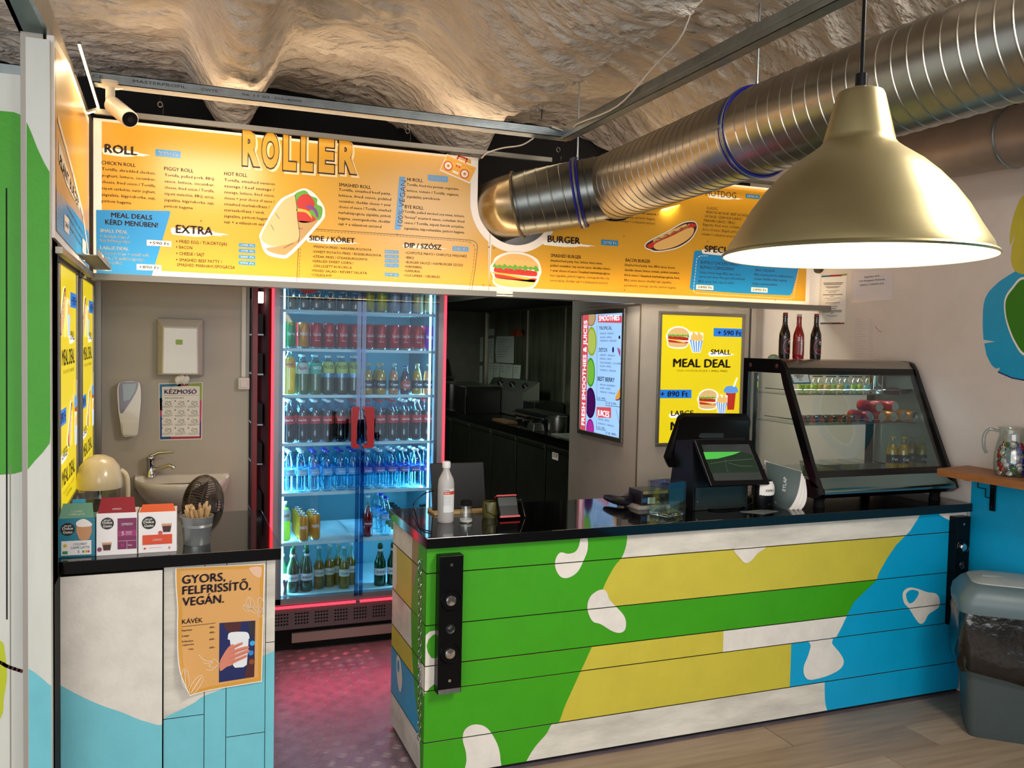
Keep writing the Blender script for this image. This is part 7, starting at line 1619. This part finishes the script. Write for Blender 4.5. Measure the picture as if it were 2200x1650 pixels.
# contents
sp = [(0, 0), (.95, 0), (1, .04), (1, .62), (.8, .74), (.42, .82), (.42, .9), (.42, .95)]
P_s1 = bottle('shot', MATS['glass_clear'], L('shotyellow', '9a9a3a', .8), m_matt, lab('a8b83c'), None, H=.092, R=.0165, fill=.6, shape=sp, lz=(.15, .5)); P_s2 = bottle('shot', MATS['glass_clear'], L('shotamber', 'a87a1c', .8), m_matt, lab('c8a43a'), None, H=.092, R=.0165, fill=.6, shape=sp, lz=(.15, .5)); P_s3 = bottle('shot', MATS['glass_clear'], L('shotteal', '2a5a5c', .8), m_matt, lab('6aa0a0'), None, H=.092, R=.0165, fill=.6, shape=sp, lz=(.15, .5))
for i in range(11):
    place([P_s1, P_s1, P_s1, P_s2, P_s2, P_s1, P_s2, P_s3, P_s1, P_s1, P_s3][i], (atY(1722+14.2*i, 830, 3.56).x, 3.56+.012*(i % 2), zs1), 'small shot bottle %s from the left on the upper shelf of the display case' % ORD[i], 'shot bottles in the display case')
b = B(); xx = atY(1890, 830, 3.60).x; b.lathe([(0, 0), (.045, 0), (.047, .095), (.05, .1), (.044, .098), (.04, .01)], m_chrome, 24, c=(xx, 3.62, zs1)); solo('steel_cup', b, 'steel cup on the upper shelf of the display case', 'cup', smooth=.8)
b = B(); xx = atY(1905, 830, 3.60).x+.02; b.lathe([(0, 0), (.07, 0), (.085, .02), (.086, .026), (.06, .022), (0, .02)], mat('plum_dish', '3d2a34', .3), 28, c=(xx+.04, 3.60, zs1)); solo('plum_dish', b, 'dark plum dish on the upper shelf right of the steel cup', 'dish', smooth=.8)
rx = (PI/2, 0, 0)
for i, (px_, py_) in enumerate(((1871, 889), (1897, 889), (1923, 888), (1944, 887.5), (1966, 886.5))): 
    place(C_col if i < 2 else C_fan, (atY(px_, py_, 3.45).x, 3.455+.142, zs2+.030), 'can lying with its silver base outwards, %s from the left in the lower layer' % ORD[i], 'cans lying in the display case', rot=(PI/2, 0, .0))
for i, (px_, nm) in enumerate(((1891, 'left'), (1925, 'right'))): place(C_col, (atY(px_, 868, 3.46).x, 3.46+.145, zs2+.081), 'red can lying on top of the lower layer, %s one of two' % nm, 'cans lying in the display case', rot=(PI/2, 0, 0))
P_mini = bottle('mini', MATS['glass_clear'], L('berrydrink', '5a1c24', .9), lab('b8342c'), lab('8a5a50'), None, H=.105, R=.018, fill=.75, shape=sp, lz=(.2, .55))
for i in range(7): place(P_mini, (atY(1735+19*i, 890, 3.50).x, 3.56, zs2+.019), 'small red-capped bottle lying %s from the left on the lower shelf' % ORD[i], 'mini bottles lying in the display case', rot=(PI/2, 0, 0))
zc_ = 1.085
for i, (px_, Y, pr_, nm) in enumerate(((1917, 3.50, P_oj, 'orange juice bottle leftmost of five on the case floor'), (1941, 3.47, P_oj, 'orange juice bottle second from the left on the case floor'), (1959, 3.52, P_pink, 'peach juice bottle in the middle of five on the case floor'), (1981, 3.46, P_oj, 'orange juice bottle nearest the glass on the case floor'), (1998, 3.53, P_pink, 'peach juice bottle rightmost of five on the case floor'))): place(pr_, (atY(px_, 960, Y).x, Y, zc_), nm, 'juice bottles on the case floor')
m_tr = glass('clear_tub', 'dde6e2', .16)
for i, (x0, x1, c, nm) in enumerate(((2.96, 3.07, '9a9a2a', 'leftmost, with olive green contents'), (3.08, 3.19, '8a962a', 'middle, with green contents'), (3.20, 3.33, '9aa6a6', 'rightmost, nearly empty'))):
    tt = thing('clear_tub', 'clear plastic tub on the case floor '+nm, 'tub', ((x0+x1)/2, 3.42, zc_)); b = B(); b.box(x0+.01, x1-.01, 3.36, 3.52, zc_, zc_+.06, m_tr, taper=-.008); part('tub_body', b, tt); b = B(); b.box(x0+.016, x1-.016, 3.366, 3.51, zc_+.003, zc_+(.035 if i < 2 else .012), mat('tub_food_'+c, c, .6, grime=.5, gscale=40), taper=-.004); part('contents', b, tt)
b = B(); b.add([(3.0, 3.30, 1.09), (3.2, 3.30, 1.09), (3.14, 3.36, 1.11), (3.05, 3.36, 1.13)], [(0, 1, 2, 3)], mat('blue_wrap', '1c2a6a', .4)); solo('blue_wrapper', b, 'dark blue wrapper lying behind the case glass at the front', 'wrapper')
# bottles on the case top
P_pan = bottle('soda', mat('bottle_dark', '14050a', .08, coat=.5), None, lab('8a1a1c'), lab('1a0c10'), None, H=.236, R=.0275, lz=(.10, .44), glassy=True, shape=gb)
m_rg = mat('label_ring', 'c8585a', .4); 
b = B(); RR = .0277; wp_ = wrap(RR)
for k in range(24):
    a0, a1 = 2*PI*k/24, 2*PI*(k+1)/24; c_ = [(cos(a)*r, .064+sin(a)*r*1.15) for a, r in ((a0, .034), (a1, .034), (a1, .0315), (a0, .0315))]; b.add([wp_(*q) for q in c_], [(0, 1, 2, 3)], m_rg)
b.add([wp_(.008*cos(2*PI*k/12), .085+.010*sin(2*PI*k/12)) for k in range(12)], [tuple(range(12))], m_pap); b.tx(None, 'COLA', 0, .045, .012, mat('label_red_txt', 'b8201c', .4), w=.034, al='c', bold=.03, warp=wp_); part('label_print', b, P_pan, local=True)
zt5 = 1.656
gt = 'soda bottles on top of the display case'
place(P_pan, (atY(1684, 775, 3.62).x, 3.62, zt5), 'dark bottle with ring label, left of three on the display case', gt, .35)
P_rd = bottle('soda', mat('bottle_red', '8c0810', .08, coat=.5), None, lab('c0a890'), lab('7a1018'), None, H=.228, R=.0275, lz=(.10, .40), glassy=True, shape=gb)
b = B(); b.tx(None, 'MANGO', .004, .03, .012, m_pap, w=.07, al='l', ang=PI/2, bold=.03, warp=wrap(.0277)); b.add([wrap(.0277)(u, v) for u, v in ((-.006, .02), (-.002, .02), (-.002, .115), (-.006, .115))], [(0, 1, 2, 3)], m_pap); part('label_print', b, P_rd, local=True)
place(P_rd, (atY(1714, 777, 3.58).x, 3.58, zt5), 'bright red soda bottle, middle of three on the display case', gt)
place(P_pan, (atY(1751, 775, 3.62).x, 3.62, zt5), 'dark bottle with ring label, right of three on the display case', gt, .2)
b = B(); xx = atY(1662, 772, 3.60).x; b.lathe([(0, 0), (.035, .0), (.030, .012), (.012, .022), (0, .022)], mat('crumpled_green', '7a8a6a', .6), 10, c=(xx, 3.60, zt5), sy=.6); solo('crumpled_wrapper', b, 'small crumpled green wrapper beside the left bottle on the case', 'wrapper')
# small black foot bracket on the right wall below the shelf
# ================================================================== RIGHT WALL: notes, shelf, jug, bin
C12 = crop(7.175, 1740, 560)
def note(nm, P_, lab_, fn=None, m_=None):
    t = thing(nm, lab_, 'paper', frR.P(*frR.uv(*C12(*P_[3]))))
    b = B(); b.polyp(frR, [C12(*p) for p in P_], m_ or m_pap, 2); part('sheet', b, t)
    if fn: b = B(); fn(b); part('print', b, t)
def n1(b):
    for c, x0, x1, y in (('3a6a8a', 185, 320, 245), ('8a1a2a', 320, 490, 235), ('8a9a3a', 490, 570, 222)): b.linep(frR, [C12(x0, y), C12(x1, y-8)], .010, mat('strip_'+c, c, .5), 3)
    for c, x0, x1 in (('3a4a5a', 168, 240), ('8a4a4a', 240, 350), ('5a1a22', 350, 460), ('9a3a4a', 460, 530)): b.linep(frR, [C12(x0, 968), C12(x1, 966)], .010, mat('strip_'+c, c, .5), 3)
    for x0, x1, y, w_ in ((215, 515, 345, .0045), (220, 490, 368, .004), (245, 470, 402, .0035), (270, 440, 420, .003), (245, 465, 458, .002), (290, 420, 478, .002), (285, 410, 495, .002), (205, 505, 525, .004), (315, 370, 548, .003), (235, 480, 578, .002), (270, 400, 605, .002), (245, 465, 650, .003), (300, 410, 668, .002), (265, 430, 705, .003), (280, 410, 738, .003), (200, 495, 770, .004), (200, 490, 790, .004), (325, 370, 808, .003), (255, 430, 843, .002), (285, 410, 860, .002)): b.linep(frR, [C12(x0, y+3), C12(x1, y-3)], w_, mat('faint_ink', '4a4044', .6), 3)
m_film = mat('laminate', 'dccdc4', .25)
note('price_notice', ((180, 240), (575, 212), (540, 985), (162, 975)), 'laminated notice with coloured bars, leftmost sheet on the right wall', n1)
def n2(b):
    mk = mat('faded_ink', '6a6a84', .6)
    for s, a, c in (('ingatlan Kft', (840, 265), (1072, 245)), ('1136 Budapest, Pannónia', (755, 330), (1160, 300)), ('telefon: 220236-3-0', (775, 390), (1140, 362))): b.txp(frR, s, C12(*a), C12(*c), 3.4, mk, 3, .015)
note('address_note', ((640, 150), (1290, 130), (1285, 600), (640, 655)), 'sheet in a plastic sleeve with three faded lines of address', n2, mat('sleeve', 'd6cac6', .2, coat=.4))
def n3(b):
    mk = mat('very_faint_ink', 'b3a4a0', .7)
    for i in range(16):
        y = 905+38*i; b.linep(frR, [C12(700, y), C12(790+((i*37) % 90), y-4)], .002, mk, 3); b.linep(frR, [C12(915, y), C12(975, y-2)], .002, mk, 3)
    b.linep(frR, [C12(1010, 1010), C12(1060, 1080), C12(1110, 1100)], .003, mat('red_pen', 'a8584a', .6), 3)
note('faded_list', ((655, 760), (1130, 735), (1090, 1525), (640, 1525)), 'long faded receipt list taped under the plastic sleeve', n3, mat('thin_paper', 'd4c7c0', .7))
b = B(); c = frR.uv(1760, 577); b.disc(frR, c[0], c[1], .045, mat('knob_brown', '3d332c', .5), 4, rv=.03); b.lathe([(.03, 0), (.028, .02), (.0, .03)], mat('knob_brown'), 18, c=frR.P(*c), rot=Matrix.Rotation(-PI/2, 3, 'Y')); solo('round_wall_box', b, 'round dark brown disc on the wall right of the menu board', 'disc', smooth=.9)
# wooden bar shelf
zsh = 1.145; 
t = thing('bar_shelf', 'brown wooden bar shelf jutting from the right wall above the bin', 'shelf', (3.6, 2.6, zsh-.03))
pA = atZ(2013, 1006, zsh); pB = atZ(2200, 1036, zsh); dS = (pB-pA); dS = dS/dS.y if dS.y else dS
pE = pA+(pB-pA).normalized()*2.2
b = B(); q = [V3((pA.x, pA.y, 0)), V3((pE.x, pE.y, 0)), V3((RX-.002, pE.y, 0)), V3((RX-.002, 3.175, 0))]; slab(b, q, zsh-.034, zsh, m_wood); part('board', b, t, bev=.002)
b = B(); by = 3.02; b.box(RX-.015, RX-.004, by-.013, by+.013, zsh-.20, zsh-.034, m_black); b.box(RX-.19, RX-.004, by-.013, by+.013, zsh-.046, zsh-.034, m_black); part('bracket', b, t, bev=.001)
b = B(); b.disc(Fr((RX-.015, by, zsh-.18), (0, -1, 0), (0, 0, 1), (-1, 0, 0)), 0, 0, .005, m_chrome, 1, n=10); b.disc(Fr((RX-.015, by, zsh-.09), (0, -1, 0), (0, 0, 1), (-1, 0, 0)), 0, 0, .005, m_chrome, 1, n=10); part('bracket_screw', b, t)
b = B(); P_ = [(RX-.01, 3.17, zsh-.045), (RX-.01, 3.105, zsh-.045), (RX-.01, 3.105, zsh-.10), (RX-.01, 3.06, zsh-.10), (RX-.01, 3.06, zsh-.14), (RX-.01, 3.03, zsh-.14)]; b.tube(P_, .0025, m_black, 6); b.tube([V3(p)+V3((0, -.0, .035)) if i in (1, 2) else V3(p) for i, p in enumerate(P_[1:4])], .0022, m_black, 6); solo('bent_wire', b, 'thin black zigzag wire under the bar shelf', 'wire')
# glass jug full of bottle caps
jx = atZ(2172, 1003, zsh); jx = V3((3.60, atX(2172, 1003, 3.60).y, zsh)); JR = .072
t = thing('glass_jug', 'clear glass jug full of bottle caps on the bar shelf', 'jug', jx)
m_jg = glass('jug_glass', 'e9efee', .13)
b = B(); b.lathe([(0, .006), (JR*.85, .006), (JR*.9, 0), (JR*.96, .01), (JR*1.02, .05), (JR*1.0, .10), (JR*.86, .15), (JR*.74, .185), (JR*.78, .215), (JR*.84, .225)], m_jg, 40, c=jx); part('jug_body', b, t, smooth=.9)
b = B(); dl_ = V3((-.8, .6, 0)).normalized(); hp = [jx+dl_*JR*.80+V3((0, 0, .205)), jx+dl_*JR*1.35+V3((0, 0, .21)), jx+dl_*JR*1.62+V3((0, 0, .18)), jx+dl_*JR*1.62+V3((0, 0, .13)), jx+dl_*JR*1.45+V3((0, 0, .10))]; b.tube(cat([tuple(p) for p in hp], 5, False), .008, glass('jug_handle_glass', 'dfe6e6', .04), 8); part('handle', b, t, smooth=.9)
b = B(); sp_ = V3((.7, -.5, 0)).normalized(); b.add([jx+sp_*JR*.7+V3((-.02, -.02, .215)), jx+sp_*JR*1.2+V3((0, 0, .235)), jx+sp_*JR*.7+V3((.02, .02, .215)), jx+sp_*JR*.72+V3((0, 0, .19))], [(0, 1, 3), (1, 2, 3)], m_jg); part('spout', b, t)
caps = []
for c, nm in (('b8201c', 'red'), ('c8c8c6', 'silver'), ('1c2a8a', 'blue'), ('b89a4a', 'gold'), ('d8d4cc', 'white'), ('2a6a3a', 'green')):
    b = B(); mm = mat('crown_'+nm, c, .3, .4); n = 14
    b.lathe([(0, .006), (.010, .006), (.0125, .004), (.0138, 0), (.0125, .0005), (.011, .004), (0, .005)], [mm, mm, mm, mm, m_chrome, m_chrome], n); caps.append((b, nm))
fc_ = {}
for i in range(96):
    b, nm = caps[[0, 1, 2, 1, 3, 4, 0, 1, 5, 4, 2][i % 11]]
    if nm not in fc_:
        o = finish('crown_cork', b, .9); fc_[nm] = o; o['category'] = 'bottle cap'; o['label'] = nm+' crown bottle cap in the glass jug'; o['group'] = nm+' bottle caps in the glass jug'
    else: o = fc_[nm].copy(); COL.objects.link(o)
    lay_ = i//12; a = 2*PI*(i % 12)/12+lay_*.4+R_.uniform(-.1, .1); rr = (JR*[.82, .9, .92, .93, .9, .86, .8, .72][lay_]-.012)*(1 if (i % 12) % 3 else .5)
    z = .014+lay_*.0185+R_.uniform(0, .006); p = jx+V3((rr*cos(a), rr*sin(a), z)); o.location = p
    out_ = V3((cos(a), sin(a), R_.uniform(-.6, .6))); o.rotation_euler = (out_*(1 if i % 3 else -1)).to_track_quat('Z', 'Y').to_euler()
b = B(); kp = V3((RX-.058, 2.73, zsh)); b.lathe([(0, 0), (.04, 0), (.045, .02), (.05, .09), (.055, .16), (.052, .2), (.03, .225), (0, .23)], mat('dark_jar', '120c12', .3), 28, c=kp); solo('dark_jar', b, 'tall black jar behind the glass jug at the wall', 'jar', smooth=.9)

# waste bin
bc_ = V3((3.485, 2.76, 0)); RB = Matrix.Translation(bc_) @ Matrix.Rotation(-.72, 4, 'Z')
t = thing('waste_bin', 'grey swing-lid waste bin lined with a black bag at the right end of the counter', 'bin', bc_)
m_bin = mat('bin_grey', '3a4545', .5, grime=.15, gscale=10, bump=.1, bscale=160); m_lid = mat('bin_lid', '56686c', .4); m_flap = mat('bin_flap', '9aa19e', .4, grime=.25, gscale=8)
def rrect(hx, hy, r, k=5):
    o = []
    for cx_, cy_, a0 in ((hx-r, hy-r, 0), (-hx+r, hy-r, PI/2), (-hx+r, -hy+r, PI), (hx-r, -hy+r, 1.5*PI)):
        for i in range(k+1): a = a0+PI/2*i/k; o.append((cx_+r*cos(a), cy_+r*sin(a)))
    return o
def loft(b, secs, m, cap0=True, cap1=True):
    k = len(secs[0][0]); vs = [(x, y, z if not callable(z) else z(x, y)) for s, z in secs for x, y in s]; F = [(j*k+i, j*k+(i+1) % k, (j+1)*k+(i+1) % k, (j+1)*k+i) for j in range(len(secs)-1) for i in range(k)]
    if cap0: F.append(tuple(range(k))[::-1])
    if cap1: F.append(tuple((len(secs)-1)*k+i for i in range(k)))
    b.add(vs, F, m)
b = B(RB); loft(b, [(rrect(.135, .105, .03), 0), (rrect(.145, .115, .03), .05), (rrect(.175, .142, .035), .56)], m_bin); part('body', b, t, smooth=.6)
b = B(RB); n = 72; secs = []
for z, ex in ((.26, .012), (.27, .020), (.31, .030), (.38, .036), (.46, .030), (.53, .022), (.575, .016)):
    base_ = rrect(.158+.045*(z-.26), .126+.045*(z-.26), .04, 17); s_ = []
    for i, (x, y) in enumerate(base_):
        l = math.hypot(x, y); a = math.atan2(y, x); w_ = ex+.011*abs(sin(5*a+z*9))+.010*sin(13*a-z*22)*min(1, (.60-z)*4)+.005*sin(29*a+z*40); zz = .03*sin(2.2*a+1.0)+.02*sin(5*a) if z < .3 else 0
        s_.append((x*(1+w_/l), y*(1+w_/l), z+zz*1.2))
    secs.append(s_)
k = len(secs[0]); b.add([p for s_ in secs for p in s_], [(j*k+i, j*k+(i+1) % k, (j+1)*k+(i+1) % k, (j+1)*k+i) for j in range(len(secs)-1) for i in range(k)], mat('bin_bag', '0b0a08', .2, spec=.7, bump=.7, bscale=6, bdist=.025)); part('bin_bag', b, t, smooth=3.0)
b = B(RB); loft(b, [(rrect(.200, .168, .05), .565), (rrect(.204, .172, .055), .60), (rrect(.198, .166, .055), .635), (rrect(.170, .142, .055), .675), (rrect(.150, .120, .05), .69)], m_lid); part('lid', b, t, smooth=.7)
b = B(RB); loft(b, [(rrect(.150, .122, .05), .684), (rrect(.146, .118, .05), .694), (rrect(.11, .09, .045), .708), (rrect(.05, .04, .03), .713)], m_flap); b.lathe([(.045, 0), (.04, .006), (.02, .010), (0, .011)], m_flap, 20, c=(-.05, -.03, .706), sx=1.2, sy=.45); part('swing_flap', b, t, smooth=.7)

# ================================================================== KITCHEN
m_kst = mat('kitchen_steel', '8f9286', .28, 1, grime=.4, gscale=6); m_kd = mat('kitchen_black', '0d0d0c', .3)
KX = 2.915
t = thing('kitchen_counter', 'dark stainless refrigerated kitchen counter running back into the kitchen', 'counter', (3.3, 7.6, 0))
b = B(); b.box(KX, 3.68, 5.92, 10.2, .905, .95, mat('kitchen_worktop', '3a3b36', .22, 1, grime=.4)); part('worktop', b, t, bev=.003)
b = B(); b.box(KX+.03, 3.68, 5.94, 10.2, .1, .905, m_kd); part('carcass', b, t)
for i in range(6):
    y0 = 5.97+.66*i; b = B(); b.box(KX+.008, KX+.03, y0, y0+.63, .14, .87, mat('kitchen_door_steel', '4a4d42', .35, .8, grime=.4)); d = part('door', b, t, bev=.003)
    b = B(); b.box(KX-.002, KX+.008, y0+.02, y0+.61, .835, .86, m_kst); part('handle', b, d)
b = B(); fK = Fr((KX+.007, 0, 0), (0, -1, 0), (0, 0, 1), (-1, 0, 0)); u, v = fK.uv(1193, 980); b.rect(fK, u-.06, v-.03, u+.06, v+.03, m_pap, 2); b.tx(fK, 'STOP', u, v-.01, .03, m_red, w=.09, lay=3, al='c', bold=.03); part('sticker', b, t)
WXK = 3.69
for y0, y1 in ((5.95, 7.94), (7.96, 8.93), (8.95, 10.28), (10.3, 10.49)):
    b = B(); b.box(WXK, WXK+.02, y0, y1, .95, 2.08, mat('backsplash', '9a9d84', .3, .9, grime=.6, gscale=3, gcol='3c3e30', stretch=(1, 4, .5))); o = solo('backsplash_panel', b, 'stainless backsplash panel %s along the kitchen wall' % ('nearest the serving area' if y0 < 6 else 'with the fryer in front' if y0 < 8 else 'carrying the paper sheets' if y0 < 9 else 'at the far end'), 'panel')
b = B(); b.box(WXK-.01, WXK+.0, 7.93, 7.97, .95, 2.08, m_alu); b.box(WXK-.01, WXK, 8.92, 8.96, .95, 2.08, m_alu); b.box(WXK-.02, WXK, 10.27, 10.34, .95, 2.1, m_alu); solo('joint_strips', b, 'bright upright joint strips between the kitchen backsplash panels', 'strip')
frKW = Fr((WXK-.002, 0, 0), (0, -1, 0), (0, 0, 1), (-1, 0, 0)); C11 = crop(6.347, 940, 640)
for nm, P_ in (('large sheet, upper right of the kitchen notes', ((805, 525), (1048, 522), (1040, 892), (800, 880), (788, 700))), ('narrow sheet left of the large sheet', ((690, 560), (775, 550), (765, 885), (695, 890))), ('bottom row sheet, leftmost', ((690, 895), (765, 890), (760, 1090), (690, 1200))), ('bottom row sheet, second', ((768, 892), (852, 895), (845, 1080), (765, 1085))), ('bottom row sheet, third', ((856, 896), (945, 902), (940, 1095), (850, 1080))), ('bottom row sheet, fourth', ((948, 902), (1033, 910), (1022, 1098), (942, 1095))), ('bottom row sheet, rightmost', ((1038, 912), (1140, 918), (1125, 1105), (1028, 1098))), ('small card at the top of the notes', ((690, 425), (778, 420), (776, 510), (690, 512))), ('sheet left of the joint strip, upper', ((540, 540), (628, 532), (620, 870), (540, 868))), ('sheet left of the joint strip, lower', ((545, 925), (628, 925), (620, 1215), (545, 1190)))):
    b = B(); b.polyp(frKW, [C11(*p) for p in P_], mat('kitchen_paper', 'c3cac0', .8), 2)
    x0, x1 = P_[0][0]+14, P_[1][0]-14; y = P_[0][1]+40
    while y < P_[2][1]-60: b.linep(frKW, [C11(x0, y), C11(x0+(x1-x0)*(.4+.5*((y*7) % 10)/10), y)], .004, mat('faint_ink'), 3); y += 34
    solo('kitchen_note', b, 'paper '+nm, 'paper')
def KP(px_, py_, X): return atX(px_, py_, X)
t = thing('grill_unit', 'black tabletop fryer with slanted steel control panel and three knobs in the kitchen', 'fryer', (3.3, 8.3, .95))
ya_, yb2 = KP(1128, 835, 3.36).y, KP(1050, 835, 3.36).y
b = B(); b.box(3.34, 3.66, ya_-.3, yb2, .95, 1.13, m_kd); part('body', b, t, bev=.004)
b = B(); za, zb3 = KP(1090, 840, 3.35).z, KP(1090, 813, 3.5).z; b.add([(3.335, ya_, za), (3.335, yb2-.05, za), (3.52, yb2-.05, zb3), (3.52, ya_, zb3), (3.335, ya_, .96), (3.52, ya_, .96), (3.335, yb2-.05, .96), (3.52, yb2-.05, .96)], [(0, 1, 2, 3), (0, 3, 5, 4), (1, 6, 7, 2), (0, 4, 6, 1), (3, 2, 7, 5)], mat('panel_steel', '8a8c84', .35, .8)); part('control_panel', b, t)
for i in range(3):
    b = B(); y_ = ya_+.15+(yb2-ya_-.35)*i/2; c_ = V3((3.4275, y_, (za+zb3)/2+.0)); n_ = V3((-(zb3-za), 0, .185)).normalized(); b.cyl(c_, c_+n_*.035, .035, m_kd, 16, r1=.028); part('knob', b, t)
t = thing('grill_plate', 'black kitchen griddle with a tubular rail on the kitchen counter', 'griddle', (3.2, 7.7, .95))
yc_, yd_ = KP(1095, 870, KX).y, KP(1040, 870, KX).y
y_hi = KP(1036, 860, KX+.02).y; y_lo = KP(1180, 870, KX+.02).y
b = B(); b.box(3.09, 3.31, 6.95, 7.75, .95, 1.08, m_kd); b.box(3.10, 3.30, 6.97, 7.73, 1.08, 1.085, mat('grill_top', '4c4a46', .4, .8, grime=.6, gscale=12)); part('body', b, t, bev=.004)
b = B(); b.tube([(3.05, 6.98, 1.05), (3.05, 7.72, 1.05)], .012, m_chrome, 8); b.tube([(3.09, 7.0, 1.05), (3.05, 7.0, 1.05)], .008, m_chrome, 6); b.tube([(3.09, 7.70, 1.05), (3.05, 7.70, 1.05)], .008, m_chrome, 6); part('rail', b, t)
for k in range(4): b = B(); b.cyl((3.088, 7.1+.18*k, 1.0), (3.06, 7.1+.18*k, 1.0), .02, m_chrome, 12); part('knob', b, t)
t = thing('worktop_oven', 'black box oven with steel corner posts at the back of the kitchen counter', 'oven', (3.25, 9.2, .95))
b = B(); b.box(KX+.02, 3.32, 8.75, 9.75, .95, 1.24, m_kd); part('body', b, t, bev=.004)
b = B(); b.box(KX+.005, KX+.02, 8.74, 8.77, .95, 1.24, m_chrome); b.box(KX+.005, KX+.02, 9.3, 9.33, .95, 1.24, m_chrome); b.box(KX+.02, 3.32, 8.75, 9.75, 1.24, 1.25, m_kst); part('trim', b, t)
t = thing('back_oven', 'stainless oven with sloping hood at the far end of the kitchen', 'oven', (3.0, 10.0, 0))
b = B(); b.box(2.5, 3.25, 10.22, 10.48, 1.0, 1.28, m_kd); b.prism([(10.22, 1.28), (10.48, 1.28), (10.48, 1.50), (10.34, 1.50)], 2.5, 3.22, m_kst, 'x'); b.box(2.5, 3.1, 10.36, 10.48, 1.55, 1.78, mat('kitchen_door_steel')); b.box(2.5, 3.2, 10.3, 10.48, .0, .98, m_kd); part('body', b, t)
b = B(); b.box(2.5, 3.12, 10.345, 10.36, 1.54, 1.56, m_chrome); b.box(2.5, 3.27, 10.2, 10.22, 1.27, 1.29, m_chrome); part('edge_strip', b, t)
def pot(x, y, r, h, lab_):
    t = thing('steel_pot', lab_, 'pot', (x, y, .95)); b = B(); b.lathe([(0, .004), (r*.92, .004), (r*.94, 0), (r, .02), (r, h), (r*1.06, h+.004), (r*.96, h+.002), (r*.95, .01)], m_steel, 28, c=(x, y, .95)); part('pot_body', b, t, smooth=.8)
    b = B(); b.lathe([(0, h*.8), (r*.95, h*.8)], mat('pot_contents', '5a564c', .6), 20, c=(x, y, .95)); part('contents', b, t)
p = KP(1198, 905, 3.14); pot(3.14, atX(1198, 900, 3.14).y, .085, .13, 'larger steel pot on the kitchen counter near the opening'); pot(3.20, atX(1165, 900, 3.20).y, .05, .07, 'smaller steel pot left of the larger one in the kitchen')
y_ = atX(1100, 905, 3.0).y; b = B(); b.box(2.93, 3.04, y_-.05, y_+.35, .95, .975, mat('chopping_board', '5c4028', .6)); solo('chopping_board', b, 'brown chopping board on the kitchen counter', 'board', bev=.003)
y_ = atX(1138, 905, 3.0).y; b = B(); b.box(2.93, 3.04, y_-.25, y_-.10, .95, 1.01, m_steel, taper=.01); solo('steel_tray', b, 'small steel tray beside the chopping board in the kitchen', 'tray', bev=.003)
b = B(); b.box(2.97, 3.35, 6.12, 6.62, .95, .962, mat('white_board_kitchen', '7c7a6e', .5)); solo('pale_cutting_board', b, 'pale cutting board at the near end of the kitchen counter', 'board', bev=.002)
t = thing('extractor_hood', 'black extractor hood hanging over the kitchen counter', 'hood', (3.1, 8.0, 2.08))
b = B(); b.prism([(2.55, 2.10), (3.68, 2.10), (3.68, 2.5), (3.0, 2.5), (2.55, 2.22)], 6.3, 10.3, mat('hood_dark', '191713', .5, .3)); part('canopy', b, t); b = B(); b.box(2.545, 2.55, 6.3, 10.3, 2.10, 2.215, mat('hood_edge', '15140f', .6, .2)); part('edge', b, t)
c_ = KP(1113, 714, 3.66); b = B(); b.box(3.60, 3.685, c_.y-.1, c_.y+.1, c_.z-.04, c_.z+.03, mat('orange_box', '8a3a1c', .5), taper=.02); solo('orange_clip_box', b, 'small orange-brown holder on the kitchen backsplash', 'holder', bev=.003)
c_ = KP(1131, 825, 3.5); b = B(); b.lathe([(0, 0), (.035, 0), (.035, .2), (.03, .21), (0, .21)], mat('pale_tube', '9a9a90', .5), 16, c=(3.5, c_.y, .95)); solo('pale_tube', b, 'pale upright tube beside the fryer in the kitchen', 'tube', smooth=.8)
# clean up unused prototypes
for o in [o for o in bpy.data.objects if o.type == 'EMPTY' and o.location.z < -40]:
    for c in list(o.children):
        for g_ in list(c.children): bpy.data.objects.remove(g_)
        bpy.data.objects.remove(c)
    bpy.data.objects.remove(o)
